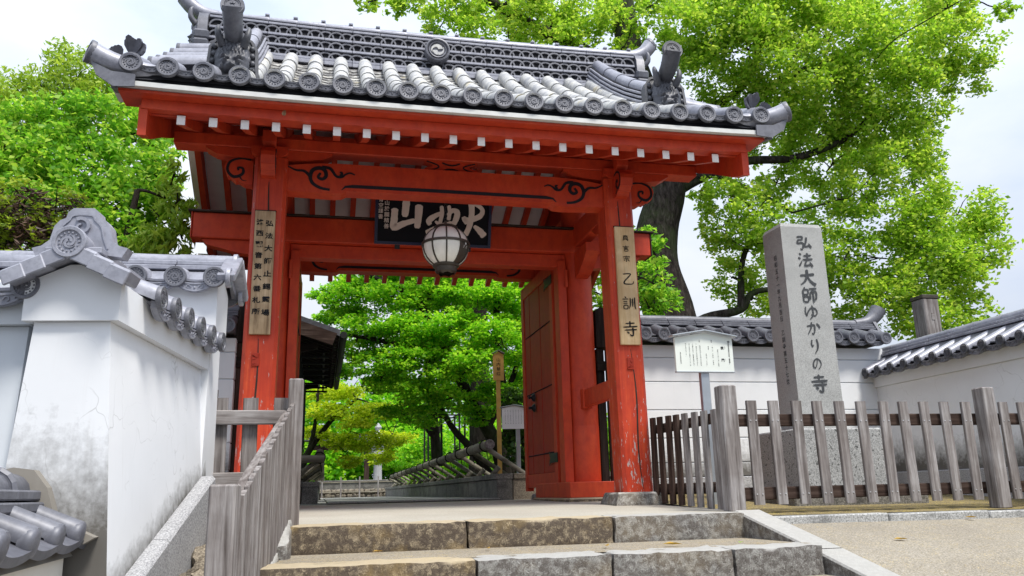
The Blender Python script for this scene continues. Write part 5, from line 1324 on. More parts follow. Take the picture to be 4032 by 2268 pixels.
# long side wall on the right, running towards the street
rw = thing('side_wall', 'long white plaster wall with tiled roof and black mould stain at the right of the picket fence', 'wall', (6.24, 8.08, 0.0), R(-92))
Lw = 7.4
MB().box((Lw / 2, 0, 0.12), (Lw, 0.56, 0.30), 0.008).build('granite_base', 'granite', rw)
MB().box((Lw / 2, 0, -0.4), (Lw, 0.50, 0.74), 0.0).build('footing', 'granite_dark', rw)
MB().prism([(-0.245, 0.272), (0.245, 0.272), (0.215, 1.19), (-0.215, 1.19)], 0, 0.0, Lw).build('plaster_body', 'plaster_stained', rw)
MB().prism([(-0.245, 1.192), (0.245, 1.192), (0.245, 1.345), (-0.245, 1.345)], 0, -0.02, Lw).build('plaster_band', 'plaster', rw)
wall_roof(rw, Lw, 1.665, 1.355, 0.37, 'tile_silver', 'tile_mid', 0.222, 0.044, x0=-0.16, nosh=2, disc='tile_dark')
# square timber post standing behind the side wall
wp = thing('timber_post', 'square weathered timber post with a metal cap behind the side wall', 'post', (7.62, 9.0, 0.0))
MB().box((0, 0, 1.22), (0.23, 0.23, 2.48), 0.012).build('shaft', 'wood_grey_z', wp); MB().box((0, 0, 2.485), (0.242, 0.242, 0.05), 0.006).build('cap', 'bronze', wp)
MB().box((0.0, -0.117, 2.22), (0.05, 0.006, 0.09), 0.002).build('plate', 'wood_grey_x', wp)

# ---- sleeve wall by the steps (left): a pier end facing the street, running back towards the gate
def gable_dress(t, zr, ze, hw, r, face):
    """ridge-end disc, ogee plate and stepped verge tiles on the gable at local x=0 (faces -X local)"""
    inst('disc_tile', disc_mesh('tile_silver', 15, 'new'), t, (-0.085, 0, zr - 0.05), (0, 0, R(-90)), 0.066)
    inst('ridge_cap', roll_mesh(0.26, 0.060, 0.055, 'tile_silver', 12, 'end'), t, (-0.075, 0, zr - 0.05), (0, 0, R(-90)))
    P = [(-0.185, -0.045), (-0.150, -0.035), (-0.120, -0.01), (-0.108, 0.05), (-0.088, 0.075), (-0.066, 0.085), (-0.060, 0.110), (-0.040, 0.128), (0.040, 0.128), (0.060, 0.110), (0.066, 0.085), (0.088, 0.075), (0.108, 0.05), (0.120, -0.01), (0.150, -0.035), (0.185, -0.045), (0.165, -0.085), (0.10, -0.075), (-0.10, -0.075), (-0.165, -0.085)]
    MB().prism([(p[0] * 1.02, zr + 0.0 + p[1]) for p in P], 0, 0.02, 0.085).build('ogee_plate', 'tile_silver', t)
    mb = MB(); fr = lambda u, v, h: (0.02 - h, u, zr + v)
    rim = spline([(-0.11, -0.05), (-0.09, 0.0), (-0.078, 0.045), (-0.05, 0.075), (-0.035, 0.095), (0.035, 0.095), (0.05, 0.075), (0.078, 0.045), (0.09, 0.0), (0.11, -0.05)], 3); mb.ribbon(rim, [0.006] * len(rim), 0.006, fr, -0.001)
    sp = [(0.038 * (1 - 0.05 * i) * math.cos(0.45 * i + 1), 0.045 + 0.038 * (1 - 0.05 * i) * math.sin(0.45 * i + 1)) for i in range(16)]
    mb.ribbon(sp, [0.016 - 0.0006 * i for i in range(16)], 0.014, fr, -0.001); mb.build('ogee_relief', 'tile_silver', t)
    dz = zr - 0.085 - ze; sl = math.hypot(hw, dz); an = math.atan2(dz, hw)
    for sd in (-1, 1):
        for k in range(3):
            tt = 0.20 + 0.28 * k; L = sl * 0.34
            mb = MB().box((0, 0, 0), (0.13, L, 0.052), 0.006, (-sd * an, 0, 0)); mb.build('verge_tile', 'tile_silver', t, (-0.01 - 0.006 * k, sd * hw * (tt + 0.04), zr - 0.075 - dz * tt - 0.008 * k))
            mb = MB().box((0, 0, 0), (0.012, L * 0.98, 0.062), 0.004, (-sd * an, 0, 0)); mb.build('verge_face', 'tile_silver', t, (-0.080 - 0.006 * k, sd * hw * (tt + 0.04), zr - 0.088 - dz * tt - 0.008 * k))
def sleeve(name, label, loc, rz, L, z_floor, zb, z_band, zr, ze, hw, ht, hb, mats, gable=True, batter=0.075, pitch=0.2, r=0.055, nosh=1):
    t = thing(name, label, 'wall', (loc[0], loc[1], z_floor), rz); o = -z_floor
    bw = ht + batter * (zb - z_floor)
    MB().prism([(-bw, 0.0), (bw, 0.0), (ht, zb + o), (-ht, zb + o)], 0, 0.025, L).build('plaster_body', mats[0] if len(mats) < 3 else [mats[0], mats[2]], t)
    if len(mats) > 2:
        for fi in (3, 5): t.children[0].data.polygons[fi].material_index = 1
    MB().prism([(-hb, zb + o + 0.002), (hb, zb + o + 0.002), (hb, z_band + o), (0.02, z_band + o + 0.075), (-0.02, z_band + o + 0.075), (-hb, z_band + o)], 0, 0.0, L - 0.03).build('plaster_band', mats[1], t)
    wall_roof(t, L + 0.02, zr + o, ze + o, hw, 'tile_silver', 'tile_silver', pitch, r, x0=-0.045, nosh=nosh, cap=0.05, disc='tile_mid', xs=0.29 if gable else 0.0)
    if gable: gable_dress(t, zr + o, ze + o, hw, r, None)
    return t
rz1 = R(90 - 7.3)
sleeve('sleeve_wall', 'white battered plaster wall with ogee tile gable and granite coping beside the steps', (-0.995, 3.523), rz1, 1.45, -0.95, 0.868, 1.025, 1.222, 1.028, 0.245, 0.146, 0.185, ('plaster_pier', 'plaster', 'plaster_side'), True, 0.075, 0.20, 0.050)
sleeve('boundary_wall', 'white plaster boundary wall running left behind the ogee tile gable', (-1.14, 3.80), R(180 - 7.3), 3.2, -0.95, 0.868, 1.045, 1.215, 1.015, 0.245, 0.146, 0.185, ('plaster_shade_joint', 'plaster_shade_joint'), False, 0.075, 0.215, 0.052)  # grey plaster has the shade of this set-back wall in its colour
fw_ = sleeve('end_wall', 'short taller white wall with tiled gable end between sleeve wall and gate', (-0.60, 5.02), R(180 - 3), 2.4, -0.1, 1.10, 1.36, 1.585, 1.385, 0.25, 0.15, 0.18, ('plaster', 'plaster'), False, 0.04, 0.21, 0.055, 2)
for sd in (-1, 1):
    for k in range(3): MB().box((0, 0, 0), (0.10, 0.115, 0.045), 0.006, (-sd * R(34), 0, 0)).build('verge_tile', 'tile_silver', fw_, (-0.055, sd * (0.055 + 0.085 * k), 1.62 - 0.055 * k))
inst('disc_tile', disc_mesh('tile_silver', 15, 'new'), fw_, (-0.07, 0, 1.635), (0, 0, R(-90)), 0.058)
for sd in (-1, 1): inst('disc_tile', disc_mesh('tile_silver', 15, 'new'), fw_, (-0.075, sd * 0.24, 1.487), (0, 0, R(-90)), 0.058)

# ---- low wall at the bottom left, its tiled roof butting into the pier
lw = thing('low_wall', 'low cream wall with rounded grey tiles butting against the white pier', 'wall', (-1.115, 3.50, -1.2), R(-88))
Lq = 2.2; oz = 1.2
MB().prism([(-0.20, 0.0), (0.20, 0.0), (0.19, 1.165), (-0.19, 1.165)], 0, 0.0, Lq).build('plaster_body', 'plaster_cream', lw)
pitq = 0.295; nq = int(Lq / pitq)
rq = roll_mesh(0.22, 0.042, 0.038, 'tile_mid', 9, 'low'); nose = MB(); nose.lathe([(0.0, 0.018), (0.026, 0.016), (0.042, 0.012), (0.048, 0.004), (0.048, -0.010), (0.042, -0.03)], 16, Matrix.Rotation(R(90), 4, 'X')); nose = nose.mesh('nose_tile', 'tile_mid', 60)
pq_ = pan_mesh(0.285, 0.25, 0.016, 0.03, 'tile_mid')
for i in range(nq):
    for sd, rz_ in ((1, math.pi), (-1, 0)):
        x = 0.10 + i * pitq
        inst('cover_tile', rq, lw, (x, sd * 0.255, oz + 0.055), Euler((R(24), 0, rz_), 'XYZ').to_matrix()); inst('nose_tile', nose, lw, (x, sd * 0.255, oz + 0.050), Euler((R(10), 0, rz_), 'XYZ').to_matrix())
        inst('pan_tile', pq_, lw, (x - pitq / 2, sd * 0.262, oz + 0.018), Euler((R(22), 0, rz_), 'XYZ').to_matrix())
MB().prism([(-0.22, oz - 0.03), (0.22, oz - 0.03), (0.09, oz + 0.14), (-0.09, oz + 0.14)], 0, 0.0, Lq).build('mortar_core', 'plaster_mortar', lw)
for k in range(2):
    for i in range(7): MB().box((0.02 + 0.30 * (i + 0.5), 0, oz + 0.15 + 0.042 * k), (0.295, 0.235 - 0.03 * k, 0.036), 0.006).build('ridge_slab', 'tile_mid', lw)
for i in range(9):
    inst('ridge_cap', roll_mesh(0.25, 0.072, 0.066, 'tile_mid', 9, 'lowcap'), lw, (0.05 + 0.24 * (i + 1), 0, oz + 0.205), (0, 0, R(90)))
    MB().tube([(0.05 + 0.24 * (i + 1) - 0.012, 0.076 * math.cos(a), oz + 0.205 + 0.076 * math.sin(a)) for a in np.linspace(0, math.pi, 9)], 0.014, 6).build('cap_collar', 'tile_mid', lw)
MB().prism([(0.30, oz + 0.035), (0.16, oz + 0.10), (0.12, oz + 0.22), (0.07, oz + 0.285), (0.0, oz + 0.295), (-0.10, oz + 0.27), (-0.25, oz + 0.04), (-0.2, oz + 0.0), (0.24, oz + 0.0)], 0, -0.02, 0.05).build('mortar_fillet', 'plaster_mortar', lw)

# ---- granite coping and field stones between sleeve wall and steps
cp = thing('granite_coping', 'sloping pale granite coping along the foot of the sleeve wall', 'coping', (-0.60, 4.2, -0.4))
def cop(ya, yb):
    vs = []
    for y in (ya, yb):
        z = 0.26 - 0.356 * (4.79 - y); xw = -1.252 + 0.127 * y + 0.075 * (0.26 - z)      # foot of the plaster face
        for (x, dz) in ((xw - 0.10, -0.30), (xw + 0.085, -0.30), (xw + 0.075, -0.014), (xw + 0.062, 0), (xw - 0.10, 0.0)): vs.append((x + 0.60, y - 4.2, z + dz + 0.4))
    return MB().add(vs, [(4, 3, 2, 1, 0), (5, 6, 7, 8, 9)] + [(k, (k + 1) % 5, 5 + (k + 1) % 5, 5 + k) for k in range(5)])
for a_, b_ in ((4.86, 4.05), (4.043, 3.20), (3.193, 2.2)): cop(a_, b_).build('coping_stone', 'granite', cp)
fs_ = thing('field_stone_bank', 'rough brown field stones stacked between granite coping and fence end post', 'stone bank', (-0.45, 3.9, -0.8))
rnd = random.Random(11)
for (x, y, z, s) in ((-0.47, 4.74, -0.06, 0.15), (-0.50, 4.52, -0.16, 0.17), (-0.44, 4.30, -0.22, 0.19), (-0.55, 4.22, -0.28, 0.18), (-0.50, 4.00, -0.33, 0.20), (-0.58, 3.86, -0.40, 0.20), (-0.48, 3.72, -0.46, 0.20), (-0.62, 3.55, -0.52, 0.22), (-0.50, 3.40, -0.58, 0.22), (-0.40, 4.55, -0.34, 0.20), (-0.38, 4.10, -0.50, 0.22), (-0.62, 3.2, -0.66, 0.24), (-0.36, 4.75, -0.26, 0.18)):
    rough_block(-s * 0.62, s * 0.62, -s * 0.8, s * 0.8, -s * 0.6, s * 0.6, rnd.uniform(0, 9), s * 0.22, 6, 6, 6, s * 0.28).build('field_stone', 'garden_stone', fs_, (x + 0.45, y - 3.9, z + 0.8), (rnd.uniform(-.2, .2), rnd.uniform(-.2, .2), rnd.uniform(-.4, .4)), smooth=70)
# ------------------------------------------------------------------ picket fences
rnd = random.Random(21)
def nails(mb, pts, face):
    for p in pts: mb.ball(p, 0.006, 6, 4)
def picket(t, loc, w, th, h, rz=0.0, top_slope=0.0, nailz=(), mat='wood_grey_z', lean=0.0):
    mb = MB(); c = 0.004
    vs = []
    for (x, y) in ((-w / 2 + c, -th / 2), (w / 2 - c, -th / 2), (w / 2, -th / 2 + c), (w / 2, th / 2), (-w / 2, th / 2), (-w / 2, -th / 2 + c)):
        vs.append((x, y, 0))
    for (x, y) in ((-w / 2 + c, -th / 2), (w / 2 - c, -th / 2), (w / 2, -th / 2 + c), (w / 2, th / 2), (-w / 2, th / 2), (-w / 2, -th / 2 + c)):
        vs.append((x, y, h + top_slope * x))
    mb.add(vs, [(5, 4, 3, 2, 1, 0), (6, 7, 8, 9, 10, 11)] + [(k, (k + 1) % 6, 6 + (k + 1) % 6, 6 + k) for k in range(6)])
    o = mb.build('picket', mat, t, loc, (rnd.uniform(-.006, .006), rnd.uniform(-.012, .012) + lean, rz + rnd.uniform(-.03, .03)))
    if nailz:
        if 'nail' not in TM: TM['nail'] = MB().ball((0, 0, 0), 0.0055, 6, 4).mesh('nail', 'steel_nail')
        for z in nailz:
            for dx in (-w * 0.28, w * 0.28): inst('nail', TM['nail'], o, (dx, -th / 2 - 0.001, z))
    return o
# long fence in front of the stone pillar
f2 = thing('picket_fence', 'long weathered grey picket fence in front of the stone pillar', 'fence', (2.74, 5.30, -0.02))
def fpost(t, loc, w, h, mat='wood_grey_z'): return MB().box((0, 0, h / 2), (w, w, h), 0.008).build('post', mat, t, loc)
fpost(f2, (-0.005, -0.03, 0.0), 0.115, 0.866); fpost(f2, (2.115, -0.03, -0.02), 0.110, 0.88)
for z in (0.627, 0.125): MB().box((1.70, 0.045, z + 0.005), (3.40, 0.045, 0.085), 0.006).build('rail', 'wood_brown_x', f2)
for i in range(17):
    x = 0.20 + i * 0.1765
    if i > 10: x = 2.305 + (i - 11) * 0.1765
    picket(f2, (x, 0.0, 0.055 - 0.001 * i), 0.076, 0.022, 0.712, 0, 0, (0.12 - 0.05, 0.572))
# short fence from the gate post to the corner
f1 = thing('picket_fence', 'short dark picket fence section between the right gate post and the fence corner', 'fence', (2.78, 6.75, 0.0))
for z, m_ in ((0.655, 'wood_brown_y'), (0.16, 'wood_brown_y')): MB().box((0.045, -0.72, z), (0.045, 1.40, 0.075), 0.006).build('rail', m_, f1)
for i in range(8):
    y = -0.02 - i * 0.168; o = picket(f1, (0.0, y, 0.045 - 0.006 * i), 0.068, 0.022, 0.708, R(-90) + R(9), mat='wood_brown_z' if i < 4 else 'wood_grey_z')
# left: flat section beside the sleeve wall and corner post
f3 = thing('picket_fence', 'short grey picket fence section joining the sleeve wall and left fence post', 'fence', (-0.16, 5.22, 0.0))
fpost(f3, (-0.002, -0.02, -0.01), 0.088, 0.875)
for x in (-0.44, -0.262, -0.092): picket(f3, (x, 0.03, 0.04), 0.088, 0.024, 0.715, 0)
MB().box((-0.30, -0.010, 0.634), (0.52, 0.040, 0.085), 0.006).build('rail', 'wood_grey_x', f3); MB().box((-0.30, -0.010, 0.27), (0.52, 0.040, 0.085), 0.006).build('rail', 'wood_grey_x', f3)
fpost(f3, (-0.50, 0.10, 0.0), 0.06, 0.82, 'wood_brown_z')
# left: section falling with the steps
f4 = thing('picket_fence', 'sloping weathered picket fence going down the left side of the stone steps', 'fence', (-0.17, 5.15, -0.6))
pa, pb = Vector((-0.168, 5.10)), Vector((-0.315, 3.62)); dv = (pb - pa); rzf = math.atan2(dv.y, dv.x)
for i in range(15):
    t_ = (i + 0.6) / 15.2; p = pa + dv * t_; gz = -0.02 - 0.50 * t_; h = 0.715 - 0.05 * t_
    picket(f4, (p.x + 0.17, p.y - 5.15, gz + 0.02 + 0.6), 0.074, 0.022, h, rzf, -0.33, (0.50, 0.12))
for z0 in (0.645, 0.17):
    a = Vector((pa.x - 0.035, pa.y, z0 - 0.02)); b_ = Vector((pb.x - 0.035, pb.y, z0 - 0.52)); m_ = (a + b_) / 2; L = (b_ - a).length
    MB().box((0, 0, 0), (L, 0.045, 0.08), 0.006, (0, math.asin((a.z - b_.z) / L), 0)).build('rail', 'wood_grey_x', f4, (m_.x + 0.17, m_.y - 5.15, m_.z + 0.6), (0, 0, rzf))
MB().box((0, 0, 0.4), (0.105, 0.115, 0.84), 0.008).build('post', 'wood_grey_z', f4, (-0.375 + 0.17, 3.60 - 5.15, 0.0), (0, 0, R(-6)))
lk = thing('rough_kerb', 'rough whitish stone kerb under the sloping picket fence', 'kerb', (-0.25, 4.2, -0.5))
for k in range(4):
    a = 5.02 - 0.42 * k; xm = -0.205 - 0.10 * (5.0 - a + 0.2) / 1.0; zc = -0.06 - 0.145 * k
    rough_block(-0.075, 0.075, -0.21, 0.21, -0.16, 0.045, k + 70, 0.014, 4, 10, 5, 0.02).build('kerb_stone', 'step_grey', lk, (xm + 0.25, a - 0.21 - 4.2, zc + 0.5), (R(17), 0, 0), smooth=60)

# ------------------------------------------------------------------ stone pillar
sp_ = thing('stone_pillar', 'tall square granite pillar with a column of carved characters on a pedestal', 'pillar', (4.15, 6.45, -0.04))
MB().box((0.03, -0.03, 0.055), (1.20, 1.02, 0.13), 0.012).build('plinth', 'granite_dark', sp_)
MB().box((0.02, 0.02, 0.385), (0.79, 0.74, 0.53), 0.012).build('pedestal', 'granite_pitted', sp_)
mb = MB(); w0, w1, d0_, d1_ = 0.212, 0.205, 0.16, 0.155
vs = [(sx * w0, sy * d0_, 0.652) for sx, sy in ((-1, -1), (1, -1), (1, 1), (-1, 1))] + [(sx * w1, sy * d1_, 2.455) for sx, sy in ((-1, -1), (1, -1), (1, 1), (-1, 1))] + [(sx * (w1 - 0.015), sy * (d1_ - 0.015), 2.488) for sx, sy in ((-1, -1), (1, -1), (1, 1), (-1, 1))]
fsx = [(3, 2, 1, 0), (8, 9, 10, 11)] + [(b_ + k, b_ + (k + 1) % 4, b_ + 4 + (k + 1) % 4, b_ + 4 + k) for b_ in (0, 4) for k in range(4)]
mb.add(vs, fsx).build('shaft', 'granite_pillar', sp_)
fr = lambda u, v, h: (u, -0.1578 - 0.005 * (2.455 - v) / 1.8 - h + 0.0, v)
for ch, z, s in (('弘', 2.30, .150), ('法', 2.145, .150), ('大', 1.985, .160), ('師', 1.825, .155), ('ゆ', 1.668, .140), ('か', 1.520, .135), ('り', 1.368, .140), ('の', 1.215, .125), ('寺', 1.045, .165)):
    wx = s * (1.0 if ch not in 'りの' else 0.75); brush(MB(), ch, fr, -wx * 0.5 + 0.004, z - s * 0.45, wx * 1.02, s * 0.92, 0.0012, 1.35, 8).build('carved_character', 'carved_grey', sp_)
inst('carved_lettering', TX['pil'], sp_, (-0.2125, -0.03, 2.22), Euler((R(90), 0, R(-90)), 'XYZ').to_matrix())

# ------------------------------------------------------------------ information sign by the gate
si = thing('information_sign', 'white information board with peaked metal roof on a steel post behind the short fence', 'sign', (3.115, 6.32, 0.0))
MB().prism([(-0.262, 1.10), (0.262, 1.10), (0.262, 1.385), (0.0, 1.43), (-0.262, 1.385)], 1, -0.012, 0.012).build('board', 'sign_board', si)
for s in (-1, 1):
    MB().box((s * 0.146, -0.01, 1.421), (0.300, 0.085, 0.012), 0.003, (0, s * R(9.6), 0)).build('roof_sheet', 'zinc', si)
for z_, w_ in ((1.096, 0.53),): MB().box((0, -0.002, z_), (w_, 0.034, 0.010), 0.002).build('edge_trim', 'zinc', si)
MB().box((0.0, 0.028, 0.60), (0.075, 0.05, 1.20), 0.004).build('post', 'zinc', si)
def sgt(k, u, v, key_scale=1.0): inst('lettering', TX[k], si, (-0.262 + 0.524 * u, -0.0135, 1.395 - 0.295 * v), (R(90), 0, 0), key_scale)
sgt('sg_a', 0.93, 0.17); sgt('sg_b', 0.815, 0.27); sgt('sg_c', 0.815, 0.62); sgt('sg_r1', 0.862, 0.27); sgt('sg_r2', 0.862, 0.62)
mb = MB(); fr = lambda u, v, h: (u, -0.0125 - h, v)
for q in range(3): mb.ribbon([(0.228 + dx, 1.360 - 0.006 * q + abs(dx) * 0.15) for dx in (-0.011, -0.003, 0.003, 0.011)], [0.0028] * 4, 0.0008, fr, 0.0002)
mb.ribbon([(0.228, 1.363), (0.228, 1.345)], [0.003, 0.003], 0.0008, fr, 0.0008); mb.build('city_emblem', 'ink', si)
for k, u, v in ((0, 0.735, 0.36), (1, 0.635, 0.09), (2, 0.645, 0.24), (3, 0.575, 0.26), (4, 0.53, 0.48), (5, 0.425, 0.09), (6, 0.43, 0.24), (7, 0.365, 0.20), (8, 0.305, 0.20), (9, 0.245, 0.20), (10, 0.185, 0.20), (11, 0.085, 0.45)): sgt('sg_%d' % k, u, v)

# ------------------------------------------------------------------ scattered leaves on steps and ramp
for i, (x, y, z) in enumerate(((0.32, 4.80, -0.149), (1.55, 4.52, -0.149), (1.90, 4.42, -0.149), (2.28, 4.36, -0.149), (4.35, 5.00, -0.092), (5.05, 4.62, -0.168), (0.92, 4.70, -0.149), (3.4, 4.5, -0.178))):
    s = 0.030 + 0.012 * (i % 3); mb = MB(); P = [(-1, 0, 0.05), (-0.4, 0.36, 0.22), (0.3, 0.34, 0.15), (1, 0, 0.05), (0.3, -0.34, 0.25), (-0.4, -0.36, 0.12), (0, 0, 0.0)]
    mb.add([(p[0] * s, p[1] * s, p[2] * s + 0.004) for p in P], [(6, k, (k + 1) % 6) for k in range(6)])
    lab = ('dry brown fallen leaf on the tread below the leftmost top step stone', 'dry brown fallen leaf on the tread below the middle top step stone', 'dry brown fallen leaf on the tread below the grey top step stone', 'fresh yellow green fallen leaf on the upper step tread', 'dry fallen leaf on the ramp at the foot of the fence kerb', 'dry fallen leaf in the open middle of the tan ramp', 'dry brown fallen leaf below the joint of the two tan step stones', 'dry fallen leaf on the ramp beside the sloping granite kerb')[i]
    o = mb.build('fallen_leaf', 'leaf_camphor' if i == 3 else 'debris_leaf', None, (x, y, z + 0.006), (0, 0, i * 1.3)); tag(o, lab, 'leaf', 'fallen leaves on the ramp' if x > 2.9 else 'fallen leaves on the steps')
# ------------------------------------------------------------------ garden beyond the gate
def kerb_run(name, label, x, y0, y1, zb, zt_, ret, sg, seed):
    t = thing(name, label, 'retaining wall', (x, y0, 0.0)); rr = random.Random(seed); y = y0; k = 0
    while y < y1:
        L = min(rr.uniform(0.95, 1.35) * (1 + 0.03 * k), y1 - y)
        MB().box((sg * 0.10, y - y0 + L / 2, (zb + zt_ - 0.07) / 2), (0.20, L - 0.012, zt_ - 0.07 - zb), 0.008).build('wall_stone', 'granite_dark', t)
        MB().box((sg * 0.095, y - y0 + L / 2, zt_ - 0.034), (0.23, L - 0.008, 0.066), 0.006).build('cap_stone', 'granite_dark', t)
        y += L; k += 1
    for q in range(ret):
        MB().box((sg * (0.20 + 0.36 * (q + 0.5)), 0.10, (zb + zt_ - 0.07) / 2), (0.35, 0.20, zt_ - 0.07 - zb), 0.008).build('wall_stone', 'garden_stone', t)
        MB().box((sg * (0.21 + 0.36 * (q + 0.5)), 0.095, zt_ - 0.034), (0.352, 0.23, 0.066), 0.006).build('cap_stone', 'garden_stone', t)
    return t
kerb_run('retaining_wall', 'low dark stone retaining wall along the garden path below the long bamboo rail', 2.145, 10.3, 28.8, 0.03, 0.385, 4, 1, 4)
kerb_run('retaining_wall', 'low dark stone retaining wall of the garden path behind the left gate pillar', -0.03, 10.9, 28.8, 0.03, 0.345, 4, -1, 5)
def bamboo(t, p, q, r, name='bamboo_pole', mat='bamboo_old', node=0.28):
    p, q = Vector(p), Vector(q); L = (q - p).length; n = max(2, int(L / node)); pts = []; rad = []
    for i in range(n + 1):
        for (e, k) in ((-0.012, 1.0), (0.0, 1.10), (0.012, 1.0)):
            s = min(max(i * L / n + e, 0), L)
            if pts and (p + (q - p) * (s / L) - pts[-1]).length < 1e-4: continue
            pts.append(p + (q - p) * (s / L)); rad.append(r * k * (1 - 0.1 * s / L))
    d = (q - p).normalized(); mid = (p + q) / 2
    mb = MB().tube([tuple(x - mid) for x in pts], rad, 9)
    return mb.build(name, mat, t, tuple(mid), smooth=45)
def tie(t, p, r):
    mb = MB().tube([(r * 1.25 * math.cos(a), 0.0, r * 1.25 * math.sin(a)) for a in np.linspace(0, 2 * math.pi, 10)], 0.010, 5); mb.tube([(0.01, -0.0, -r), (0.02, -0.03, -r - 0.07), (0.03, -0.02, -r - 0.13)], 0.006, 5); return mb.build('rope_tie', 'rope', t, p)
bf = thing('bamboo_fence', 'grey bamboo rail on slanting bamboo struts along the right of the garden path', 'fence', (2.06, 10.3, 0.38))
bamboo(bf, (0, 0, 0.365), (0.05, 15.6, 0.30), 0.062, 'bamboo_rail', node=0.42)
MB().lathe([(0.0, 0.0), (0.045, 0.002), (0.052, 0.004), (0.064, 0.0)], 16, Matrix.Translation((0, -0.006, 0.365)) @ Matrix.Rotation(R(90), 4, 'X')).build('rail_end', 'wood_grey_y', bf)
for k in range(15):
    y = 0.28 + k * 1.02 * (1 + 0.008 * k)
    bamboo(bf, (0.03, y, 0.32 - 0.004 * k), (0.50, y - 0.05, 0.0), 0.034, 'bamboo_strut', ('bamboo_old', 'bamboo_dark')[(k + k // 3) % 2])
    bamboo(bf, (0.22, y + 0.22, 0.10), (0.12, y + 0.28, -0.02), 0.034, 'bamboo_stub', 'bamboo_old'); tie(bf, (0.002 * k, y, 0.365 - 0.0042 * y), 0.062)
bl = thing('bamboo_fence', 'grey bamboo rail on slanting bamboo struts behind the left gate pillar', 'fence', (-0.02, 10.9, 0.34))
bamboo(bl, (-1.3, 0.0, 0.28), (0.06, 0.0, 0.28), 0.055, 'bamboo_rail', node=0.36); bamboo(bl, (0.0, 0.05, 0.36), (0.08, 15.0, 0.29), 0.052, 'bamboo_rail', node=0.42)
for k in range(8): bamboo(bl, (-1.15 + 0.155 * k, 0.02, 0.25), (-1.42 + 0.155 * k, 0.30, 0.0), 0.028, 'bamboo_strut', ('bamboo_dark', 'bamboo_old')[k % 2])
for k in range(13):
    y = 0.5 + 1.05 * k; bamboo(bl, (0.0, y, 0.30), (-0.42, y - 0.05, 0.0), 0.032, 'bamboo_strut', ('bamboo_dark', 'bamboo_old')[k % 2])
tie(bl, (0.0, 0.03, 0.30), 0.056)

ns = thing('notice_board', 'small white notice board with peaked roof beside the open gate door', 'sign', (2.46, 10.62, 0.36))
MB().prism([(-0.165, 0.60), (0.165, 0.60), (0.165, 0.87), (0.0, 0.90), (-0.165, 0.87)], 1, -0.012, 0.012).build('board', 'white_paint', ns)
for s in (-1, 1): MB().box((s * 0.092, 0, 0.894), (0.196, 0.09, 0.012), 0.003, (0, s * R(10.5), 0)).build('roof_sheet', 'zinc', ns)
MB().box((0.05, 0.03, 0.30), (0.05, 0.04, 0.62), 0.004).build('post', 'zinc', ns)
for i in range(8): inst('lettering', TX['ns'], ns, (-0.125 + 0.036 * i, -0.0135, 0.85), (R(90), 0, 0), (0.8, 0.9, 1))
ys = thing('tall_sign', 'tall narrow yellow wooden sign on a post beside the notice board', 'sign', (2.36, 11.1, 0.36))
MB().box((0, 0.03, 0.78), (0.055, 0.045, 1.56), 0.004).build('post', 'sign_yellow', ys)
MB().prism([(-0.075, 1.30), (0.075, 1.30), (0.075, 1.66), (0.0, 1.70), (-0.075, 1.66)], 1, -0.012, 0.008).build('board', 'sign_yellow', ys)
for s in (-1, 1): MB().box((s * 0.045, 0, 1.695), (0.10, 0.07, 0.014), 0.003, (0, s * R(28), 0)).build('roof_board', 'wood_grey_x', ys)
inst('lettering', TX['ys'], ys, (0, -0.0135, 1.62), (R(90), 0, 0), (1.1, 1.0, 1))

# dark hall whose eave reaches out on the left of the path
hl = thing('garden_hall', 'dark timber hall with deep shadowed eave on the left of the garden path', 'building', (-2.0, 14.2, 0.2))
def roofz(x): return 2.13 + 0.34 * (2.2 - x)
MB().prism([(2.2, roofz(2.2) - 0.03), (2.2, roofz(2.2) + 0.06), (-1.2, roofz(-1.2) + 0.09), (-1.2, roofz(-1.2))], 1, -2.8, 2.8).build('roof', 'tile_dark', hl)
MB().prism([(-1.2, roofz(-1.2)), (-1.2, roofz(-1.2) + 0.09), (-4.4, roofz(2.0) + 0.09), (-4.4, roofz(2.0))], 1, -2.8, 2.8).build('roof', 'tile_dark', hl)
for k in range(22): MB().box((1.42, -2.7 + 0.255 * k, roofz(1.42) - 0.055), (1.62, 0.055, 0.07), 0.004, (0, math.atan(0.34), 0)).build('rafter', 'wood_dark_x', hl)
MB().box((2.14, 0, roofz(2.14) - 0.03), (0.05, 5.56, 0.10), 0.004).build('fascia', 'wood_dark_y', hl)
MB().tube([(2.25, -2.8, roofz(2.2) - 0.01), (2.25, 2.8, roofz(2.2) - 0.04)], 0.05, 8).build('gutter', 'iron_frame', hl)
MB().prism([(2.16, roofz(2.16) - 0.02), (-1.2, roofz(-1.2) - 0.02), (-1.2, roofz(-1.2) - 0.26), (2.1, roofz(2.1) - 0.20)], 1, -2.88, -2.81).build('barge_board', 'wood_brown_x', hl)
MB().box((-1.2, 0, 1.15), (3.6, 4.6, 2.2), 0.0).build('wall', 'wood_dark_z', hl)
for yy in (-2.2, 0, 2.2): MB().box((0.66, yy, 1.1), (0.12, 0.12, 2.3), 0.006).build('post', 'wood_dark_z', hl)
for yy in (-2.2, 2.2): MB().prism([(0.7, 1.75), (1.9, 2.02), (1.9, 2.10), (0.7, 1.92)], 1, yy - 0.04, yy + 0.04).build('bracket', 'wood_dark_x', hl)

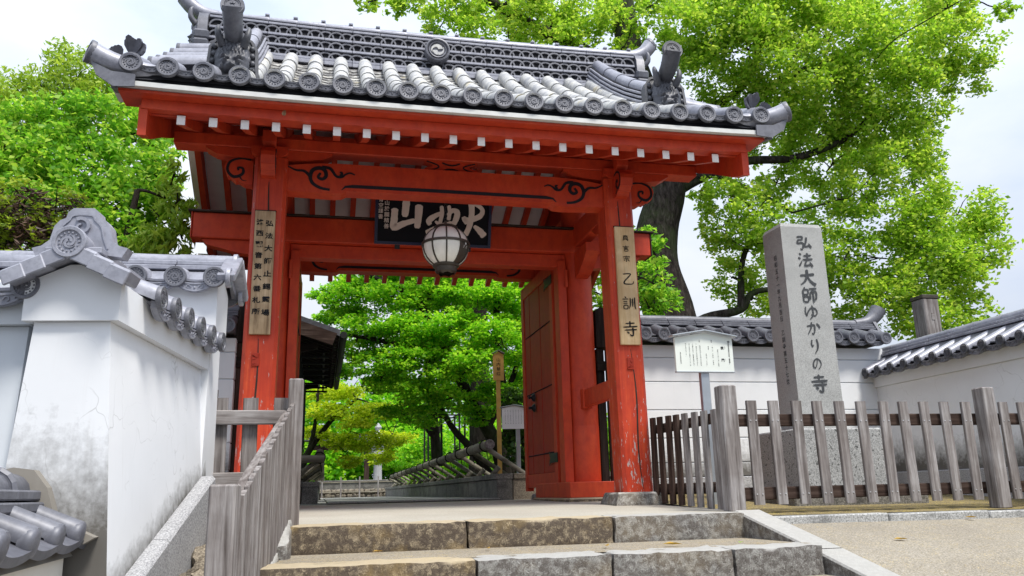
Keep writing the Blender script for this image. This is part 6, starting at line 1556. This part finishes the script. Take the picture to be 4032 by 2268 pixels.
# iron pergolas (peony shelters) either side
def pergola(label, x, y0, n, h, sx, step=0.62):
    t = thing('pergola', label, 'pergola', (x, y0, 0.33))
    for k in range(n):
        for dx in (0.0, sx * 0.8): MB().box((dx, k * step, h / 2), (0.045, 0.045, h), 0.004).build('post', 'iron_frame', t)
        MB().box((sx * 0.4 + (-sx) * 0.18, k * step, h + 0.02), (1.30, 0.035, 0.035), 0.003).build('cross_bar', 'iron_frame', t)
    for dx in (-sx * 0.35, 0.0, sx * 0.8): MB().box((dx, (n - 1) * step / 2, h + 0.055), (0.035, (n - 1) * step + 0.4, 0.03), 0.003).build('long_bar', 'iron_frame', t)
    return t
pergola('black iron pergola frame in front of the dark garden hall', -0.36, 12.6, 8, 1.85, -1)
pergola('black iron pergola frame under the maple on the right of the path', 2.62, 18.6, 5, 1.75, 1, 0.8)

# dry stone wall and fence where the path ends
dw = thing('dry_stone_wall', 'low dry stone wall across the far end of the garden path', 'wall', (1.2, 29.3, 0.05))
rnd = random.Random(9); MB().box((0, 0.15, 0.15), (4.6, 0.2, 0.30), 0).build('earth_core', 'soil', dw)
base_me = [rough_block(-0.5, 0.5, -0.5, 0.5, -0.5, 0.5, s, 0.16, 4, 4, 4, 0.22).mesh('wall_stone', 'garden_stone', 70) for s in (1, 2, 3, 4)]
for r_ in range(2):
    x = -2.3
    while x < 2.3:
        w = rnd.uniform(0.12, 0.24); inst('wall_stone', base_me[rnd.randrange(4)], dw, (x + w / 2, 0.0 + rnd.uniform(-.02, .02), 0.085 + 0.15 * r_), (0, 0, rnd.uniform(-.2, .2)), (w * 1.08, 0.2, 0.165)); x += w
gf = thing('garden_fence', 'slim wooden post and rail fence in front of the dry stone wall', 'fence', (1.2, 28.95, 0.09))
for k in range(5): MB().box((-1.15 + 0.62 * k, 0, 0.34), (0.05, 0.05, 0.68), 0.006).build('post', 'wood_grey_z', gf)
for z in (0.18, 0.5): MB().tube([(-1.3, 0, z), (1.5, 0, z)], 0.018, 6).build('rail', 'bamboo_old', gf)
wb = thing('white_wall', 'pale low garden wall behind the dry stone wall', 'wall', (1.4, 31.5, 0.3)); MB().box((0, 0, 0.17), (5.0, 0.2, 0.34), 0.02).build('wall_body', 'granite_dark', wb); MB().box((0, 0, 0.37), (5.1, 0.32, 0.06), 0.02).build('coping', 'granite_dark', wb)
sl_ = thing('stone_lantern', 'tall grey stone lantern standing beyond the end of the path', 'lantern', (2.15, 33.0, 0.35))
for nm_, pr in (('base', [(0, 0), (0.45, 0), (0.45, 0.2), (0.3, 0.3), (0, 0.3)]), ('shaft', [(0, 0.30), (0.17, 0.3), (0.15, 1.1), (0.19, 1.2), (0, 1.2)]), ('platform', [(0, 1.2), (0.22, 1.2), (0.4, 1.35), (0.4, 1.45), (0, 1.45)]), ('fire_box', [(0, 1.45), (0.25, 1.45), (0.25, 1.85), (0, 1.85)]), ('cap', [(0, 1.85), (0.52, 1.85), (0.55, 1.93), (0.2, 2.2), (0.1, 2.25), (0, 2.25)]), ('finial', [(0, 2.25), (0.09, 2.25), (0.14, 2.38), (0.02, 2.55), (0, 2.55)])):
    MB().lathe(pr, 6 if nm_ != 'shaft' else 14).build(nm_, 'granite', sl_)
gt = thing('inner_gate', 'small dark timber gateway beyond the garden path', 'gate', (0.9, 34.5, 0.3))
for x in (-0.9, 0.9): MB().box((x, 0, 1.0), (0.2, 0.2, 2.0), 0.01).build('post', 'wood_brown_z', gt)
MB().box((0, 0, 1.75), (2.6, 0.16, 0.2), 0.01).build('lintel', 'wood_brown_x', gt); MB().prism([(-1.6, 2.0), (1.6, 2.0), (1.3, 2.25), (-1.3, 2.25)], 1, -0.5, 0.5).build('roof', 'tile_dark', gt)
# crown clumps (x, y, z, radius) of every tree
CL = {
 'camphor': [(1.63, 11.0, 7.18, 0.33), (1.47, 11.0, 6.79, 0.19), (2.05, 11.0, 6.99, 0.36), (2.72, 11.5, 7.22, 0.45), (3.19, 11.5, 7.52, 0.45), (3.82, 12.0, 7.67, 0.47), (4.27, 12.0, 8.18, 0.48), (3.63, 12.0, 8.22, 0.41), (2.65, 12.0, 8.1, 0.4), (4.94, 12.6, 8.64, 0.33), (2.94, 11.0, 7.75, 0.37), (1.99, 11.0, 7.49, 0.3), (5.48, 13.5, 9.62, 0.47), (5.83, 11.5, 7.82, 0.51), (6.03, 11.5, 7.17, 0.5), (6.22, 11.2, 7.68, 0.57), (6.64, 11.0, 7.17, 0.62), (6.56, 11.0, 7.82, 0.53), (7.29, 11.0, 7.76, 0.64), (7.33, 11.0, 6.8, 0.63), (8.15, 11.0, 7.48, 0.71), (8.09, 11.3, 6.67, 0.64), (8.99, 11.0, 7.95, 0.65), (8.83, 11.0, 6.88, 0.71), (9.8, 11.0, 7.58, 0.73), (9.73, 11.0, 6.66, 0.58), (10.7, 11.0, 7.6, 0.6), (10.86, 11.0, 7.15, 0.43), (10.39, 11.0, 8.19, 0.46), (9.42, 11.2, 6.21, 0.51), (8.78, 11.4, 6.18, 0.58), (8.12, 11.6, 6.0, 0.48), (7.4, 11.6, 6.31, 0.51), (6.8, 11.8, 6.73, 0.52), (6.21, 12.0, 6.55, 0.34), (7.65, 11.0, 8.33, 0.61), (8.97, 11.5, 8.74, 0.58), (6.1, 12.0, 8.88, 0.57), (5.46, 12.8, 8.32, 0.22), (9.78, 11.0, 5.57, 0.37), (9.12, 11.0, 5.24, 0.46), (9.74, 11.0, 4.85, 0.43), (10.29, 11.0, 4.46, 0.5), (10.51, 11.0, 3.99, 0.46), (10.7, 11.0, 4.35, 0.3), (9.55, 11.0, 4.15, 0.55), (9.0, 11.2, 4.46, 0.49), (8.44, 11.4, 4.78, 0.43), (8.73, 11.0, 3.64, 0.6), (9.5, 11.0, 3.41, 0.61), (10.14, 11.0, 3.43, 0.49), (10.16, 11.0, 2.9, 0.35), (9.31, 11.0, 2.75, 0.47), (8.69, 11.2, 2.9, 0.48), (8.3, 11.4, 3.81, 0.46), (8.28, 11.6, 3.18, 0.43), (6.37, 11.6, 4.8, 0.36), (6.84, 11.6, 4.56, 0.49), (6.31, 12.0, 4.35, 0.3), (6.68, 11.8, 3.99, 0.46), (7.63, 12.2, 5.25, 0.31), (6.74, 12.4, 3.61, 0.37), (7.07, 12.4, 3.23, 0.34), (7.73, 11.8, 5.54, 0.34), (8.08, 13.0, 4.41, 0.44), (8.71, 13.0, 4.91, 0.45), (8.91, 12.5, 5.75, 0.51), (8.35, 12.5, 6.5, 0.44), (9.78, 12.5, 6.05, 0.52), (10.36, 12.0, 6.19, 0.44), (7.43, 12.5, 6.19, 0.4), (7.09, 12.8, 5.98, 0.33), (8.41, 12.5, 3.76, 0.49), (7.87, 12.8, 3.6, 0.43), (6.55, 12.8, 5.18, 0.25), (5.05, 11.8, 7.96, 0.23), (5.59, 11.6, 7.48, 0.24), (5.44, 11.8, 8.35, 0.25), (4.88, 12.0, 7.56, 0.21), (9.03, 9.0, 7.06, 0.19), (9.79, 9.0, 7.0, 0.17), (8.56, 9.0, 7.07, 0.23), (0.4, 9.5, 6.3, 0.15), (0.71, 9.5, 6.27, 0.14), (0.94, 9.5, 6.46, 0.21)],
 'broad': [(-3.36, 9.5, 4.22, 0.33), (-3.01, 9.5, 4.34, 0.34), (-2.59, 9.5, 4.33, 0.36), (-2.25, 9.6, 4.3, 0.3), (-2.99, 9.2, 3.78, 0.34), (-2.55, 9.2, 3.72, 0.39), (-2.19, 9.4, 3.78, 0.36), (-1.99, 9.8, 4.1, 0.21), (-3.25, 9.2, 3.63, 0.32), (-2.65, 9.0, 3.18, 0.31), (-2.22, 9.0, 3.21, 0.36), (-1.93, 9.2, 3.34, 0.26), (-2.1, 8.8, 2.75, 0.27), (-2.37, 8.8, 2.78, 0.24), (-3.0, 9.0, 3.34, 0.29), (-3.5, 9.3, 3.88, 0.3), (-1.93, 9.8, 3.85, 0.19), (-2.62, 8.8, 2.69, 0.24)],
 'tall': [(-4.18, 13.0, 7.04, 0.21), (-4.16, 13.0, 6.86, 0.25), (-4.41, 13.0, 6.5, 0.37), (-3.91, 13.0, 6.61, 0.41), (-3.47, 13.0, 6.58, 0.35), (-4.69, 13.0, 6.2, 0.43), (-3.55, 13.0, 6.2, 0.41), (-4.82, 13.0, 5.95, 0.4), (-3.12, 13.0, 6.23, 0.38), (-4.15, 13.0, 6.15, 0.47), (-2.85, 13.4, 6.1, 0.33), (-5.16, 13.4, 6.53, 0.25), (-2.68, 13.4, 5.76, 0.29)],
 'willow': [(-1.62, 8.6, 2.93, 0.2), (-1.51, 8.6, 3.19, 0.16), (-1.46, 8.6, 2.76, 0.15), (-1.64, 8.4, 2.59, 0.2), (-1.62, 8.8, 3.55, 0.13), (-1.77, 8.5, 2.68, 0.2), (-1.47, 8.6, 2.94, 0.12), (-1.46, 8.6, 2.51, 0.13), (-1.68, 8.8, 3.26, 0.15), (-1.33, 13.0, 3.23, 0.14), (-1.34, 13.0, 2.92, 0.18)],
 'hedge': [(-2.2, 6.4, 2.29, 0.22), (-1.99, 6.5, 2.28, 0.21), (-2.34, 6.3, 2.19, 0.23), (-2.07, 6.4, 2.05, 0.22), (-1.91, 6.6, 2.17, 0.13), (-2.24, 6.3, 1.99, 0.21), (-1.85, 6.6, 2.0, 0.12), (-1.96, 6.5, 1.97, 0.18)],
 'maple': [(2.75, 12.5, 3.17, 0.38), (2.27, 12.5, 3.25, 0.44), (1.7, 13.0, 3.32, 0.45), (1.06, 13.0, 3.24, 0.45), (0.54, 13.5, 3.44, 0.4), (0.19, 13.5, 3.26, 0.29), (3.04, 12.5, 2.92, 0.35), (2.49, 12.2, 2.53, 0.43), (1.87, 12.4, 2.65, 0.49), (1.3, 12.8, 2.68, 0.5), (0.75, 13.0, 2.74, 0.44), (2.9, 12.4, 2.25, 0.34), (2.17, 12.2, 2.06, 0.42), (1.57, 12.5, 2.1, 0.43), (0.99, 12.8, 2.23, 0.43), (0.55, 13.2, 2.42, 0.32), (2.65, 12.6, 1.66, 0.31), (1.96, 12.6, 1.59, 0.34), (1.37, 12.8, 1.71, 0.37), (0.86, 13.0, 1.89, 0.37), (2.4, 13.0, 1.32, 0.29), (1.58, 13.0, 1.33, 0.31), (1.16, 13.2, 1.41, 0.28), (3.13, 13.0, 1.9, 0.26), (2.1, 13.0, 3.74, 0.53), (1.16, 13.5, 3.84, 0.47), (3.04, 13.0, 3.71, 0.47), (0.27, 14.0, 3.69, 0.33), (-0.04, 14.0, 3.5, 0.23), (0.43, 14.0, 3.17, 0.31), (0.11, 14.5, 3.2, 0.28), (0.3, 14.5, 2.78, 0.33), (0.73, 13.5, 3.69, 0.4), (0.03, 15.0, 2.57, 0.26), (0.45, 15.0, 2.36, 0.32)],
 'maple2': [(0.62, 20.0, 2.57, 0.52), (0.17, 20.0, 2.1, 0.47), (0.78, 19.0, 1.87, 0.54), (1.42, 20.0, 2.1, 0.48), (0.37, 20.0, 1.4, 0.47), (1.08, 19.5, 1.37, 0.55), (1.8, 21.0, 1.55, 0.45), (0.65, 20.0, 0.94, 0.33), (0.02, 21.0, 2.64, 0.4), (1.46, 21.0, 1.07, 0.39), (-0.1, 21.0, 1.66, 0.39)],
 'maple3': [(2.57, 24.0, 1.41, 0.51), (3.14, 24.0, 1.62, 0.52), (3.6, 24.0, 1.17, 0.46), (2.21, 25.0, 1.12, 0.41), (2.8, 24.0, 0.96, 0.4), (4.19, 24.0, 1.5, 0.58), (4.77, 24.0, 1.15, 0.58), (5.38, 24.0, 1.6, 0.53), (4.9, 24.0, 1.95, 0.59)],
 'maple4': [(2.09, 18.0, 4.99, 0.65), (3.18, 18.0, 5.03, 0.66), (4.31, 18.0, 5.07, 0.67), (2.09, 18.0, 4.16, 0.64), (3.17, 18.0, 4.19, 0.65), (4.29, 18.0, 4.22, 0.66), (2.09, 18.0, 3.35, 0.64), (3.16, 18.0, 3.37, 0.64), (4.27, 18.0, 3.38, 0.65), (2.09, 18.0, 2.55, 0.63), (3.16, 18.0, 2.56, 0.64), (4.25, 18.0, 2.56, 0.65), (1.2, 18.0, 4.69, 0.53), (4.5, 18.0, 1.76, 0.53)],
 'bush': [(4.47, 10.3, 3.33, 0.22), (4.34, 10.2, 2.9, 0.27), (4.26, 10.2, 2.56, 0.27), (4.59, 10.4, 2.67, 0.22), (4.33, 10.5, 3.62, 0.2), (3.8, 10.6, 3.1, 0.2), (3.7, 10.6, 2.75, 0.22), (3.83, 10.8, 3.45, 0.17)],
 'ivy': [(2.73, 11.6, 1.48, 0.2), (2.75, 11.6, 1.08, 0.22), (2.74, 11.6, 0.69, 0.22), (2.67, 11.8, 0.93, 0.17)],
}
# ------------------------------------------------------------------ trees
def leaf_mesh(name, clumps, mat, n_per, ln, wd, seed, flat=1.0, up=0.6, sub=10, sig=0.30, droop=0.2, shell=0.45, kind=None):
    """leaf faces spread through clumps: each clump is a set of twig tufts"""
    g = np.random.default_rng(seed); C = []; 
    for (x, y, z, r) in clumps:
        k = max(4, int(sub * (0.6 + r)))
        d = g.normal(size=(k, 3)); d /= np.linalg.norm(d, axis=1)[:, None]
        rad = r * (shell + (1 - shell) * g.random(k) ** 0.5)
        c = np.array([x, y, z]) + d * rad[:, None] * np.array([1, 1, flat])
        n = max(10, int(n_per * r * r)); idx = g.integers(0, k, n)
        w = np.clip(g.normal(size=(n, 3)), -1.7, 1.7) * (r * sig) * np.array([1, 1, 0.75 * flat])
        C.append(c[idx] + w)
    P = np.concatenate(C); n = len(P)
    a = g.random(n) * 2 * np.pi
    t = np.stack([np.cos(a), np.sin(a), g.normal(size=n) * 0.45 - droop], 1); t /= np.linalg.norm(t, axis=1)[:, None]
    nr = g.normal(size=(n, 3)) + np.array([0, 0, up * 2.2]); nr -= t * (nr * t).sum(1)[:, None]; nr /= np.linalg.norm(nr, axis=1)[:, None]
    b = np.cross(nr, t); s = (0.65 + 0.7 * g.random(n))[:, None]
    L, Wd = ln * s, wd * s
    V = np.empty((n, 4, 3)); V[:, 0] = P - t * L / 2; V[:, 1] = P - b * Wd / 2 + nr * Wd * 0.18 - t * L * 0.05; V[:, 2] = P + t * L / 2 - nr * L * 0.10; V[:, 3] = P + b * Wd / 2 + nr * Wd * 0.18 - t * L * 0.05
    me = bpy.data.meshes.new(name); me.vertices.add(4 * n); me.vertices.foreach_set('co', V.reshape(-1))
    me.loops.add(4 * n); me.loops.foreach_set('vertex_index', np.arange(4 * n, dtype=np.int32))
    me.polygons.add(n); me.polygons.foreach_set('loop_start', np.arange(0, 4 * n, 4, dtype=np.int32)); me.polygons.foreach_set('loop_total', np.full(n, 4, dtype=np.int32))
    me.materials.append(MATS[mat]); me.update(calc_edges=True); return me
def limb_mesh(limbs, clumps, seed, r_tip=0.012, twig_r=0.035, fine=2):
    """limbs: list of (points, r0, r1); a branch is grown from the skeleton to every clump"""
    rr = random.Random(seed); mb = MB(); nodes = []
    for (pts, r0, r1) in limbs:
        P = spline(pts, 5); n = len(P); rad = [r0 + (r1 - r0) * (i / (n - 1)) for i in range(n)]
        if r0 > 0.15: rad = [q * (1 + 0.35 * math.exp(-i * 0.9)) if pts[0][2] < 0.6 else q for i, q in enumerate(rad)]
        mb.tube(P, rad, 14 if r0 > 0.15 else 8); nodes += [(Vector(p), r) for p, r in zip(P, rad)]
    order = sorted(clumps, key=lambda c: min((Vector(c[:3]) - q[0]).length for q in nodes))
    for (x, y, z, r) in order:
        c = Vector((x, y, z)); best = min(nodes, key=lambda q: (c - q[0]).length + max(0, q[0].z - z) * 0.4)
        a = best[0]; L = (c - a).length
        if L < 0.15: continue
        m1 = a + (c - a) * 0.35 + Vector((rr.uniform(-.12, .12), rr.uniform(-.12, .12), rr.uniform(0, .12))) * L; m2 = a + (c - a) * 0.7 + Vector((rr.uniform(-.08, .08), rr.uniform(-.08, .08), rr.uniform(-.02, .10))) * L
        P = spline([tuple(a), tuple(m1), tuple(m2), tuple(c)], 4); n = len(P); ra = min(best[1] * 0.65, twig_r + 0.008 * L); rad = [ra + (r_tip - ra) * i / (n - 1) for i in range(n)]
        mb.tube(P, rad, 6); nodes += [(Vector(p), q) for p, q in zip(P[3:], rad[3:])]
        for _ in range(fine):
            d = Vector((rr.gauss(0, 1), rr.gauss(0, 1), rr.gauss(0.2, 0.8))).normalized() * r * rr.uniform(0.6, 1.0)
            s = Vector(P[-3]); mb.tube([tuple(s), tuple(s + d * 0.5 + Vector((0, 0, r * 0.08))), tuple(s + d)], [r_tip * 0.9, r_tip * 0.7, r_tip * 0.35], 4)
    return mb
def tree(name, label, base, limbs, clumps, leafmat, bark, n_per, ln, wd, seed, group=None, extra=None, **kw):
    t = thing(name, label, 'tree' if 'shrub' not in name and 'hedge' not in name else 'shrub', base, 0, group)
    o = limb_mesh(limbs, clumps, seed, *kw.pop('lim', (0.012, 0.035, 2))).mesh('trunk', bark, 50)
    inst('trunk', o, t, world=True); me = leaf_mesh('crown', clumps, leafmat, n_per, ln, wd, seed, **kw); inst('crown', me, t, world=True)
    if extra:
        for (nm_, mt, cl, npp, l_, w_, kk) in extra: inst(nm_, leaf_mesh(nm_, cl, mt, npp, l_, w_, seed + 5, **kk), t, world=True)
    return t
tree('camphor_tree', 'huge camphor tree with mossy trunk and bright green spring crown behind the gate and wall', (5.55, 12.3, -0.05),
     [([(5.75, 12.3, -0.1), (5.62, 12.3, 1.2), (5.52, 12.3, 2.8), (5.32, 12.3, 3.7), (5.40, 12.3, 4.4), (5.62, 12.25, 5.3), (5.45, 12.4, 6.6), (5.25, 12.6, 7.8), (5.2, 12.8, 9.3)], 0.50, 0.20),
      ([(5.52, 12.25, 4.9), (6.1, 12.1, 5.25), (6.9, 11.9, 5.55), (7.7, 11.6, 5.55), (8.6, 11.4, 5.9), (9.1, 11.2, 6.4)], 0.11, 0.035),
      ([(5.55, 12.25, 5.0), (6.2, 12.0, 5.3), (6.9, 11.8, 5.0), (7.6, 11.7, 4.6)], 0.075, 0.03),
      ([(5.55, 12.2, 5.6), (6.3, 11.8, 6.4), (6.9, 11.5, 6.9), (7.3, 11.3, 8.2), (7.4, 11.2, 9.0)], 0.10, 0.03),
      ([(6.9, 11.6, 6.6), (7.6, 11.3, 6.9), (8.6, 11.1, 7.3), (9.6, 11.0, 7.9)], 0.09, 0.03),
      ([(5.5, 12.3, 2.5), (6.1, 12.2, 2.85), (6.7, 12.1, 3.0), (7.0, 12.0, 3.3), (8.2, 11.5, 3.3)], 0.10, 0.03),
      ([(6.7, 12.1, 3.0), (6.75, 12.0, 3.8), (7.0, 11.9, 4.3)], 0.07, 0.03),
      ([(5.4, 12.4, 6.8), (4.5, 12.2, 7.4), (3.4, 11.8, 7.6), (2.4, 11.3, 7.7), (1.4, 10.4, 7.6), (0.6, 9.8, 7.1)], 0.14, 0.03)],
     [(x, y, z, r * 1.03) for x, y, z, r in CL['camphor']], 'leaf_camphor', 'bark_camphor', 6400, 0.078, 0.048, 1, sub=20, sig=0.21, up=0.2)
tree('broadleaf_tree', 'dense glossy green tree behind the ogee tile gable', (-3.4, 9.4, -0.05), [([(-3.4, 9.4, -0.1), (-3.4, 9.4, 2.0), (-3.5, 9.4, 4.2)], 0.16, 0.05), ([(-3.4, 9.4, 1.8), (-2.6, 9.2, 2.6), (-2.0, 9.0, 3.0)], 0.08, 0.03), ([(-3.4, 9.4, 2.0), (-4.2, 9.3, 3.2), (-4.6, 9.2, 4.0)], 0.08, 0.03)],
     [(x, y, z, r * 1.1) for x, y, z, r in CL['broad']], 'leaf_broad', 'bark_dark', 9500, 0.072, 0.040, 2, sub=22, sig=0.21, up=0.25, droop=0.35)
tree('tall_tree', 'tall yellow green feathery tree rising behind the dense glossy tree', (-5.0, 13.2, -0.05), [([(-4.6, 13.2, -0.1), (-4.6, 13.2, 3.0), (-4.6, 13.1, 5.2), (-4.4, 13.0, 6.2)], 0.18, 0.03)],
     [(x, y, z, r * 1.1) for x, y, z, r in CL['tall']], 'leaf_willow', 'bark_dark', 4200, 0.10, 0.035, 3, sub=14, sig=0.28, up=0.2, droop=0.7)
tree('drooping_tree', 'light green tree with drooping leaves against the left gable of the gate', (-2.2, 8.7, -0.05), [([(-2.2, 8.8, -0.1), (-2.15, 8.75, 1.6), (-1.95, 8.7, 3.3)], 0.08, 0.03)],
     CL['willow'], 'leaf_willow', 'bark_dark', 6500, 0.10, 0.032, 4, sub=14, sig=0.26, up=0.1, droop=0.9)
hb = [(x, y, z - 0.02, r * 0.92) for (x, y, z, r) in CL['hedge']]
tree('conifer_hedge', 'clipped conifer hedge with brown bare patch and fresh green tips above the boundary wall', (-2.3, 6.5, -0.05), [([(-2.4, 6.5, -0.1), (-2.4, 6.5, 1.2), (-2.4, 6.5, 1.9)], 0.07, 0.03)],
     CL['hedge'], 'leaf_hedge', 'bark_dark', 9000, 0.055, 0.018, 5, sub=34, sig=0.13, up=0.2, droop=-0.2, shell=0.75, lim=(0.006, 0.02, 14), extra=[('dead_twigs', 'twig_brown', hb, 15000, 0.06, 0.014, dict(sub=24, sig=0.22, up=0.0, droop=0.0, shell=0.5))])
tree('maple_tree', 'large green maple with leaning dark trunks arching over the garden path', (2.9, 13.3, 0.3),
     [([(2.95, 13.4, 0.25), (2.75, 13.2, 0.9), (2.30, 13.0, 1.6), (1.9, 12.9, 2.4), (1.4, 12.9, 3.2), (0.7, 13.0, 3.6)], 0.14, 0.03), ([(3.05, 13.5, 0.25), (2.95, 13.2, 1.2), (2.75, 12.9, 2.2), (2.7, 12.7, 3.2), (2.8, 12.6, 4.1)], 0.12, 0.03), ([(2.8, 13.5, 0.25), (2.4, 13.3, 0.8), (2.0, 13.1, 1.2), (1.6, 13.0, 1.9)], 0.09, 0.03), ([(2.6, 13.1, 1.2), (3.0, 12.9, 2.0), (3.2, 12.7, 3.0)], 0.07, 0.02), ([(2.1, 13.0, 2.0), (1.3, 12.9, 2.4), (0.5, 13.0, 2.6), (0.0, 13.2, 2.7)], 0.06, 0.015)],
     [(x, y, z, r * 1.08) for x, y, z, r in CL['maple']], 'leaf_maple', 'bark_dark', 9000, 0.060, 0.046, 6, flat=0.52, sub=24, sig=0.22, up=0.9, droop=0.12, shell=0.3)
tree('maple_tree', 'bright yellow green maple on the left of the garden path near its far end', (-0.6, 20.5, 0.33), [([(-0.6, 20.6, 0.3), (-0.4, 20.4, 1.0), (0.2, 20.2, 1.9), (0.8, 20, 2.4)], 0.11, 0.03), ([(-0.5, 20.5, 0.6), (-0.2, 20.3, 1.6), (-0.1, 20.2, 2.9)], 0.08, 0.02)],
     CL['maple2'], 'leaf_maple_bright', 'bark_dark', 4600, 0.085, 0.062, 7, flat=0.45, sub=20, sig=0.24, up=1.0, droop=0.12, shell=0.2)
tree('maple_tree', 'small green maple behind the right pergola', (3.6, 24.5, 0.36), [([(3.6, 24.5, 0.3), (3.3, 24.4, 1.2), (3.4, 24.2, 2.4)], 0.1, 0.03)],
     CL['maple3'], 'leaf_maple', 'bark_dark', 2800, 0.09, 0.07, 8, flat=0.5, sub=18, sig=0.26, up=0.9, shell=0.2)
tree('maple_tree', 'tall maple filling the garden behind the leaning maple', (2.2, 18.8, 0.33), [([(2.6, 19.0, 0.3), (2.5, 18.9, 1.6), (2.3, 18.7, 3.4), (2.2, 18.6, 5.2)], 0.14, 0.04), ([(2.5, 18.9, 1.4), (1.6, 18.8, 2.6), (0.8, 18.8, 3.6)], 0.08, 0.03)],
     CL['maple4'], 'leaf_maple', 'bark_dark', 2600, 0.105, 0.078, 12, flat=0.7, sub=22, sig=0.24, up=0.8, droop=0.12, shell=0.3)
tree('leafy_shrub', 'glossy green shrub at the foot of the camphor trunk behind the gate', (4.2, 10.3, 0.0), [([(4.3, 10.4, -0.05), (4.35, 10.3, 1.6), (4.5, 10.3, 2.8)], 0.05, 0.02)], CL['bush'], 'leaf_broad', 'bark_dark', 6500, 0.08, 0.045, 9, sub=12, sig=0.26, up=0.5)
tree('leafy_shrub', 'dark leafy shrub behind the small white notice board', (2.85, 11.6, 0.33), [([(2.8, 11.7, 0.3), (2.8, 11.6, 0.8), (2.75, 11.6, 1.4)], 0.03, 0.015)], CL['ivy'], 'leaf_dark', 'bark_dark', 8000, 0.08, 0.055, 10, sub=12, sig=0.26, up=0.4)
# straight dark trunk of a tall tree deep in the garden
hi_cl = [(3.0 + random.uniform(-1.6, 1.8), 16.5 + random.uniform(-1, 1), 5.4 + random.uniform(-1.2, 2.4), random.uniform(0.5, 0.8)) for _ in range(16)]
tree('cedar_tree', 'straight dark trunk of a tall tree standing behind the leaning maple', (3.15, 16.5, 0.33), [([(3.15, 16.5, 0.3), (3.12, 16.5, 2.5), (3.1, 16.5, 7.5)], 0.27, 0.12)], hi_cl, 'leaf_dark', 'bark_dark', 2600, 0.09, 0.05, 11, sub=12, sig=0.28)
# ground shrubs along the path
rs = random.Random(33)
spots = [(3.2, 15.2, 0.5), (2.9, 17.4, 0.45), (3.4, 19.5, 0.55), (2.8, 21.8, 0.45), (3.6, 13.9, 0.5), (4.4, 16.6, 0.8), (4.2, 12.4, 0.7), (3.1, 26.2, 0.5), (-0.75, 12.3, 0.4), (-0.7, 18.6, 0.42), (-0.9, 22.5, 0.5), (-0.8, 25.5, 0.5)]
where = ['under the maple trunks', 'left of the right pergola', 'behind the right pergola posts', 'past the right pergola', 'right of the maple trunks', 'behind the straight dark trunk', 'behind the tall yellow sign', 'at the far end of the bamboo rail', 'beside the black pergola', 'below the bright maple', 'behind the bright maple', 'near the dry stone wall']
for i, (x, y, r) in enumerate(spots):
    cl = [(x + rs.uniform(-.3, .3), y + rs.uniform(-.3, .3), 0.45 + rs.uniform(0, r * 0.7), r * rs.uniform(0.5, 0.8)) for _ in range(4)]
    tree('garden_shrub', 'rounded green peony shrub ' + where[i], (x, y, 0.34), [([(x, y, 0.3), (x, y, 0.5), (x, y, 0.7)], 0.02, 0.01)], cl, ('leaf_broad', 'leaf_maple', 'leaf_dark')[i % 3], 'bark_dark', 4200, 0.10, 0.07, 40 + i, 'shrubs along the garden path', sub=12, sig=0.3)
# far wood that closes the garden
fw2 = [(rs.uniform(-9, 13), rs.uniform(38, 46), rs.uniform(0.6, 5.2), rs.uniform(1.0, 1.7)) for _ in range(60)]
o = inst('far_wood', leaf_mesh('far_wood', fw2, 'leaf_maple', 330, 0.30, 0.20, 77, sub=12, sig=0.3)); tag(o, 'green wood closing the view beyond the garden', 'trees', kind='stuff')
fw3 = [(rs.uniform(-16, -3), rs.uniform(17, 22), rs.uniform(0.6, 4.2), rs.uniform(0.9, 1.5)) for _ in range(26)]
o = inst('back_thicket', leaf_mesh('back_thicket', fw3, 'leaf_broad', 420, 0.22, 0.14, 78, sub=12, sig=0.3)); tag(o, 'shady green thicket behind the left trees', 'trees', kind='stuff')
